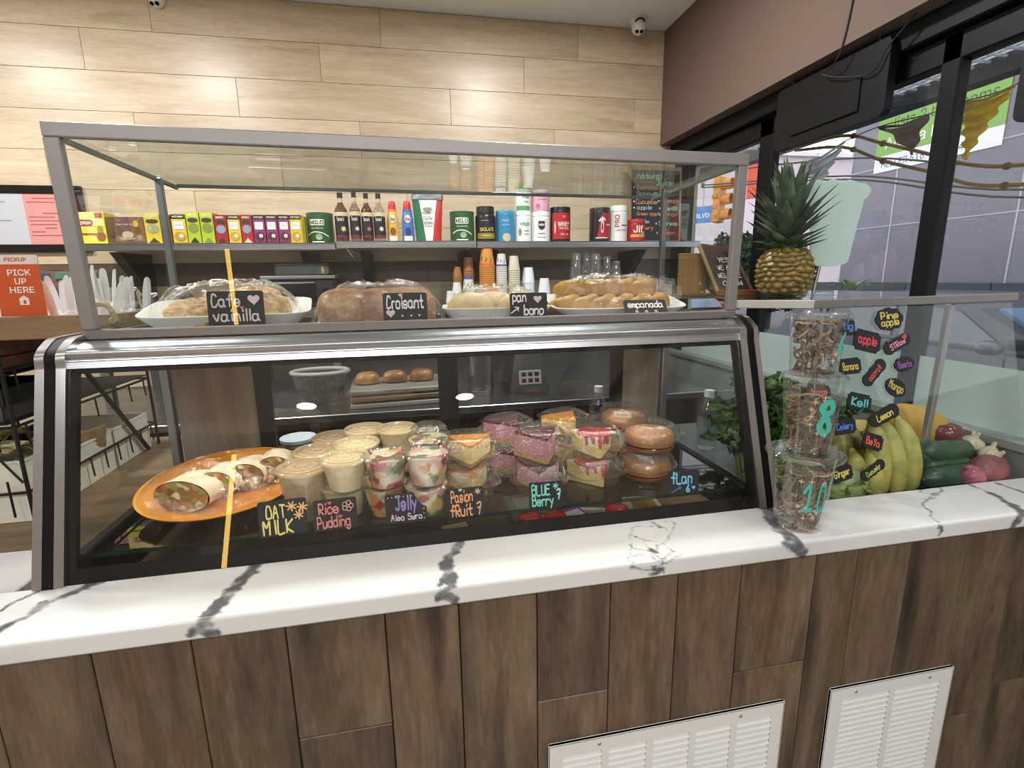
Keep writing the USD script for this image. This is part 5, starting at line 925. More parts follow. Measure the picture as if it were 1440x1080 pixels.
# dark appliance and a tinted box on the ledge
t = thing("toaster_oven", "dark countertop oven with pale steel frame on the ledge behind the left bread tray", "appliance", (-0.42, 2.19, LZ + 0.0004)); obj(t, "body", bb(-0.13, 0.13, -0.13, 0.13, 0, 0.105, 0.006), M("#262829", 0.35)); obj(t, "top_frame", bb(-0.135, 0.135, -0.135, 0.135, 0.105, 0.118, 0.003), STEEL_DULL); obj(t, "door", bb(-0.10, 0.06, -0.134, -0.13, 0.02, 0.09, 0.002), M("#0e1011", 0.1)); obj(t, "handle", tube([(-0.1, -0.145, 0.09), (0.06, -0.145, 0.09)], 0.004), STEEL); obj(t, "knob", mv(rot(lathe([(0.012, 0), (0.010, 0.012), (0, 0.012)], 14), "x", 90), (0.095, -0.13, 0.06)), BLACK)
t = thing("plastic_bin", "pale green translucent bin on the dark oven", "bin", (-0.42, 2.19, LZ + 0.1186)); obj(t, "body", bb(-0.10, 0.10, -0.06, 0.06, 0, 0.042, 0.008), glass((0.6, 0.72, 0.68), 0.12, 0.05, body=0.4, bodycol="#6c8079")); obj(t, "lid", bb(-0.103, 0.103, -0.063, 0.063, 0.042, 0.046, 0.002), CLEAR)

# ---- back bench seen through the case doors
bench = thing("steel_bench", "stainless work bench behind the display case", "work bench")
obj(bench, "worktop", bb(-1.25, 1.15, 1.72, BACK - 0.005, 1.035, 1.06, 0.003), SS); obj(bench, "backsplash", bb(-1.12, 1.15, BACK - 0.024, BACK - 0.006, 1.06, 1.39), M("#77797b", 0.3, 1.0)); obj(bench, "undershelf", bb(-1.25, 1.15, 1.74, 2.38, 0.45, 0.47), SS)
for x in (-1.2, -0.35, 0.4, 1.1): obj(bench, "leg", tube([(x, 1.77, 0), (x, 1.77, 1.035)], 0.02), STEEL_DULL); obj(bench, "leg", tube([(x, 2.34, 0), (x, 2.34, 1.035)], 0.02), STEEL_DULL)
obj(bench, "front_panel", bb(-1.2, 1.1, 1.80, 1.81, 0.47, 1.034), M("#4b4c4d", 0.4, 0.9))
BZ = 1.0604
def behind(px, y): return ony(px, 540, y)[0]
t = thing("blender", "dark blender base with a keypad, seen through the right case door", "blender", (behind(738, 1.95), 1.95, BZ), 3); obj(t, "base", mv(lathe([(0, 0), (0.085, 0), (0.088, 0.02), (0.062, 0.15), (0.05, 0.165), (0, 0.165)], 4 * 8, 6.0), (0, 0, 0)), M("#2b2c2d", 0.4), smooth=30); obj(t, "keypad", mv(rot(bb(-0.045, 0.045, -0.003, 0.003, -0.028, 0.028, 0.002), "x", -11), (0, -0.080, 0.062)), M("#8d8f90", 0.4)); obj(t, "keys", cat([mv(rot(bb(-0.009, 0.009, -0.003, 0.003, -0.008, 0.008, 0.001), "x", -11), (-0.026 + 0.026 * i, -0.083 + 0.0045 * j, 0.05 + 0.024 * j)) for i in range(3) for j in range(2)]), BLACK)
obj(t, "jug", mv(lathe([(0.048, 0.165), (0.055, 0.2), (0.075, 0.335), (0.078, 0.34)], 32, 6.0), (0, 0, 0)), glass((0.85, 0.86, 0.86), 0.1, 0.05, body=0.1), smooth=30)
t = thing("steel_canister", "tall steel canister left of the blender", "canister", (behind(676, 1.9), 1.9, BZ)); obj(t, "body", lathe([(0, 0), (0.05, 0), (0.05, 0.15), (0.05, 0.21), (0.046, 0.212)], 30), STEEL, smooth=30); obj(t, "ring", lathe([(0.051, 0.02), (0.0515, 0.024), (0.051, 0.028)], 30), CHROME)
t = thing("wire_basket", "white wire bread basket seen through the left case door", "basket", (behind(452, 1.95), 1.95, BZ + 0.0)); obj(t, "rim", tube([(0.10 * math.cos(a), 0.07 * math.sin(a), 0.11) for a in np.linspace(0, 6.2832, 30)], 0.009), M("#a9a7a2", 0.5, bump=0.6, bscale=120), smooth=True); obj(t, "bowl", lathe([(0.0, 0.0), (0.06, 0.0), (0.09, 0.06), (0.1, 0.108)], 30), M("#6f6a62", 0.6, c2="#45413b", scale=80)); obj(t, "foot", bb(-0.09, 0.09, -0.06, 0.06, -0.0, 0.004), STEEL)
t = thing("tray_stack", "stack of brown bread trays on the bench behind the left door", "trays", (behind(560, 1.9), 1.9, BZ), 4)
for k in range(3): obj(t, "tray", bb(-0.17, 0.17, -0.12, 0.12, 0.024 * k, 0.024 * k + 0.018, 0.004), M(("#8d8a84", "#6d5238", "#7d7a74")[k], 0.4))
for k in range(3): obj(t, "roll", mv(bread_mesh(0.09, 0.07, 0.045, 0.003, 14, 30 + k), (-0.11 + 0.1 * k, 0, 0.0665)), CRUST, smooth=True)
t = thing("lidded_tub", "small white lidded tub behind the left case door", "tub", (behind(411, 1.3), 1.30, 1.035)); obj(t, "tub", lathe([(0, 0), (0.032, 0), (0.040, 0.075)], 24), MILKY, smooth=30); obj(t, "sauce", lathe([(0, 0.001), (0.031, 0.001), (0.0375, 0.06), (0, 0.06)], 24), M("#8a8448", 0.5)); obj(t, "lid", lathe([(0.0425, 0.073), (0.0435, 0.081), (0.036, 0.082), (0, 0.081)], 24), M("#cfd8e2", 0.4), smooth=30)
rs = thing("rear_work_shelf", "narrow dark work shelf on legs behind the display case", "shelf"); obj(rs, "board", bb(-0.55, 0.655, REAR + 0.02, 1.50, 1.010, 1.0345, 0.002), M("#33322f", 0.4, 0.4))
for x in (-0.52, 0.63): obj(rs, "leg", bb(x - 0.015, x + 0.015, 1.3, 1.33, 0, 1.01), STEEL_DULL)
def bottle(label, x, y, z, h=0.2, r=0.03):
    t = thing("water_bottle", label, "bottle", (x, y, z)); k = [(0, 0.002), (r * 0.9, 0.0), (r, 0.006)]
    for i in range(5): k += [(r, h * (0.06 + 0.1 * i)), (r * 0.95, h * (0.09 + 0.1 * i)), (r, h * (0.12 + 0.1 * i))]
    obj(t, "bottle", lathe(k + [(r, h * 0.62), (r * 0.9, h * 0.7), (r * 0.45, h * 0.86), (r * 0.42, h * 0.9)], 24), glass((0.9, 0.92, 0.92), 0.14, 0.02), smooth=40); obj(t, "cap", lathe([(r * 0.48, h * 0.89), (r * 0.48, h), (0, h)], 16), M("#d5d8da", 0.4)); obj(t, "label_band", lathe([(r + 0.0005, h * 0.33), (r + 0.0005, h * 0.56)], 24), glass((0.75, 0.78, 0.78), 0.1, 0.1, body=0.4, bodycol="#a9b0ae"))
bottle("clear water bottle behind the right case door", behind(842, 1.35), 1.35, 1.035, 0.155, 0.026)
bottle("clear water bottle standing on the right side shelf behind the case", 0.79, 1.22, 1.0256, 0.165, 0.028)

# ================================================================== LEFT OF THE CASE
side = thing("side_counter", "brown wood-look side counter top left of the display case carrying the black wire rack", "counter")
obj(side, "top", bb(-1.6, -0.575, 0.9055, 1.70, 1.005, 1.03, 0.002), M("#8a765c", 0.45, c2="#5f4e3a", scale=3.0, stretch=(1.2, 9, 9), contrast=(0.3, 0.7))); obj(side, "cabinet", bb(-1.6, -0.60, 0.93, 1.68, 0, 1.005), GROUT_DARK)
# licence frame on the wall
q0, q1 = ony(-22, 263, BACK), ony(128, 355, BACK)
fx0, fx1, fz0, fz1 = -1.70, -1.262, 1.632, 1.884
fr = thing("wall_frame", "black wall frame with a white and a pink paper notice, left of the shelf", "frame", ((fx0 + fx1) / 2, BACK - 0.002, (fz0 + fz1) / 2)); W_, H_ = fx1 - fx0, fz1 - fz0
obj(fr, "backing", bb(-W_ / 2, W_ / 2, -0.008, 0, -H_ / 2, H_ / 2, 0.002), M("#141416", 0.3)); bw = 0.030
for q in ((-W_ / 2, W_ / 2, H_ / 2 - bw, H_ / 2), (-W_ / 2, W_ / 2, -H_ / 2, -H_ / 2 + bw), (-W_ / 2, -W_ / 2 + bw, -H_ / 2, H_ / 2), (W_ / 2 - bw * 1.8, W_ / 2, -H_ / 2, H_ / 2)): obj(fr, "border", bb(q[0], q[1], -0.016, -0.004, q[2], q[3], 0.003), M("#101012", 0.25, spec=0.6))
def notice(x0, x1, c, ink, seed):
    p = obj(fr, "paper_notice", bb(x0, x1, -0.0095, -0.0085, -H_ / 2 + bw, H_ / 2 - bw), M(c, 0.6)); rg = random.Random(seed); g = []
    for k in range(11):
        z = H_ / 2 - bw - 0.018 - 0.014 * k; a = x0 + 0.01 + rg.choice((0, 0, 0.02, 0.05)); b = min(x1 - 0.01, a + rg.uniform(0.03, 0.11))
        if b > a + 0.01 and rg.random() < 0.8: g.append(bb(a, b, -0.0099, -0.0094, z - 0.002, z + 0.002))
    obj(p, "text_lines", cat(g), M(ink, 0.6))
notice(-W_ / 2 + bw, 0.012, "#b9bbbf", "#84878d", 3); notice(0.012, W_ / 2 - bw * 1.8, "#cf8d88", "#a05a56", 5)
# rack of black wire
rk = thing("wire_rack", "black wire rack of crates and bins left of the display case", "rack"); WB = M("#151413", 0.5)
RX0, RX1, RY0, RY1 = -1.12, -0.772, 1.085, 1.62
for x, y in ((RX0, RY0), (RX1, RY0 + 0.02), (RX0, RY1), (RX1, RY1)): obj(rk, "upright", tube([(x, y, 1.030), (x, y, 1.40)], 0.004, 6), WB)
for z in (1.098, 1.232, 1.345):
    obj(rk, "rail", tube([(RX0, RY0, z), (RX1, RY0 + 0.02, z), (RX1, RY1, z), (RX0, RY1, z), (RX0, RY0, z)], 0.0032, 6), WB)
    for k in range(9 if z < 1.1 else 7):
        y = RY0 + 0.05 + (RY1 - RY0 - 0.08) * k / (8 if z < 1.1 else 6); h = 0.046
        obj(rk, "wire", tube([(RX1, y, z), (RX1 + 0.002, y, z - h + 0.0)], 0.0022, 6), WB)
    for k in range(5): x = RX0 + 0.03 + (RX1 - RX0 - 0.05) * k / 4; obj(rk, "wire", tube([(x, RY0 + 0.003, z + 0.03), (x, RY0 + 0.003, z - 0.044)], 0.0022, 6), WB)
obj(rk, "brace", tube([(RX1 - 0.06, RY0 + 0.003, 1.235), (RX1 - 0.002, RY0 + 0.015, 1.12)], 0.0024, 6), WB); obj(rk, "brace", tube([(RX1, 1.30, 1.36), (RX1, 1.56, 1.035)], 0.006, 6), WB)
for z in (1.2425, 1.3335): obj(rk, "shelf_floor", bb(RX0, RX1, RY0 + 0.005, RY1, z - 0.002, z, 0.0005), M("#1b1917", 0.6))
CRW = M("#806649", 0.55, c2="#987d5a", scale=5, stretch=(1.5, 12, 12), contrast=(0.35, 0.7)); CRW2 = M("#6b4a33", 0.6, c2="#7f5a3e", scale=5, stretch=(1.5, 12, 12))
def crate(label, x0, x1, y0, y1, z0, z1, m, slats=1, handle=False):
    t = thing("wooden_crate", label, "crate", ((x0 + x1) / 2, (y0 + y1) / 2, z0)); w, d, h = x1 - x0, y1 - y0, z1 - z0; hs = h / slats
    for k in range(slats):
        for yy in (-d / 2, d / 2 - 0.010): obj(t, "slat", bb(-w / 2, w / 2, yy, yy + 0.010, hs * k + 0.001, hs * (k + 1) - 0.001, 0.0015), m)
        for xx in (-w / 2, w / 2 - 0.010): obj(t, "slat", bb(xx, xx + 0.010, -d / 2 + 0.0105, d / 2 - 0.0105, hs * k + 0.001, hs * (k + 1) - 0.001, 0.0015), m)
    obj(t, "floor", bb(-w / 2 + 0.01, w / 2 - 0.01, -d / 2 + 0.01, d / 2 - 0.01, 0, 0.006), m)
    if handle:
        obj(t, "rope_handle", tube(spline([(w / 2 - 0.05, -d / 2 - 0.006, h + 0.012), (w / 2 - 0.028, -d / 2 - 0.012, h + 0.017), (w / 2 - 0.004, -d / 2 - 0.008, h + 0.016), (w / 2 + 0.006, -d / 2 - 0.004, h * 0.75), (w / 2 + 0.002, -d / 2 - 0.002, h * 0.5)], 6), 0.005, 8), M("#b5a57e", 0.8, c2="#8c7c58", scale=200), smooth=True)
        obj(t, "rope_knot", mv(rough_up(ball(0.009, 3), 0.002, 200, 3), (w / 2 + 0.004, -d / 2 - 0.006, h * 0.68)), M("#a4946c", 0.8, c2="#7f7050", scale=200), smooth=True)
crate("long pale wooden crate of white plastic spoons, top of the wire rack", -1.14, -0.566, 1.10, 1.30, 1.4005, 1.4465, CRW, 1, True)
crate("darker wooden crate behind black wires, under the spoon crate", -1.13, -0.79, 1.10, 1.30, 1.3345, 1.3985, CRW2, 2)
SPOON = M("#f1f2f3", 0.4); rg = random.Random(11); sp0 = None
for k in range(48):
    x = -0.93 + 0.35 * (k / 47) + rg.uniform(-0.006, 0.006); y = 1.15 + 0.026 * (k % 4) + rg.uniform(0, 0.01); a, b = rg.uniform(-9, 9) + (16 if k > 43 else 0), rg.uniform(-10, 6)
    if sp0 is None:
        sp0 = numbered("/World", "plastic_spoon"); X_ = UsdGeom.Xform.Define(stage, sp0); tag(sp0, "white plastic spoon standing handle up among its fellows in the long wooden crate", "spoon", "white plastic spoons in the crate")
        X_.AddTranslateOp(); X_.AddRotateZOp(); X_.AddRotateXOp(); X_.AddRotateYOp()
        n_ = 14; zz = np.linspace(0.03, 0.102, n_); hw = 0.0042 + 0.0036 * np.sin(np.linspace(0.4, 2.9, n_)); hw[-1] *= 0.5
        P_ = np.array([[(w_ * u, 0.0035 * (1 - abs(u)) * (1 if s_ else -0.4), z) for u in np.linspace(-1, 1, 5)] for s_ in (1,) for z, w_ in zip(zz, hw)]).reshape(n_, 5, 3); hd = grid(P_)
        bk = grid(P_ * [1, -0.5, 1]); obj(sp0, "handle", cat(hd, (bk[0], bk[1][:, ::-1])), SPOON, smooth=40)
        obj(sp0, "bowl", mv(sc(ball(1, 2), (0.013, 0.004, 0.02)), (0, 0, 0.016)), SPOON, smooth=True); pp = sp0
    else: pp = dup(sp0, "white plastic spoon standing handle up among its fellows in the long wooden crate", (0, 0, 0), 0, "white plastic spoons in the crate")
    pr = stage.GetPrimAtPath(pp); pr.GetAttribute("xformOp:translate").Set(Gf.Vec3d(x, y, 1.4075 + (0.022 if 38 < k < 43 else 0.0) + rg.uniform(-0.0, 0.012))); pr.GetAttribute("xformOp:rotateZ").Set(rg.uniform(-40, 40)); pr.GetAttribute("xformOp:rotateX").Set(b); pr.GetAttribute("xformOp:rotateY").Set(a)
# sign, bag
s = thing("pickup_sign", "orange card sign reading pick up here, standing in the spoon crate", "sign", (-0.722, 1.116, 1.4075), 4, rx=-2); OG = M("#d0561f", 0.5)
obj(s, "card", bb(-0.036, 0.036, -0.001, 0.001, 0, 0.150, 0.0006), OG); obj(s, "header", bb(-0.036, 0.036, -0.0016, -0.0011, 0.133, 0.150), M("#e6ddd6", 0.5)); obj(s, "header_print", mv(stand(print_shape("PICKUP", 0.034, 0.002, 0.1415)), (0, -0.0018, 0)), M("#c9542a", 0.5))
for w_, wd, z in (("PICK", 0.036, 0.118), ("UP", 0.018, 0.102), ("HERE", 0.038, 0.086)): obj(s, "lettering", mv(stand(print_shape(w_, wd, 0.004, z, True, 0.0115)), (0, -0.0012, 0)), M("#f6ece4", 0.5))
obj(s, "house_icon", mv(stand(flat(Polygon([(-0.003, 0.058), (0.012, 0.058), (0.012, 0.070), (0.0045, 0.076), (-0.003, 0.070)]), 0.0004)), (0, -0.0012, 0)), M("#f1e6de", 0.5)); obj(s, "house_door", mv(stand(flat(Polygon([(0.003, 0.060), (0.007, 0.060), (0.007, 0.067), (0.003, 0.067)]), 0.0003)), (0, -0.0017, 0)), OG)
bgp = thing("chip_bag", "brown snack bag with a blue and green printed top behind the spoons", "snack bag", (-0.79, 1.36, 1.4005), 3)
gx, gz = np.meshgrid(np.linspace(-1, 1, 20), np.linspace(0, 1, 20), indexing="ij"); P_ = np.stack([gx * 0.085, -0.03 * (1 - gx ** 4) * np.sin(np.pi * np.clip(gz, 0.02, 1)) + 0.004 * (meshkit.fbm(np.stack([gx * 4, gz * 4, gx * 0], -1), 3, 4) - 0.5), gz * 0.135], -1)
m_ = grid(P_); obj(bgp, "bag_front", m_, M("#6d5748", 0.25, c2="#544236", scale=25, coat=0.3), smooth=True); obj(bgp, "bag_back", (m_[0] * [1, -1, 1], m_[1][:, ::-1]), M("#6d5748", 0.3), smooth=True)
obj(bgp, "blue_print", mv(rot(bb(-0.07, -0.015, -0.002, 0, -0.007, 0.007, 0.0005), "x", -14), (0, -0.014, 0.121)), M("#3f5578", 0.3)); obj(bgp, "green_print", mv(rot(bb(-0.005, 0.06, -0.002, 0, -0.007, 0.007, 0.0005), "x", -14), (0, -0.014, 0.121)), M("#4f9070", 0.3))
t = thing("black_tray", "black tray on the wire rack under the wooden crates", "tray", (-0.945, 1.19, 1.2740)); obj(t, "tray", cat(bb(-0.165, 0.165, -0.085, 0.085, 0, 0.004), bb(-0.165, 0.165, -0.085, -0.081, 0.004, 0.034), bb(-0.165, 0.165, 0.081, 0.085, 0.004, 0.034), bb(-0.165, -0.161, -0.081, 0.081, 0.004, 0.034), bb(0.161, 0.165, -0.081, 0.081, 0.004, 0.034)), BLACK_MATT)
t = thing("container_lid", "pale green plastic lid, upper of two in the black tray", "lid", (-0.88, 1.165, 1.3105), 8, rx=2); obj(t, "lid", lathe([(0, 0), (0.045, 0), (0.047, 0.003), (0.03, 0.004), (0, 0.0035)], 30), M("#c8cf9a", 0.4), smooth=30); obj(t, "tab", box((0.05, 0, 0.0015), (0.012, 0.014, 0.002), 0.0006), M("#c8cf9a", 0.4))
t = thing("container_lid", "pale green plastic lid, lower of two in the black tray", "lid", (-0.915, 1.155, 1.3045), -4); obj(t, "lid", lathe([(0, 0), (0.05, 0), (0.052, 0.003), (0.033, 0.004), (0, 0.0035)], 30), M("#bfc795", 0.4), smooth=30); obj(t, "tab", box((0.055, 0, 0.0015), (0.012, 0.014, 0.002), 0.0006), M("#bfc795", 0.4))
t = thing("gray_tray", "grey plastic tray on the rack above the tea packets", "tray", (-0.93, 1.19, 1.2430)); obj(t, "tray", cat(bb(-0.14, 0.14, -0.08, 0.08, 0, 0.004), bb(-0.14, 0.14, -0.08, -0.076, 0.004, 0.03), bb(-0.14, 0.14, 0.076, 0.08, 0.004, 0.03), bb(0.136, 0.14, -0.076, 0.076, 0.004, 0.03), bb(-0.14, -0.136, -0.076, 0.076, 0.004, 0.03)), M("#4c4a47", 0.5))
BIN = M("#e2decf", 0.5)
def bin_(label, x0, x1, y0, y1, h):
    t = thing("white_bin", label, "bin", ((x0 + x1) / 2, (y0 + y1) / 2, 1.0304)); w, d = (x1 - x0) / 2, (y1 - y0) / 2
    for n_, b in (("side", bb(-w, w, -d, -d + 0.004, 0, h, 0.001)), ("side", bb(-w, w, d - 0.004, d, 0, h, 0.001)), ("side", bb(-w, -w + 0.004, -d + 0.0042, d - 0.0042, 0, h, 0.001)), ("side", bb(w - 0.004, w, -d + 0.0042, d - 0.0042, 0, h, 0.001)), ("floor", bb(-w + 0.004, w - 0.004, -d + 0.004, d - 0.004, 0, 0.004)), ("rim", cat(bb(-w - 0.002, w + 0.002, -d - 0.002, -d + 0.004, h, h + 0.006, 0.001), bb(-w - 0.002, w + 0.002, d - 0.004, d + 0.002, h, h + 0.006, 0.001), bb(w - 0.004, w + 0.002, -d, d, h, h + 0.006, 0.001), bb(-w - 0.002, -w + 0.004, -d, d, h, h + 0.006, 0.001)))): obj(t, n_, b, BIN)
bin_("white bin full of tea packets at the left edge", -1.02, -0.782, 1.118, 1.255, 0.124); bin_("white bin with brown bags seen through the left case end, nearer one", -1.0, -0.782, 1.265, 1.42, 0.098); bin_("white bin seen through the left case end, farther one", -1.0, -0.782, 1.43, 1.60, 0.098)
for k in range(26):
    x, y = rg.uniform(-1.0, -0.80), rg.uniform(1.13, 1.245); z = 1.150 + 0.009 * (k // 5) + rg.uniform(0, 0.006); c = rg.choice(("#e6dc9a", "#d3d098", "#eee6b8", "#b9c278", "#dccf8a")) if k != 24 else "#9a4a52"
    lab = f"small yellow green tea packet in the heaped bin at the left edge" if k != 24 else "dark pink tea packet on the heap in the bin at the left edge"
    t = thing("tea_packet", lab, "packet", (x, y, z), rg.uniform(0, 180), "yellow green tea packets in the bin" if k != 24 else None, rx=rg.uniform(-50, 50))
    pm_ = np.array([[(u * 0.026, v_ * 0.02, 0.0035 * (1 - u * u) * (1 - v_ * v_)) for v_ in np.linspace(-1, 1, 5)] for u in np.linspace(-1, 1, 6)]); g1 = grid(pm_); obj(t, "packet", cat(g1, (g1[0] * [1, 1, -1] - (0, 0, 0.0002), g1[1][:, ::-1])), M(c, 0.4, c2="#6f6f48" if k != 24 else "#d98a90", scale=60, contrast=(0.5, 0.62))); [obj(t, "seal", box((sx_ * 0.0265, 0, 0), (0.004, 0.04, 0.0006)), M("#d6d2b0", 0.4)) for sx_ in (-1, 1)]
for k in range(7):
    t = thing("paper_bag", "small folded brown paper bag standing in the nearer white bin", "paper bag", (-0.97 + 0.027 * k, 1.34 + 0.012 * (k % 3), 1.0365), 80 + 15 * (k % 3), "brown paper bags in the white bin", rx=rg.uniform(-14, 14)); obj(t, "bag", bb(-0.05, 0.05, -0.004, 0.004, 0, 0.125 + 0.01 * (k % 3), 0.001), M("#a88a62", 0.7, c2="#8f7350", scale=30)); obj(t, "fold", bb(-0.05, 0.05, -0.0055, -0.004, 0.07, 0.085, 0.0005), M("#96794f", 0.7))
# cameras on the ceiling
for lab, px, py in (("white dome security camera on the ceiling by the beige soffit", 897, 38), ("white dome security camera at the top edge, left of centre", 222, -2)):
    q = onz(px, py, CEIL - 0.03); t = thing("security_camera", lab, "security camera", (q[0], q[1], CEIL), -10)
    obj(t, "mount", lathe([(0.032, 0), (0.034, -0.012), (0.03, -0.02), (0, -0.02)], 24), WHITE, smooth=30); obj(t, "head", mv(rot(lathe([(0, -0.034), (0.012, -0.034), (0.022, -0.028), (0.028, -0.015), (0.03, 0.0), (0.027, 0.012), (0, 0.018)], 28), "x", -38), (0, -0.006, -0.032)), WHITE, smooth=35)
    for sx in (-1, 1): obj(t, "lens", mv(rot(lathe([(0, -0.0355), (0.007, -0.0355), (0.008, -0.033)], 16), "x", -38), (sx * 0.0095, -0.006, -0.032)), BLACK)
    obj(t, "eyelid", mv(rot(tube([(0.024 * math.cos(a), 0.0, 0.024 * math.sin(a)) for a in np.linspace(0.5, 2.64, 10)], 0.003), "x", 20), (0, -0.031, -0.035)), BLACK)

# ================================================================== RIGHT: GUARD, PRODUCE, TAGS
GZ = 1.4405
gb = thing("produce_guard", "glass guard with grey aluminium top bar over the produce, right of the display case", "glass guard")
g_pts = [np.array([0.660, 0.945, GZ]), np.array([0.778, 0.872, GZ]), np.array([1.268, 0.862, GZ + 0.004])]
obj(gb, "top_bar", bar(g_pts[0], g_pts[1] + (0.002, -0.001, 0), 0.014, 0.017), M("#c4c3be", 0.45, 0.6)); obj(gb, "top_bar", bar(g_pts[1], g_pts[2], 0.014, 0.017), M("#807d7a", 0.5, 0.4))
obj(gb, "post", bar((1.117, 0.885, 1.0255), (1.117, 0.875, GZ - 0.008), 0.013, 0.013), ALU)
gf0, gf1 = np.array([0.778, ZC + 0.0005]), np.array([0.864, GZ - 0.008])
P4 = np.array([(0.672, gf0[0], gf0[1]), (1.264, gf0[0], gf0[1]), (1.264, gf1[0], gf1[1]), (0.78, gf1[0] + 0.006, gf1[1])]); obj(gb, "front_glass", (P4, np.array([[0, 1, 2], [0, 2, 3]])), glass((0.93, 0.955, 0.945), 0.035))
top = Polygon([(0.668, 0.955), (0.780, 0.880), (1.262, 0.872), (1.262, 1.36), (0.668, 1.36)]); st_ = prism(top, 0.0002); obj(gb, "glass_shelf", (st_[0][:len(st_[0])] + (0, 0, GZ + 0.0088), st_[1]), glass((0.86, 0.9, 0.88), 0.08))
obj(gb, "rear_rail", bar((0.668, 1.36, GZ), (1.262, 1.36, GZ), 0.012, 0.014), ALU)
for x in (0.70, 1.25): obj(gb, "rear_post", bar((x, 1.36, 1.0255), (x, 1.36, GZ - 0.007), 0.012, 0.012), ALU)
pd = thing("produce_counter", "dark counter deck under the produce by the window", "counter"); obj(pd, "deck", bb(0.668, 1.262, 0.7725, 1.45, 1.005, 1.025, 0.002), M("#3c4240", 0.3)); obj(pd, "cabinet", bb(0.69, 1.24, 0.80, 1.43, 0, 1.005), GROUT_DARK)
PZ, TOPG = 1.0254, GZ + 0.0094
# name tags stuck to the glass
gnr = np.array([0, -(gf1[1] - gf0[1]), gf1[0] - gf0[0]]); gnr /= np.linalg.norm(gnr); gup = np.array([0, gf1[0] - gf0[0], gf1[1] - gf0[1]]); gup /= np.linalg.norm(gup)
def tag_on_glass(label, px, py, w, h, ang, lines, col, shape="plaque", extra=None):
    q = onplane(px, py, (0, *gf0), gnr) + gnr * 0.0006; a = math.radians(ang); t = thing("name_tag", label, "name tag", q)
    if shape == "oval": s = Point(0, 0).buffer(0.5, 12); from shapely import affinity; s = affinity.scale(s, w, h)
    elif shape == "wavy": s = unary_union([Point(w * (i / 4 - 0.5) * 0.78, 0).buffer(h * (0.5 if i % 2 == 0 else 0.46), 8) for i in range(5)])
    elif shape == "cloud": s = unary_union([Point(w * 0.36 * math.cos(k), h * 0.26 * math.sin(k)).buffer(h * 0.26, 8) for k in np.arange(8) * math.pi / 4] + [Point(0, 0).buffer(h * 0.4)])
    else: s = Polygon([(-w / 2, -h / 2), (w / 2, -h / 2), (w / 2, h / 2), (-w / 2, h / 2)]); s = s.difference(unary_union([Point(x, y).buffer(h * 0.16, 6) for x in (-w / 2, w / 2) for y in (-h / 2, h / 2)]))
    R_ = lambda m, d: ((lambda v: np.stack([v[:, 0] * math.cos(a) - v[:, 1] * math.sin(a), v[:, 0] * math.sin(a) + v[:, 1] * math.cos(a), v[:, 2] + d], 1))(np.asarray(m[0])) @ np.array([[1, 0, 0], gup, gnr]), m[1])
    obj(t, "slate", R_(prism(s, 0.0025), 0), M("#121113", 0.6))
    n = len(lines)
    for k, word in enumerate(lines): obj(t, "lettering", R_(flat(L(word, w * 0.74, h * (0.42 if n == 1 else 0.29), 0, 0 if n == 1 else h * (0.17 - 0.34 * k), 0.2, 30 + k + len(word)), 0.0006), 0.0025), M(col, 0.6))
    if extra: obj(t, "heart", R_(flat(heart(*extra[:3]), 0.0006), 0.0026), M(extra[3], 0.6))
tg = tag_on_glass
tg("black cloud shaped tag lettered pine apple in yellow, topmost right", 1249, 449, 0.060, 0.046, 4, ["Pine", "apple"], "#c9b45a", "cloud"); tg("black plaque tag lettered apple in red", 1218, 480, 0.062, 0.042, -14, ["apple"], "#c9404a"); tg("black tag lettered straw in pink with a red heart", 1260, 484, 0.054, 0.026, 24, ["STRaw"], "#d98a9a", "wavy", (0.022, 0.006, 0.007, "#c93a46"))
tg("black plaque tag lettered banana in yellow beside the cup tower", 1194, 515, 0.050, 0.032, 3, ["Banana"], "#c9b24a"); tg("black slanted tag lettered carrot in orange red", 1228, 524, 0.054, 0.026, 42, ["carrot"], "#cf5a3a", "wavy"); tg("black oval tag lettered beets in purple", 1270, 512, 0.046, 0.030, 8, ["Beets"], "#8a4a96", "cloud")
tg("black oval tag lettered mango in yellow green", 1258, 545, 0.050, 0.036, -28, ["Mango"], "#b9a44e", "oval"); tg("black plaque tag lettered kell in turquoise", 1207, 566, 0.054, 0.036, -14, ["Kell"], "#5cb4b9"); tg("black wavy tag lettered lemon in yellow", 1242, 584, 0.056, 0.030, 20, ["Lemon"], "#cfc05a", "wavy")
tg("black plaque tag lettered celery in blue", 1186, 600, 0.052, 0.030, 4, ["Celery"], "#4f74c9"); tg("black tag lettered beya in orange red", 1226, 621, 0.046, 0.032, -20, ["BeYa"], "#d0583c"); tg("black tag lettered ginger in yellow, lowest left by the cup", 1182, 666, 0.050, 0.030, 12, ["Ginger"], "#cdbd63"); tg("black wavy tag lettered cucumber in yellow green, lowest right", 1226, 661, 0.052, 0.022, 28, ["Cucumbr"], "#a9bd5a", "wavy")
tg("dark tag lettered orange in red, seen through the middle cup", 1150, 552, 0.052, 0.026, 0, ["Orange"], "#c4605a"); tg("dark tag with blue lettering half hidden by the top cup", 1190, 460, 0.034, 0.034, 0, ["fig"], "#4a6ec0")
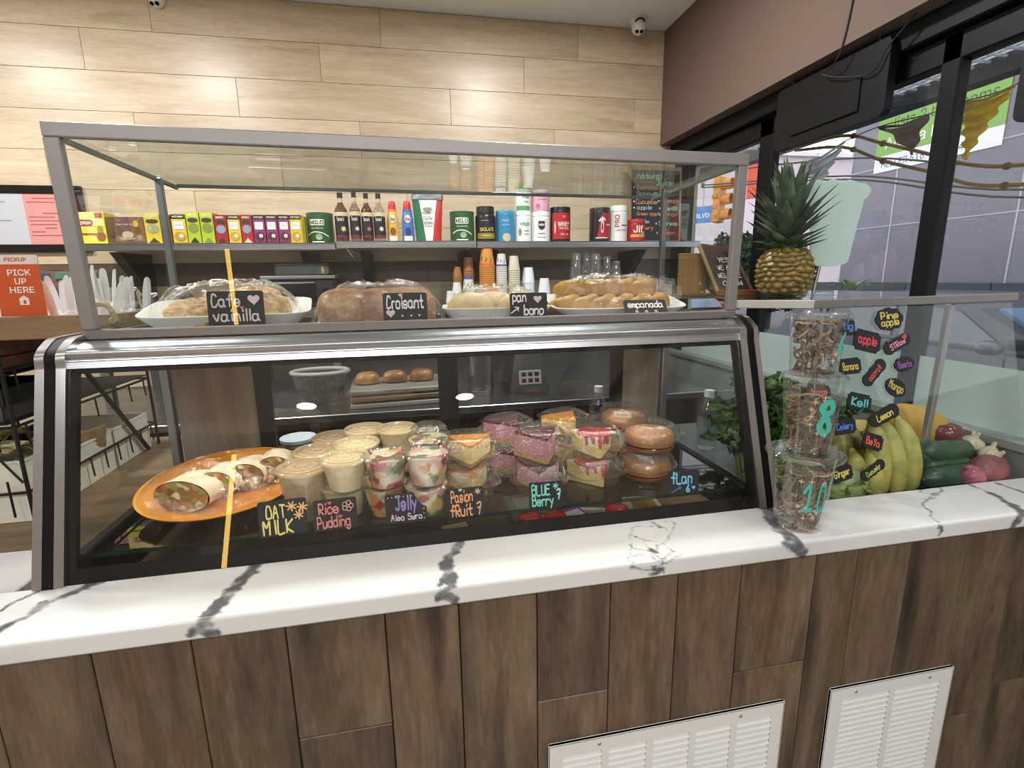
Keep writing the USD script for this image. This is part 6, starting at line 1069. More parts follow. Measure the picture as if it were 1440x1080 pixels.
# tower of three clear cups with paper shreds
def shreds(seed, r0, r1, h, n=70):
    rg = np.random.default_rng(seed); out = []
    for k in range(n):
        a0, z0 = rg.uniform(0, 6.28), rg.uniform(0.006, h); lim = lambda z: r0 + (r1 - r0) * z / 0.12 - 0.004; q = []; a, z = a0, z0; rr = rg.uniform(0.5, 1.0); da, dz, curl = rg.normal(0, 0.34), rg.normal(0, 0.0085), rg.uniform(1, 4)
        for s_ in np.linspace(0, 1, 9):
            a += da * 0.6; z = np.clip(z + dz + 0.006 * math.sin(curl * 6 * s_), 0.003, h + 0.004); rad = lim(z) * np.clip(rr + 0.25 * math.sin(curl * 3 * s_ + a0), 0.15, 1.0); q.append((rad * math.cos(a), rad * math.sin(a), z))
        q = spline(q, 2); t_ = np.gradient(q, axis=0); t_ /= np.linalg.norm(t_, axis=1, keepdims=True) + 1e-9; w_ = np.cross(t_, rg.normal(0, 1, 3)); w_ /= np.linalg.norm(w_, axis=1, keepdims=True) + 1e-9; w_ *= rg.uniform(0.0012, 0.0024); P_ = np.stack([q - w_, q + w_], 1); rad2 = np.linalg.norm(P_[..., :2], axis=-1, keepdims=True); mx = lim(P_[..., 2:]); P_[..., :2] *= np.minimum(1, mx / np.maximum(rad2, 1e-6)); out.append(grid(P_))
    return cat(out)
SHR = M("#8f7c68", 0.7, c2="#5a4739", scale=14, contrast=(0.3, 0.7)); SHR2 = M("#b59c7c", 0.7); CUPC = glass((0.96, 0.965, 0.96), 0.10, 0.02)
def tall_cup(label, loc, h, rb, rt, fillh, num, ncol, seed, lid_r, rz=0, crosses=True):
    t = thing("plastic_cup", label, "plastic cup", loc, rz)
    obj(t, "cup", lathe([(0, 0.003), (rb * 0.8, 0.003), (rb * 0.9, 0.0), (rb, 0.001), (rb + 0.0006, 0.006)] + [(rb + (rt - rb) * f, h * f) for f in np.linspace(0.08, 1, 8)] + [(rt + 0.0015, h + 0.001), (rt + 0.001, h - 0.002)], 44), CUPC, smooth=35)
    obj(t, "lid", lathe([(lid_r * 0.96, h - 0.004), (lid_r, h - 0.003), (lid_r * 1.01, h), (lid_r * 0.99, h + 0.002), (lid_r * 0.93, h + 0.0025), (lid_r * 0.90, h + 0.0055), (lid_r * 0.84, h + 0.0058), (lid_r * 0.80, h + 0.0035), (0, h + 0.0035)], 44), glass((0.93, 0.935, 0.93), 0.13, 0.06, body=0.10, bodycol="#c3c5c3"), smooth=30)
    obj(t, "paper_shreds", shreds(seed, rb, rt, fillh), SHR, kind="stuff"); obj(t, "pale_shreds", shreds(seed + 50, rb, rt, fillh, 16), SHR2, kind="stuff")
    def on_wall(shape):
        m = flat(shape, 0.0007); v, f = trimesh.remesh.subdivide_to_size(m[0], m[1], 0.006, 12)[:2]; R = rb + (rt - rb) * v[:, 1] / h + 0.0005 + v[:, 2]; a = v[:, 0] / ((rb + rt) / 2); return np.stack([R * np.sin(a), -R * np.cos(a), v[:, 1]], 1), f
    for word, w_, hh, cx, cy, sd in num: obj(t, "painted_number", on_wall(L(word, w_, hh, cx, cy, 0.17, sd)), M(ncol, 0.5))
    if crosses: obj(t, "painted_cross", on_wall(unary_union([LineString([(x - 0.0035, y), (x + 0.0035, y)]).buffer(0.0006) for x, y in crosses] + [LineString([(x, y - 0.0035), (x, y + 0.0035)]).buffer(0.0006) for x, y in crosses])), M("#e0c6a0", 0.6))
    return t
bx, by = 0.6415, 0.702
tall_cup("lowest clear cup of the tower, painted 10, on the stone ledge", (bx, by, ZC + 0.0004), 0.133, 0.037, 0.049, 0.100, [("1", 0.017, 0.045, 0.014, 0.068, 3), ("0", 0.015, 0.046, 0.036, 0.068, 5)], "#4fb5a4", 3, 0.0605, -45, [(0.002, 0.096), (0.016, 0.097), (0.0, 0.050), (0.012, 0.050), (0.010, 0.030), (0.034, 0.094)])
z2 = ZC + 0.0004 + 0.133 + 0.0062; tall_cup("middle clear cup of the tower, painted 8 in turquoise", (bx + 0.003, by + 0.001, z2), 0.124, 0.035, 0.0455, 0.082, [("8", 0.026, 0.056, 0.024, 0.064, 7)], "#4fb5a4", 7, 0.0495, -43, [(0.006, 0.090), (0.002, 0.078), (0.002, 0.066), (0.002, 0.052), (0.014, 0.038), (0.026, 0.034), (0.018, 0.098)])
z3 = z2 + 0.124 + 0.0062; tall_cup("topmost clear cup of the tower, full of brown paper shreds", (bx - 0.001, by, z3), 0.093, 0.034, 0.0415, 0.080, [("6", 0.018, 0.030, 0.044, 0.052, 9)], "#4fb5a4", 11, 0.0475, -45, [(0.034, 0.036), (0.03, 0.026)])
# pineapple, acrylic cup, boards on the guard's glass
pp = thing("pineapple", "whole pineapple with a tall green crown standing on the glass guard", "pineapple", (0.853, 1.052, TOPG), 10)
n_, m__ = 220, 150; th = np.linspace(0, 2 * math.pi, n_, endpoint=False); tv = np.linspace(0, 1, m__); HH = 0.112
TH, TV = np.meshgrid(th, tv, indexing="ij"); rad = 0.0565 * (np.clip(1 - np.abs(2 * TV - 0.94) ** 3.0 * 0.42, 0, 1)) * np.clip(np.sqrt(np.clip(1 - (2 * np.abs(TV - 0.5)) ** 14, 0, 1)) * 1.0, 0.25, 1)
wv = meshkit.fbm(np.stack([np.cos(TH) * 2, np.sin(TH) * 2, TV * 3], -1), 2, 3) - 0.5; wu = meshkit.fbm(np.stack([np.cos(TH) * 2 + 7, np.sin(TH) * 2, TV * 3], -1), 2, 8) - 0.5; U = TH / (2 * math.pi) * 15 + wu * 1.2; V_ = TV * 9.5 + wv * 1.2; Vi = np.round(V_ ); best = np.full(TH.shape, 9.0); bid = np.zeros(TH.shape)
for dv in (-1, 0, 1):
    row = Vi + dv; off = (row % 2) * 0.5
    for du in (0, 1): cu = np.floor(U - off) + off + du; d = np.hypot((U - cu) * 1.0, (V_ - row) * 0.95); up = d < best; best = np.where(up, d, best); bid = np.where(up, (cu % 15) * 17 + row * 5, bid)
bump = np.clip(1 - (best / 0.60) ** 2, 0, 1); tip = np.clip(1 - best / 0.16, 0, 1); rad = rad + 0.0045 * bump ** 0.7 + 0.003 * tip
S_ = np.stack([rad * np.cos(TH), rad * np.sin(TH), TV * HH], -1); S_ = np.concatenate([S_, S_[:1]], 0); v, f = grid(S_)
rnd_ = np.modf(np.sin(bid * 12.9898) * 43758.5)[0]; c1, c2, c3 = np.array(lin("#9a7a30")), np.array(lin("#5f6028")), np.array(lin("#2e2210")); mixv = np.clip(0.5 + rnd_ * 0.5 + 0.2 * (TV - 0.4), 0, 1)[..., None]
col = (c1 * (1 - mixv * 0.7) + c2 * mixv * 0.7) * (1 - np.clip(1.0 - bump * 1.15, 0, 1)[..., None]) + c3 * np.clip(1.0 - bump * 1.15, 0, 1)[..., None]; col = col * (1 - tip[..., None] * 0.6) + np.array(lin("#c9b07a")) * tip[..., None] * 0.6; col = np.concatenate([col, col[:1]], 0).reshape(-1, 3)
obj(pp, "body", (v, f), tinted(0.42, coat=0.1, bump=0.2, bscale=220), smooth=True, prim=col)
obj(pp, "base", lathe([(0, 0.0), (0.03, 0.001), (0.02, 0.004), (0, 0.004)], 20), M("#5c4a20", 0.6)); obj(pp, "stem_core", lathe([(0.026, HH - 0.006), (0.014, HH + 0.03), (0.006, HH + 0.09), (0, HH + 0.09)], 12), M("#3d5230", 0.6), smooth=True)
LEAF1 = leafmat("#34463a", "#5d6e58", 40, 0.45, 0.08); LEAF2 = leafmat("#3d5240", "#74876a", 40, 0.45, 0.08)
def blade(L_, w, az, lean, z0, bend, r0=0.010, keel=0.35):
    n = 12; s_ = np.linspace(0, 1, n); ang = math.radians(lean) + math.radians(bend) * s_ ** 1.4; ds = L_ / (n - 1); rr = r0 + np.concatenate([[0], np.cumsum(np.sin(ang[:-1]) * ds)]); zz = z0 + np.concatenate([[0], np.cumsum(np.cos(ang[:-1]) * ds)]); hw = w / 2 * np.clip((1 - s_) ** 0.75 * (0.8 + 0.5 * np.sin(np.pi * s_ * 0.9)), 0, None)
    P_ = []
    for i in range(n):
        for_, row = np.linspace(-1, 1, 5), []
        for u in for_: k = keel * hw[i] * u * u; row.append((rr[i] - k * math.cos(ang[i]) * 1.0, u * hw[i], zz[i] + k * math.sin(ang[i])))
        P_.append(row)
    g1 = rot(grid(np.array(P_)), "z", az); return g1
rg = random.Random(5)
for k in range(74):
    f_ = k / 73; az = k * 137.5 + rg.uniform(-12, 12); lean = 82 - 72 * f_ ** 0.75 + rg.uniform(-6, 6); Ln = 0.055 + 0.075 * min(1, f_ * 1.5) + rg.uniform(-0.01, 0.012)
    obj(pp, "leaf", blade(Ln * 1.02, 0.026 + 0.010 * f_, az, lean, HH - 0.008 + 0.065 * f_, rg.uniform(-18, 26) * (1 - f_ * 0.5), 0.018 * (1 - f_) + 0.003), LEAF1 if k % 3 else LEAF2, smooth=True)
for az, lean, Ln in ((-40, 14, 0.165), (150, 6, 0.130), (200, 20, 0.145), (20, 34, 0.13), (190, 62, 0.11)): obj(pp, "leaf", blade(Ln, 0.026, az, lean, HH + 0.05, 6, 0.004), LEAF2, smooth=True)
ac = thing("acrylic_sign", "pale mint acrylic panel cut like a smoothie cup on a thin rod by the pineapple", "sign", (0.985, 1.07, TOPG), -6)
tp_ = [(-0.062, 0.255), (-0.045, 0.262), (-0.03, 0.258), (-0.012, 0.264), (0.006, 0.259), (0.026, 0.262), (0.045, 0.256), (0.060, 0.254), (0.074, 0.243), (0.071, 0.228), (0.062, 0.218), (0.060, 0.205), (0.050, 0.14), (0.043, 0.085), (0.034, 0.072), (0.0, 0.066), (-0.032, 0.070), (-0.042, 0.082), (-0.048, 0.14), (-0.058, 0.21), (-0.070, 0.226), (-0.073, 0.243)]
obj(ac, "panel", sc(stand(prism(Polygon(spline(tp_ + tp_[:1], 5)[:-1]).buffer(0), 0.005)), (1.12, 1.0, 1.0)), glass((0.8, 0.88, 0.85), 0.05, 0.25, body=0.93, bodycol="#d3e6df")); obj(ac, "rod", tube([(-0.028, 0.003, 0.006), (-0.018, 0.003, 0.075)], 0.004, 8), CHROME); obj(ac, "base", bb(-0.06, 0.02, -0.02, 0.026, 0, 0.006, 0.002), CLEAR)
wbz = thing("wooden_board", "plain upright wooden board behind the pineapple on the glass guard", "board", (0.70, 1.19, TOPG), 4); obj(wbz, "board", bb(-0.038, 0.038, -0.008, 0.008, 0, 0.105, 0.002), M("#8f6b3c", 0.45, c2="#a57e4a", scale=6, stretch=(14, 14, 1.5))); obj(wbz, "foot", bb(-0.03, 0.03, -0.03, 0.03, 0, 0.004, 0.001), M("#7a5a32", 0.5)); obj(wbz, "pin", mv(rot(lathe([(0, 0.001), (0.003, 0.0), (0.003, -0.001)], 10), "x", 90), (0.018, -0.0085, 0.03)), WHITE)
af = thing("easel_chalkboard", "small A-frame chalkboard with pale wooden legs and white lettering behind the pineapple", "chalkboard", (0.778, 1.14, TOPG), -8)
WL = M("#b0905a", 0.5, c2="#93744a", scale=25)
for x0_, x1_ in ((-0.078, -0.036), (0.078 - 0.05, 0.078)): pass
obj(af, "leg", bar((-0.036, -0.012, 0.004), (-0.075, 0.030, 0.125), 0.008, 0.006), WL); obj(af, "leg", bar((0.052, -0.012, 0.004), (0.010, 0.030, 0.112), 0.008, 0.006), M("#6d4a36", 0.5)); obj(af, "foot_rail", bb(-0.040, 0.058, -0.016, -0.004, 0.0, 0.014, 0.001), M("#7a4a2a", 0.5)); obj(af, "top_rail", bar((-0.072, 0.029, 0.122), (0.012, 0.029, 0.110), 0.006, 0.012), M("#6b4038", 0.5))
bp = np.array([(-0.036, -0.010, 0.014), (0.050, -0.010, 0.014), (0.012, 0.027, 0.108), (-0.070, 0.027, 0.118)]); bp2 = bp + (0, 0.004, 0.002); obj(af, "board", (np.vstack([bp, bp2]), np.array([[0, 1, 2], [0, 2, 3], [4, 6, 5], [4, 7, 6], [0, 5, 1], [0, 4, 5], [1, 6, 2], [1, 5, 6], [2, 7, 3], [2, 6, 7], [3, 4, 0], [3, 7, 4]])), M("#3b2a2a", 0.5))
ex, eu = np.array([1, 0, 0.0]), (bp[3] - bp[0]); eu = eu / np.linalg.norm(eu); eu = np.array([-0.25, 0.35, 0.9]); eu /= np.linalg.norm(eu); en = np.cross(ex, eu)
for word, o_, w_ in (("YES", 0.66, 0.03), ("WE ARE", 0.48, 0.045), ("WELCOME", 0.30, 0.058), ("OPEN", 0.12, 0.05)):
    m = flat(L(word, w_, 0.011, 0, 0, 0.17, len(word)), 0.0005); o = bp[0] * (1 - o_) + bp[3] * o_ + (0.040 * 1.0, -0.0005, 0.004); obj(af, "lettering", (o + m[0] @ np.array([ex, eu, en]), m[1]), M("#d9d5d0", 0.6))
t = thing("small_card_box", "tiny white and green box left of the wooden board on the guard", "box", (0.655 + 0.02, 1.28, TOPG)); obj(t, "box", bb(-0.015, 0.015, -0.012, 0.012, 0, 0.03, 0.002), M("#b9c4bb", 0.4)); obj(t, "lid", bb(-0.016, 0.016, -0.013, 0.013, 0.03, 0.035, 0.001), M("#5e7a68", 0.4))
# ---- fruit and vegetables
def tube_fruit(L_, r, bend, prof, n=18, sides=14, ridges=0):
    s_ = np.linspace(0, 1, n); a = (s_ - 0.5) * bend; R = L_ / max(bend, 1e-3); c = np.stack([R * np.sin(a), np.zeros(n), R * (1 - np.cos(a))], 1) if bend > 1e-3 else np.stack([(s_ - 0.5) * L_, 0 * s_, 0 * s_], 1); rr = r * np.interp(s_, [p[0] for p in prof], [p[1] for p in prof]); m = tube(c, rr, sides)
    if ridges:
        v = m[0].copy(); k = np.arange(len(v)) % sides; d = v[:n * sides] - np.repeat(c, sides, 0); v[:n * sides] += d * (0.05 * np.cos(k[:n * sides] * 2 * math.pi / sides * ridges))[:, None]; m = (v, m[1])
    return m
def orient(m, rx=0, ry=0, rz=0): return rot(rot(rot(m, "x", rx), "y", ry), "z", rz)
BANP = [(0, 0.25), (0.06, 0.32), (0.14, 0.7), (0.3, 0.97), (0.6, 1.0), (0.82, 0.8), (0.93, 0.45), (1, 0.22)]
BAN = M("#b8ac58", 0.5, c2="#7f8a44", scale=26, contrast=(0.42, 0.7), bump=0.15, bscale=60); BANT = M("#4a4224", 0.6)
def bananas(label, base, n, spread, rz, L_=0.165, r=0.021):
    t = thing("plantain_bunch", label, "plantains", base, rz)
    for k in range(n):
        m = orient(tube_fruit(L_, r * (1 - 0.05 * (k % 2)), 0.75, BANP, 18, 10, 5), 0, 90, 0); m = orient(m, 0, 14 + 4 * (k % 2), 180); a = (k - (n - 1) / 2) * spread; m = rot(mv(m, (0.020, 0, L_ * 0.46)), "z", a - 90); p = obj(t, "plantain", mv(m, ((k - (n - 1) / 2) * r * 1.75, 0.0, 0)), BAN, smooth=True)
    obj(t, "stalk", mv(orient(tube([(0, 0, 0), (0, 0.012, 0.02)], [0.016, 0.008], 8), 0, 0, 0), (0, 0.0, L_ * 0.93)), BANT, smooth=True)
bananas("large bunch of yellow green plantains standing behind the glass, right of the tags", (0.992, 0.862, PZ), 3, 7, 4, 0.185, 0.022)
bananas("smaller bunch of yellow green plantains behind the lowest tags", (0.915, 0.850, PZ), 2, 10, -6, 0.120, 0.020)
bananas("bunch of ripe yellow plantains behind the beya tag", (0.945, 0.945, PZ), 3, 9, 14, 0.165, 0.019)
def melon(name, label, catg, loc, L_, r, m, rx, ry, rz, prof, bend=0.12, seed=1):
    t = thing(name, label, catg, loc, 0); obj(t, "flesh", orient(rough_up(tube_fruit(L_, r, bend, prof, 26, 22), 0.003, 25, seed), rx, ry, rz), m, smooth=True)
    e_ = orient((np.array([[-L_ / 2, 0, 0]]), np.zeros((0, 3), int)), rx, ry, rz)[0][0]; obj(t, "stem_end", mv(ball(r * 0.16, 2), e_ * 0.985), M("#4d4326", 0.7), smooth=True); return t
PAP = M("#b8862c", 0.45, c2="#a99a3a", scale=7, contrast=(0.42, 0.66), bump=0.15, bscale=40); OVP = [(0, 0.10), (0.04, 0.42), (0.14, 0.75), (0.35, 1.0), (0.6, 1.0), (0.85, 0.78), (0.96, 0.42), (1, 0.1)]
melon("papaya", "large orange yellow papaya lying highest on the produce heap", "papaya", (1.200, 0.965, PZ + 0.098), 0.185, 0.052, PAP, 0, 26, -14, OVP, 0.1, 3); melon("papaya", "smaller orange papaya lying below the large one", "papaya", (1.088, 0.925, PZ + 0.078), 0.15, 0.040, PAP, 0, 18, -30, OVP, 0.1, 5)
melon("papaya", "pale papaya under the large orange one, mostly hidden", "papaya", (1.16, 1.06, PZ + 0.048), 0.22, 0.048, M("#c0ac62", 0.45, c2="#b59a4a", scale=9), 0, 4, -12, OVP, 0.1, 6); melon("mango", "pale green yellow mango behind the lemon tag", "mango", (1.03, 1.03, PZ + 0.075), 0.10, 0.035, M("#a9a45e", 0.4, c2="#8d9a4a", scale=12), 0, 10, 20, OVP, 0.15, 8)
CUC = M("#22402a", 0.35, c2="#38583a", scale=14, bump=0.25, bscale=90); CUP_ = [(0, 0.2), (0.05, 0.6), (0.15, 0.9), (0.5, 1.0), (0.85, 0.9), (0.95, 0.6), (1, 0.2)]
melon("cucumber", "dark green cucumber lying uppermost right of the plantains", "cucumber", (1.165, 0.868, PZ + 0.078), 0.155, 0.026, CUC, 0, 4, 6, CUP_, 0.25, 2); melon("cucumber", "dark green cucumber end poking out beside the plantains", "cucumber", (1.105, 0.875, PZ + 0.075), 0.09, 0.025, CUC, 0, -6, -30, CUP_, 0.2, 3); melon("cucumber", "dark green cucumber at the bottom against the glass", "cucumber", (1.13, 0.823, PZ + 0.040), 0.16, 0.026, CUC, 0, 0, 2, CUP_, 0.2, 4); melon("cucumber", "dark green cucumber in the lower rear of the heap", "cucumber", (1.15, 0.853, PZ + 0.045), 0.13, 0.026, CUC, 0, 0, -4, CUP_, 0.2, 5)
def apple(label, loc, r, m, tilt_=0, name="apple", catg="apple"):
    t = thing(name, label, catg, loc, 20, rx=tilt_); obj(t, "flesh", lathe([(0, 0.08 * r), (0.3 * r, 0.0), (0.7 * r, 0.25 * r), (1.0 * r, 0.95 * r), (0.92 * r, 1.45 * r), (0.55 * r, 1.75 * r), (0.2 * r, 1.62 * r), (0, 1.5 * r)], 26), m, smooth=True); obj(t, "stem", tube([(0, 0, 1.5 * r), (0.1 * r, 0, 1.95 * r)], 0.0018, 6), M("#4b3a22", 0.7))
APR = M("#5c1a1c", 0.22, c2="#7d3434", scale=10, coat=0.3)
apple("dark red apple lying on the cucumber right of the papaya", (1.222, 0.905, PZ + 0.066), 0.034, APR, -20); 
GAR = M("#cfc6b0", 0.6, c2="#b9ab92", scale=30, stretch=(8, 8, 1))
def garlic(label, loc, r, rx):
    t = thing("garlic_bulb", label, "garlic", loc, 0, rx=rx); v, f = lathe([(0, 0), (0.5 * r, 0.02 * r), (0.98 * r, 0.6 * r), (0.9 * r, 1.1 * r), (0.5 * r, 1.5 * r), (0.2 * r, 1.8 * r), (0.16 * r, 2.3 * r), (0, 2.35 * r)], 40); a = np.arctan2(v[:, 1], v[:, 0]); v[:, :2] *= (1 + 0.07 * np.cos(a * 9))[:, None]; obj(t, "bulb", (v, f), GAR, smooth=True); obj(t, "root", lathe([(0, -0.03 * r), (0.22 * r, 0.0), (0.2 * r, 0.05 * r)], 12), M("#8a7658", 0.8))
for k, (px, py, y, lab) in enumerate(((1362, 618, 0.880, "white garlic bulb beside the dark red apple, nearest the papaya"), (1385, 622, 0.865, "white garlic bulb with an upright dry neck, in the middle"), (1388, 638, 0.835, "white garlic bulb below the one with the upright neck"), (1412, 632, 0.838, "white garlic bulb above the pink roots, rightmost"))):
    q = ony(px, py, y); garlic(lab, (min(q[0], 1.235), y, q[2] - 0.022), 0.021, (25, -8, 40, 15)[k])
SWP = M("#7d4048", 0.4, c2="#99605f", scale=9, bump=0.2, bscale=60)
melon("sweet_potato", "large pink sweet potato at the right edge against the glass", "sweet potato", (1.208, 0.812, PZ + 0.050), 0.10, 0.033, SWP, 0, -6, 14, OVP, 0.15, 7); melon("red_onion", "glossy pink onion left of the large sweet potato", "onion", (1.148, 0.800, PZ + 0.045), 0.05, 0.024, M("#8a3a52", 0.3, c2="#b56a7c", scale=18, coat=0.3), 0, 50, 0, OVP, 0.05, 9)
t = thing("produce_basket", "low dark crate propping up the back of the produce heap", "crate", (1.08, 1.17, PZ)); 
for q in ((-0.16, 0.16, -0.075, -0.067), (-0.16, 0.16, 0.067, 0.075)): obj(t, "slat", bb(*q, 0.0, 0.045, 0.002), M("#4a3c2c", 0.7))
for q in ((-0.16, -0.152, -0.066, 0.066), (0.152, 0.16, -0.066, 0.066)): obj(t, "slat", bb(*q, 0.0, 0.045, 0.002), M("#4a3c2c", 0.7))
# leafy greens
def leaf_blade(L_, w, seed, lobes=5, curl=0.25):
    n, m = 14, 9; s_ = np.linspace(0, 1, n); u = np.linspace(-1, 1, m); hw = w / 2 * np.sin(np.pi * np.clip(s_ * 0.93 + 0.05, 0, 1)) ** 0.8 * (1 + 0.22 * np.cos(s_ * lobes * 2 * math.pi)); S2, U2 = np.meshgrid(s_, u, indexing="ij"); X = U2 * hw[:, None]; Z = S2 * L_; Y = -curl * L_ * S2 ** 2 + 0.3 * np.abs(X) + 0.010 * np.sin(S2 * 17 + U2 * 4 + seed) * np.abs(U2); return grid(np.stack([X, Y, Z], -1))
def greens(name, label, catg, loc, n, h, w, m1, m2, stalk, seed, spread=0.05, ls=(0.05, 0.09)):
    t = thing(name, label, catg, loc); rg = random.Random(seed)
    for k in range(n):
        a, tl_ = rg.uniform(0, 360), rg.uniform(2, 26); hh = h * rg.uniform(0.55, 0.9); b = rmat("z", a) @ rmat("x", tl_); r_ = spread * rg.random() ** 0.5; o = np.array([r_ * math.cos(a), r_ * math.sin(a), 0])
        top_ = o + b @ np.array([0, -0.01, hh]); obj(t, "stalk", tube([o, o + b @ np.array([0, 0.004, hh * 0.5]), top_], [0.006, 0.005, 0.003], 6), stalk, smooth=True)
        for j in range(3): l_ = leaf_blade(rg.uniform(*ls), w * rg.uniform(0.7, 1.1), seed + k * 3 + j); bb_ = rmat("z", a + (j - 1) * 70 + rg.uniform(-20, 20)) @ rmat("x", tl_ + rg.uniform(5, 45)); obj(t, "leaf", (l_[0] @ bb_.T + o + (top_ - o) * (1 - 0.18 * j), l_[1]), m1 if rg.random() < 0.6 else m2, smooth=True)
G1, G2, G3 = leafmat("#1f3f1c", "#3a5f2a", 30, 0.45), leafmat("#35592a", "#5c7f3a", 30, 0.45), leafmat("#5c7d34", "#86a04e", 30, 0.45); STK = M("#8aa458", 0.45, c2="#a5b86c", scale=20)
greens("celery_bunch", "tall bunch of dark green celery leaves between the case and the cup tower", "celery", (0.770, 0.955, PZ), 22, 0.235, 0.045, G1, G2, STK, 3, 0.055); greens("kale_bunch", "bunch of dark green curly leaves behind the cup tower", "kale", (0.850, 1.02, PZ), 18, 0.19, 0.06, G1, G2, STK, 8, 0.05); greens("lettuce_bunch", "loose green leaves behind the celery and kell tags", "greens", (0.93, 1.075, PZ), 14, 0.17, 0.06, G2, G3, STK, 13, 0.05, (0.06, 0.1)); greens("celery_bunch", "low pale green celery stalks beside the lowest cup", "celery", (0.72, 0.825, PZ), 9, 0.10, 0.035, G3, G2, STK, 19, 0.02)
t = thing("cabbage", "pale green cabbage low against the glass beside the ginger tag", "cabbage", (0.862, 0.835, PZ)); obj(t, "head", mv(rough_up(ball((0.050, 0.038, 0.042), 4), 0.004, 30, 4), (0, 0, 0.042)), M("#8a9f58", 0.5, c2="#a8b878", scale=14, stretch=(1, 1, 5)), smooth=True)
for k in range(5): l_ = leaf_blade(0.085, 0.08, k, 2, 0.5); obj(t, "leaf", mv(rot(rot(l_, "x", 25), "z", 72 * k), (0.030 * math.sin(math.radians(72 * k)) * -1, 0.022 * math.cos(math.radians(72 * k)), 0.004)), leafmat("#7f9850", "#a3b46e", 14), smooth=True)
t = thing("carrot", "orange carrot tip behind the cup tower and the kell tag", "carrot", (0.87, 1.0, PZ + 0.19), 0, rx=10); obj(t, "root", rot(lathe([(0, 0), (0.006, 0.02), (0.014, 0.09), (0.012, 0.1), (0, 0.1)], 14), "x", 170), M("#cf6a34", 0.5, c2="#b9562a", scale=60, stretch=(1, 1, 6)), smooth=True); obj(t, "crown", mv(ball(0.006, 2), (0, 0.0, 0.0)), M("#7a8a3a", 0.6))
# black hanging signs in the window, seen from behind, and their cable
for lab, y0, y1, z0, z1, x in (("large black back of a sign hanging in the window under the soffit", 1.215, 1.63, 1.905, 2.095, 1.235), ("black back of a second hanging sign at the right edge", 0.50, 0.905, 1.795, 1.965, 1.235)):
    s = thing("hanging_sign", lab, "sign"); p = Polygon([(y0, z0), (y1, z0), (y1, z1), (y0, z1)]).buffer(-0.02).buffer(0.02, 6); b = prism(p, 0.025); obj(s, "panel", (np.stack([x + b[0][:, 2], b[0][:, 0], b[0][:, 1]], 1), b[1]), M("#0e0f11", 0.5, spec=0.25)); obj(s, "back_cover", bb(x - 0.006, x, y0 + 0.08, y1 - 0.08, z0 + 0.03, z0 + 0.12, 0.003), M("#0e0f11", 0.5, spec=0.25))
    for yy in (y0 + 0.05, y1 - 0.05): obj(s, "hanger", tube([(x + 0.012, yy, z1), (x + 0.012, yy, 2.112)], 0.0016, 6), STEEL_DULL)
wr = thing("cable", "thin black cable looping from the soffit along the hanging black sign", "cable"); obj(wr, "wire", tube(spline([(1.204, 1.29, 2.45), (1.201, 1.34, 2.11), (1.215, 1.42, 2.075), (1.222, 1.32, 2.03), (1.224, 1.25, 2.02), (1.226, 1.22, 2.06), (1.228, 1.15, 2.11)], 8), 0.0022, 6), M("#1a1a1c", 0.5)); obj(wr, "clip", box((1.203, 1.29, 2.44), (0.004, 0.012, 0.016), 0.001), BLACK)

# ================================================================== OUTSIDE THE WINDOW
GRZ = -0.10
struct("ground", bb(1.42, 60, -25, 70, GRZ - 0.2, GRZ), M("#56585e", 0.45, c2="#484a50", scale=1.5))
sw = thing("sidewalk", "pale concrete sidewalk outside the window", "sidewalk"); obj(sw, "slab", bb(1.42, 3.1, -20, 40, GRZ, GRZ + 0.06, 0.01), M("#8d8d8b", 0.7)); obj(sw, "kerb", bb(3.1, 3.25, -20, 40, GRZ, GRZ + 0.06, 0.01), M("#9b9b99", 0.6))
fs = thing("far_sidewalk", "sidewalk across the street at the foot of the tarped site", "sidewalk"); obj(fs, "slab", bb(6.9, 8.2, -20, 40, GRZ, GRZ + 0.1, 0.01), M("#7d7f82", 0.7)); obj(fs, "kerb", bb(6.78, 6.9, -20, 40, GRZ, GRZ + 0.1, 0.01), M("#a3a4a4", 0.6))
for y in (5.0, 9.5, 14.0): solo("road_line", bb(5.55, 5.67, y, y + 3.0, GRZ, GRZ + 0.004), M("#b9bab9", 0.6), f"white road line on the street, {('nearest', 'middle', 'farthest')[int((y - 5) / 4.5)]} of three", "road line")
# the lavender grey construction screen across the street, its panels and the banner on it
fc = thing("construction_screen", "tall lavender grey panelled screen round a building site across the street", "screen"); PAN = M("#75717e", 0.6, c2="#6c6875", scale=0.6, rnd=0.03); y = 8.40
obj(fc, "frame", bb(8.05, 8.10, -3.0, 8.40, 1.2, 6.3), M("#b3b2bf", 0.6))
ys = [8.40 - 0.93 * k for k in range(13)]
for a, b in zip(ys[1:], ys[:-1]):
    for z0 in (1.30, 2.28, 3.26, 4.24, 5.22): obj(fc, "panel", bb(8.02, 8.06, a + 0.002, b - 0.002, z0 + 0.002, z0 + 0.978, 0.002), PAN)
for a in ys: obj(fc, "seam_tape", bb(8.012, 8.02, a - 0.012, a + 0.012, 1.30, 6.2), M("#a5a4b4", 0.6))
for z0 in (2.28, 3.26, 4.24, 5.22): obj(fc, "seam_tape", bb(8.013, 8.0201, -3.0, 8.40, z0 - 0.012, z0 + 0.008), M("#9b9aab", 0.6))
hd = thing("green_hoarding", "dark green hoarding along the foot of the grey screen", "fence"); 
for k in range(9): obj(hd, "board", bb(7.70, 7.73, 9.2 - 1.22 * (k + 1) + 0.01, 9.2 - 1.22 * k, GRZ + 0.1, 1.34 if k < 5 else 1.22, 0.005), M("#2e3b3f", 0.6))
bn = thing("banner", "green and white rental banner on the grey screen with large lettering", "banner", (8.015, 6.93, 3.18)); BW, BH = 1.98, 0.92
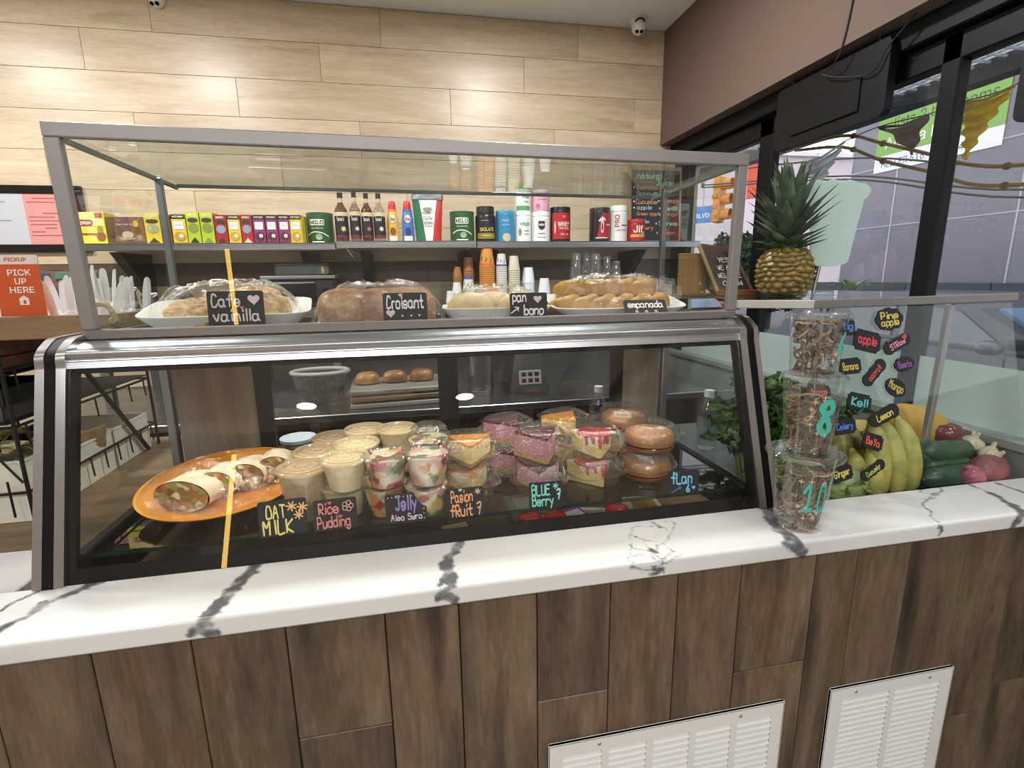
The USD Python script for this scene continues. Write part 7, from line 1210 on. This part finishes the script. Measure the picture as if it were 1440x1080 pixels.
def on_banner(m): v = np.asarray(m[0]); return np.stack([-v[:, 2], -v[:, 0], v[:, 1]], 1), m[1]          # drawn as read from the shop: left is +y
obj(bn, "green_panel", on_banner(mv(flat(Polygon([(-BW / 2, 0.26), (BW / 2, 0.26), (BW / 2, BH), (-BW / 2, BH)]), 0.01), (0, 0, 0))), M("#75a04c", 0.6)); obj(bn, "white_strip", on_banner(flat(Polygon([(-BW / 2, 0), (BW / 2, 0), (BW / 2, 0.26), (-BW / 2, 0.26)]), 0.01)), M("#d9d9e2", 0.5))
for word, w_, cx, cz, c, h_ in (("lists 2 bedrooms", 1.55, 0.08, 0.74, "#3a4a34", 0.17), ("Alvista Rise", 1.20, -0.22, 0.45, "#e6ecde", 0.18), ("HELLER 516-834-9400", 1.5, -0.1, 0.12, "#3a3a48", 0.11)): obj(bn, "lettering", on_banner(mv(print_shape(word, w_, cx, cz, False, h_), (0, 0, 0.0105))), M(c, 0.5))
# buildings far down the street
ob = thing("office_building", "white office building with a grid of narrow dark windows down the street", "building"); WHT = M("#c9cbd2", 0.6)
obj(ob, "wall", bb(17.0, 27.5, 34.2, 44, GRZ, 13.0), M("#3f444d", 0.3))
for k in range(20): obj(ob, "fin", bb(17.0 + 0.53 * k, 17.30 + 0.53 * k, 33.95, 34.2, 1.5, 13.0), WHT)
for k in range(7): obj(ob, "floor_band", bb(17.0, 27.5, 33.98, 34.2, 2.6 + 1.75 * k, 2.95 + 1.75 * k), WHT)
pk = thing("pale_building", "pale pinkish building seen between the screen and the window post", "building"); obj(pk, "wall", bb(15.5, 27, 21.0, 30, GRZ, 6.6), M("#cbbcc4", 0.7)); obj(pk, "roof_edge", bb(15.3, 27.2, 20.8, 30.2, 6.6, 6.75), M("#dcd6dc", 0.6)); 
for k in range(4): w_ = obj(pk, "window", bb(16.2 + 2.4 * k, 17.4 + 2.4 * k, 20.95, 21.0, 2.2, 3.8), M("#59606c", 0.2)); obj(w_, "pane", bb(16.3 + 2.4 * k, 17.3 + 2.4 * k, 20.93, 20.95, 2.3, 3.7), M("#7d8794", 0.1))
def tree(label, x, y, h, r, seed, m1, m2):
    t = thing("tree", label, "tree", (x, y, GRZ)); obj(t, "trunk", tube([(0, 0, 0), (0.05, 0, h * 0.5), (0, 0, h * 0.8)], [0.12, 0.09, 0.05], 8), M("#3a3028", 0.8)); rg = np.random.default_rng(seed); n = 2600; d = rg.normal(0, 1, (n, 3)); d /= np.linalg.norm(d, axis=1, keepdims=True); p = d * rg.uniform(0.55, 1.0, (n, 1)) ** 0.6 * [r, r, h * 0.42] * (1 + 0.25 * (meshkit.fbm(d * 2.4 + seed, 3)[:, None] - 0.5) * 2) + [0, 0, h * 0.6]; a = rg.normal(0, 1, (n, 3)); a /= np.linalg.norm(a, axis=1, keepdims=True); b = np.cross(a, rg.normal(0, 1, (n, 3))); b /= np.linalg.norm(b, axis=1, keepdims=True); s = rg.uniform(0.07, 0.15, (n, 1)); V = np.stack([p - a * s, p + b * s * 0.5, p + a * s, p - b * s * 0.5], 1).reshape(-1, 3); F = (np.arange(n)[:, None, None] * 4 + np.array([[0, 1, 2], [0, 2, 3]])).reshape(-1, 3); obj(t, "foliage", (V, F), leafmat(m1, m2, 2, 0.95), kind="stuff")
tree("dark green street tree at the left, under the traffic light", 10.6, 15.4, 2.9, 1.0, 3, "#1c2b20", "#35462f"); tree("dark green street tree right of the other, beside the window post", 10.4, 13.4, 2.7, 1.1, 6, "#1f3324", "#3c5036"); tree("low dark tree beyond the case, left of the window post", 8.6, 13.6, 2.2, 1.0, 9, "#1c2b20", "#31442f")
tl_ = thing("traffic_light", "yellow traffic light with three hooded lenses over the street", "traffic light", (8.0, 12.5, 2.85), 28); TY = M("#c97f22", 0.45)
obj(tl_, "housing", bb(-0.17, 0.17, -0.10, 0.10, 0, 1.15, 0.03), TY)
for k in range(3):
    v_ = obj(tl_, "visor", mv(rot(lathe([(0.135, 0), (0.135, 0.24), (0.128, 0.24), (0.128, 0)], 20), "x", 90), (0, -0.10, 0.2 + 0.37 * k)), TY, smooth=30); obj(v_, "lens", mv(rot(lathe([(0.12, 0), (0, 0.02)], 20), "x", 90), (0, -0.105, 0.2 + 0.37 * k)), M(("#1d3a2c", "#5a4a1c", "#c92a1c")[k], 0.2, emit=1.2 if k == 2 else 0.0))
obj(tl_, "back_fins", cat([bb(-0.2, -0.17, -0.05, 0.1, 0.1 + 0.25 * k, 0.2 + 0.25 * k, 0.01) for k in range(4)]), M("#b5701c", 0.5)); obj(tl_, "hanger", tube([(0, 0, 1.15), (0, 0, 1.7)], 0.03, 8), STEEL_DULL)
tl2 = thing("traffic_pole", "grey steel pole and arm that carry the traffic light", "pole"); obj(tl2, "pole", tube([(7.6, 15.5, GRZ + 0.101), (7.6, 15.5, 4.65)], 0.09, 10), STEEL_DULL); obj(tl2, "arm", tube([(7.6, 15.5, 4.6), (8.1, 12.0, 4.6)], 0.05, 8), STEEL_DULL)
ss = thing("street_sign", "blue street name sign left of the traffic light", "street sign", (8.0, 13.25, 2.92), -52); obj(ss, "plate", bb(-0.26, 0.26, -0.01, 0.01, 0, 0.44, 0.004), M("#2a7fc4", 0.4)); obj(ss, "lettering", mv(stand(print_shape("BLVD", 0.38, 0, 0.2)), (0, -0.0105, 0)), M("#e9eef4", 0.5)); obj(ss, "bracket", tube([(0, 0.02, 0.44), (0, 0.02, 1.7)], 0.02, 6), STEEL_DULL)
rb = thing("street_banner", "narrow orange red street banner beside the window post", "banner", (8.0, 11.12, 3.25), -52); obj(rb, "cloth", bb(-0.16, 0.16, -0.008, 0.008, 0, 0.85, 0.004), M("#c9482c", 0.6)); obj(rb, "rod", tube([(-0.2, 0, 0.86), (0.2, 0, 0.86)], 0.015, 6), STEEL_DULL); obj(rb, "pole", tube([(0.2, 0.02, -3.24), (0.2, 0.02, 0.95)], 0.04, 8), STEEL_DULL)
pm_ = thing("palm", "small palm plant over the dark green hoarding", "palm", (7.25, 7.32, GRZ + 0.1)); obj(pm_, "trunk", tube([(0, 0, 0), (0, 0, 1.22)], 0.05, 8), M("#5a4c38", 0.8))
for k in range(11): b_ = blade(0.42, 0.10, k * 33, 35 + 8 * (k % 3), 1.2, 70, 0.02, 0.2); obj(pm_, "frond", b_, leafmat("#4f6a3a", "#7d9456", 3), smooth=True)
# awning over the sidewalk: dark soffit, glazed strip with a lattice, dark edge beam
aw = thing("awning", "awning over the sidewalk with a white latticed skylight strip", "awning"); obj(aw, "edge_beam", bb(3.25, 3.36, -4, 9, 2.56, 2.74), M("#1e1e21", 0.5)); obj(aw, "inner_beam", bb(1.43, 1.50, -4, 9, 2.57, 2.70), M("#1e1e21", 0.5))
obj(aw, "skylight", bb(1.50, 3.25, -4, 9, 2.66, 2.664), glass((0.95, 0.97, 0.98), 0.04, 0.1, body=0.12, bodycol="#e9eef2")); obj(aw, "lattice", cat([bb(1.50, 3.25, y_, y_ + 0.012, 2.64, 2.652) for y_ in np.arange(0.5, 4.5, 0.085)] + [bb(x_, x_ + 0.008, 0.5, 4.5, 2.645, 2.655) for x_ in np.arange(1.52, 3.25, 0.06)]), M("#b5bcc2", 0.5), kind="stuff")
for y_ in (2.95, 0.2): obj(aw, "brace", bar((3.3, y_, 2.58), (2.85, y_ + 0.45, 2.58), 0.05, 0.05), M("#26262a", 0.5))
# bunting and ropes under the awning, power lines over the street
RP = M("#8c7848", 0.8)
for i, (lab, pts) in enumerate((("upper yellow rope with knots strung outside the window", [(1.62, 2.05, 2.02), (1.60, 1.74, 2.00), (1.60, 1.56, 1.93), (1.60, 1.40, 1.862), (1.60, 1.26, 1.80), (1.60, 1.12, 1.772), (1.60, 0.85, 1.76)]), ("lower yellow rope with knots strung outside the window", [(1.62, 2.0, 2.01), (1.60, 1.73, 1.958), (1.60, 1.55, 1.872), (1.60, 1.37, 1.80), (1.60, 1.25, 1.745), (1.60, 1.12, 1.722), (1.60, 0.85, 1.70)]))):
    r_ = thing("rope", lab, "rope"); q = spline(pts, 8); obj(r_, "cord", tube(q, 0.0055, 7), RP, smooth=True)
    for k in (10, 16, 27, 38): obj(r_, "knot", mv(ball((0.009, 0.012, 0.010), 2), q[min(k, len(q) - 1)]), M("#6d5a34", 0.8), smooth=True)
def flag(label, c, c2, a, b, tip, seed, wave=5):
    t = thing("bunting_flag", label, "flag"); a, b, tip = (np.asarray(q, float) for q in (a, b, tip)); P_ = []
    for v_ in np.linspace(0, 1, 26):
        l, r = a + (tip - a) * v_, b + (tip - b) * v_; row = []
        for u in np.linspace(0, 1, 14): w_ = 0.006 * math.sin(v_ * wave * 6.28 + u * 2 + seed) * (1 - 0.3 * v_) + 0.002 * math.sin(u * 9 + v_ * 4); p = l + (r - l) * u; row.append((p[0] + w_ * 1.6, p[1], p[2] + 0.35 * w_ - 0.015 * math.sin(math.pi * u) * (1 - v_)))
        P_.append(row)
    g1 = grid(np.array(P_)); n_ = np.array([0.0012, 0, 0]); obj(t, "cloth", cat(g1, (g1[0] + n_, g1[1][:, ::-1])), leafmat(c, c2, 30, 0.55, 0.65), smooth=True); obj(t, "hem", tube([a, (a + b) / 2 - (0, 0, 0.012), b], 0.004, 6), M(c2, 0.6)); return t
flag("bright yellow bunting flag hanging outside the right window pane", "#f2e04e", "#d9bc3a", (1.50, 1.236, 1.950), (1.50, 1.104, 1.950), (1.50, 1.200, 1.795), 1); flag("dull mauve bunting flag curled on the string in the middle pane", "#9d8a92", "#7f6f78", (1.50, 1.482, 1.956), (1.50, 1.321, 1.946), (1.50, 1.353, 1.846), 4, 2); flag("pale blue white rippled bunting flag beside the hanging black sign", "#eef4f7", "#d0dde4", (1.50, 1.80, 1.915), (1.50, 1.615, 1.945), (1.50, 1.725, 1.780), 7)
st = thing("bunting_string", "thin dark string that the bunting flags hang from", "string"); obj(st, "string", tube(spline([(1.50, 2.3, 2.02), (1.50, 1.80, 1.917), (1.50, 1.615, 1.947), (1.50, 1.482, 1.958), (1.50, 1.321, 1.948), (1.50, 1.236, 1.952), (1.50, 1.104, 1.952), (1.50, 0.9, 2.02)], 5), 0.0016, 5), M("#2a2a2c", 0.6)); 
for y_, z_ in ((2.3, 2.02), (0.9, 2.02)): obj(st, "hook", tube([(1.50, y_, z_), (1.42, y_, z_ + 0.02), (1.33, y_, z_ + 0.02)], 0.004, 6), STEEL_DULL)
for k, (z0, z1) in enumerate(((3.20, 2.62), (2.95, 2.36), (2.90, 2.28))):
    pw = thing("power_line", f"black power line crossing before the grey screen, {('highest', 'middle', 'lowest')[k]} of three", "power line"); obj(pw, "wire", tube(spline([(6.6, 11.0, z0 + 0.55), (6.6, 7.0, z0), (6.6, 4.6, z1), (6.6, 2.0, z1 - 0.1), (6.6, -2.0, z1 + 0.5)], 8), 0.014, 6), M("#1c1c20", 0.6)); obj(pw, "insulator", mv(lathe([(0.03, 0), (0.04, 0.03), (0.02, 0.06), (0, 0.06)], 10), (6.6, 11.0, z0 + 0.55)), M("#5a4c44", 0.4))
# parked cars
def car(label, loc, rz, c, kind_="suv"):
    t = thing("car", label, "car", loc, rz); L_, H_, W2 = 4.5, 1.62, 0.90
    lower = [(-2.25, 0.35), (-2.2, 0.62), (-2.05, 0.92), (-1.0, 1.06), (-0.72, 1.08), (1.9, 1.12), (2.2, 1.0), (2.24, 0.6), (2.2, 0.32), (1.85, 0.26), (-1.9, 0.26)]
    upper = [(-1.05, 1.06), (-0.35, 1.52), (0.1, 1.62), (1.2, 1.62), (1.75, 1.5), (2.08, 1.10)]
    wl = unary_union([Point(x, 0.34).buffer(0.40, 12) for x in (-1.38, 1.36)]); PA = M(c, 0.35, 0.2, coat=0.3)
    def side_x(poly, w): b = prism(poly, 2 * w); v = b[0]; return np.stack([v[:, 0], v[:, 2] - w, v[:, 1]], 1), b[1]
    obj(t, "body", side_x(Polygon(lower).difference(wl).buffer(-0.04).buffer(0.04, 4), W2), PA); obj(t, "cabin", side_x(Polygon(upper).buffer(-0.03).buffer(0.03, 4), W2 - 0.10), PA)
    obj(t, "roof", side_x(Polygon([(0.0, 1.60), (1.2, 1.60), (1.3, 1.645), (0.15, 1.645)]), W2 - 0.16), PA)
    GL = M("#38424f", 0.06, spec=0.9)
    for s_ in (-1, 1):
        y_ = s_ * (W2 - 0.095)
        for q in ([(-0.62, 1.13), (-0.22, 1.48), (0.30, 1.55), (0.34, 1.14)], [(0.44, 1.14), (0.40, 1.55), (1.15, 1.54), (1.25, 1.14)], [(1.34, 1.14), (1.28, 1.52), (1.58, 1.46), (1.82, 1.16)]):
            b = prism(Polygon(q), 0.02); obj(t, "side_window", (np.stack([b[0][:, 0], y_ - s_ * 0.0 + (b[0][:, 2] - 0.01) , b[0][:, 1]], 1), b[1]), GL)
        obj(t, "mirror", mv(rough_up(ball((0.10, 0.10, 0.075), 3), 0.0, 1), (-0.62, s_ * (W2 + 0.08), 1.15)), PA, smooth=True); obj(t, "door_seam", cat(bb(0.385, 0.40, s_ * W2 - 0.004, s_ * W2 + 0.004, 0.4, 1.08), bb(-0.70, -0.685, s_ * W2 - 0.004, s_ * W2 + 0.004, 0.45, 1.05)), BLACK); obj(t, "door_handle", cat(bb(0.15, 0.33, s_ * W2 - 0.02, s_ * W2 + 0.03, 0.90, 0.94, 0.01), bb(1.05, 1.22, s_ * W2 - 0.02, s_ * W2 + 0.03, 0.92, 0.96, 0.01)), CHROME); obj(t, "sill_trim", bb(-0.9, 0.95, s_ * W2 - 0.01, s_ * W2 + 0.015, 0.36, 0.41, 0.01), CHROME)
        obj(t, "headlight", bb(-2.20, -1.95, s_ * 0.66 - 0.18, s_ * 0.66 + 0.18, 0.72, 0.86, 0.04), M("#c9d0d6", 0.1)); obj(t, "tail_light", bb(2.14, 2.25, s_ * 0.72 - 0.14, s_ * 0.72 + 0.14, 0.8, 1.0, 0.03), M("#8a1a1c", 0.2))
        for x in (-1.38, 1.36):
            w_ = obj(t, "wheel", mv(rot(lathe([(0.24, -0.10), (0.33, -0.11), (0.345, -0.07), (0.345, 0.07), (0.33, 0.11), (0.24, 0.10)], 30), "x", 90), (x, s_ * (W2 - 0.12), 0.345)), M("#17181a", 0.6), smooth=40); obj(w_, "rim", cat([mv(rot(lathe([(0.245, 0.08), (0.225, 0.10), (0.215, 0.06)], 30), "x", 90 if s_ < 0 else -90), (x, s_ * (W2 - 0.12), 0.345))] + [bar((x, s_ * (W2 - 0.04), 0.345), (x + 0.23 * math.cos(a), s_ * (W2 - 0.03), 0.345 + 0.23 * math.sin(a)), 0.05, 0.03) for a in np.arange(7) * 0.8976]), M("#8d9196", 0.3, 0.8)); obj(w_, "arch", mv(rot(lathe([(0.39, 0.0), (0.42, 0.02), (0.41, -0.06)], 30), "x", 90 if s_ < 0 else -90), (x, s_ * (W2 - 0.01), 0.345)), BLACK)
    ws = np.array([(-0.98, -0.70, 1.09), (-0.98, 0.70, 1.09), (-0.38, 0.62, 1.50), (-0.38, -0.62, 1.50)]); ws2 = ws + (-0.035, 0, 0.02); obj(t, "windscreen", (np.vstack([ws, ws2]), np.array([[4, 5, 6], [4, 6, 7], [0, 2, 1], [0, 3, 2], [0, 1, 5], [0, 5, 4], [1, 2, 6], [1, 6, 5], [2, 3, 7], [2, 7, 6], [3, 0, 4], [3, 4, 7]])), M("#5d7390", 0.15, spec=0.5)); rw = np.array([(1.80, -0.66, 1.49), (1.80, 0.66, 1.49), (2.10, 0.70, 1.13), (2.10, -0.70, 1.13)]); rw2 = rw + (0.03, 0, 0.02); obj(t, "rear_window", (np.vstack([rw, rw2]), np.array([[4, 5, 6], [4, 6, 7], [0, 2, 1], [0, 3, 2]])), GL)
    UsdGeom.Xformable(stage.GetPrimAtPath(t)).AddScaleOp().Set(Gf.Vec3f(1.0, 1.0, 0.84))
    obj(t, "grille", bb(-2.27, -2.2, -0.5, 0.5, 0.52, 0.74, 0.02), BLACK); obj(t, "bumper", bb(-2.29, -2.1, -0.82, 0.82, 0.30, 0.5, 0.06), PA)
car("grey sport utility car parked at the kerb, seen through the right pane", (5.7, 3.95, GRZ), 90, "#33383f"); car("dull red car parked farther along the street at the left", (5.75, 10.8, GRZ), 90, "#7a3f4a")
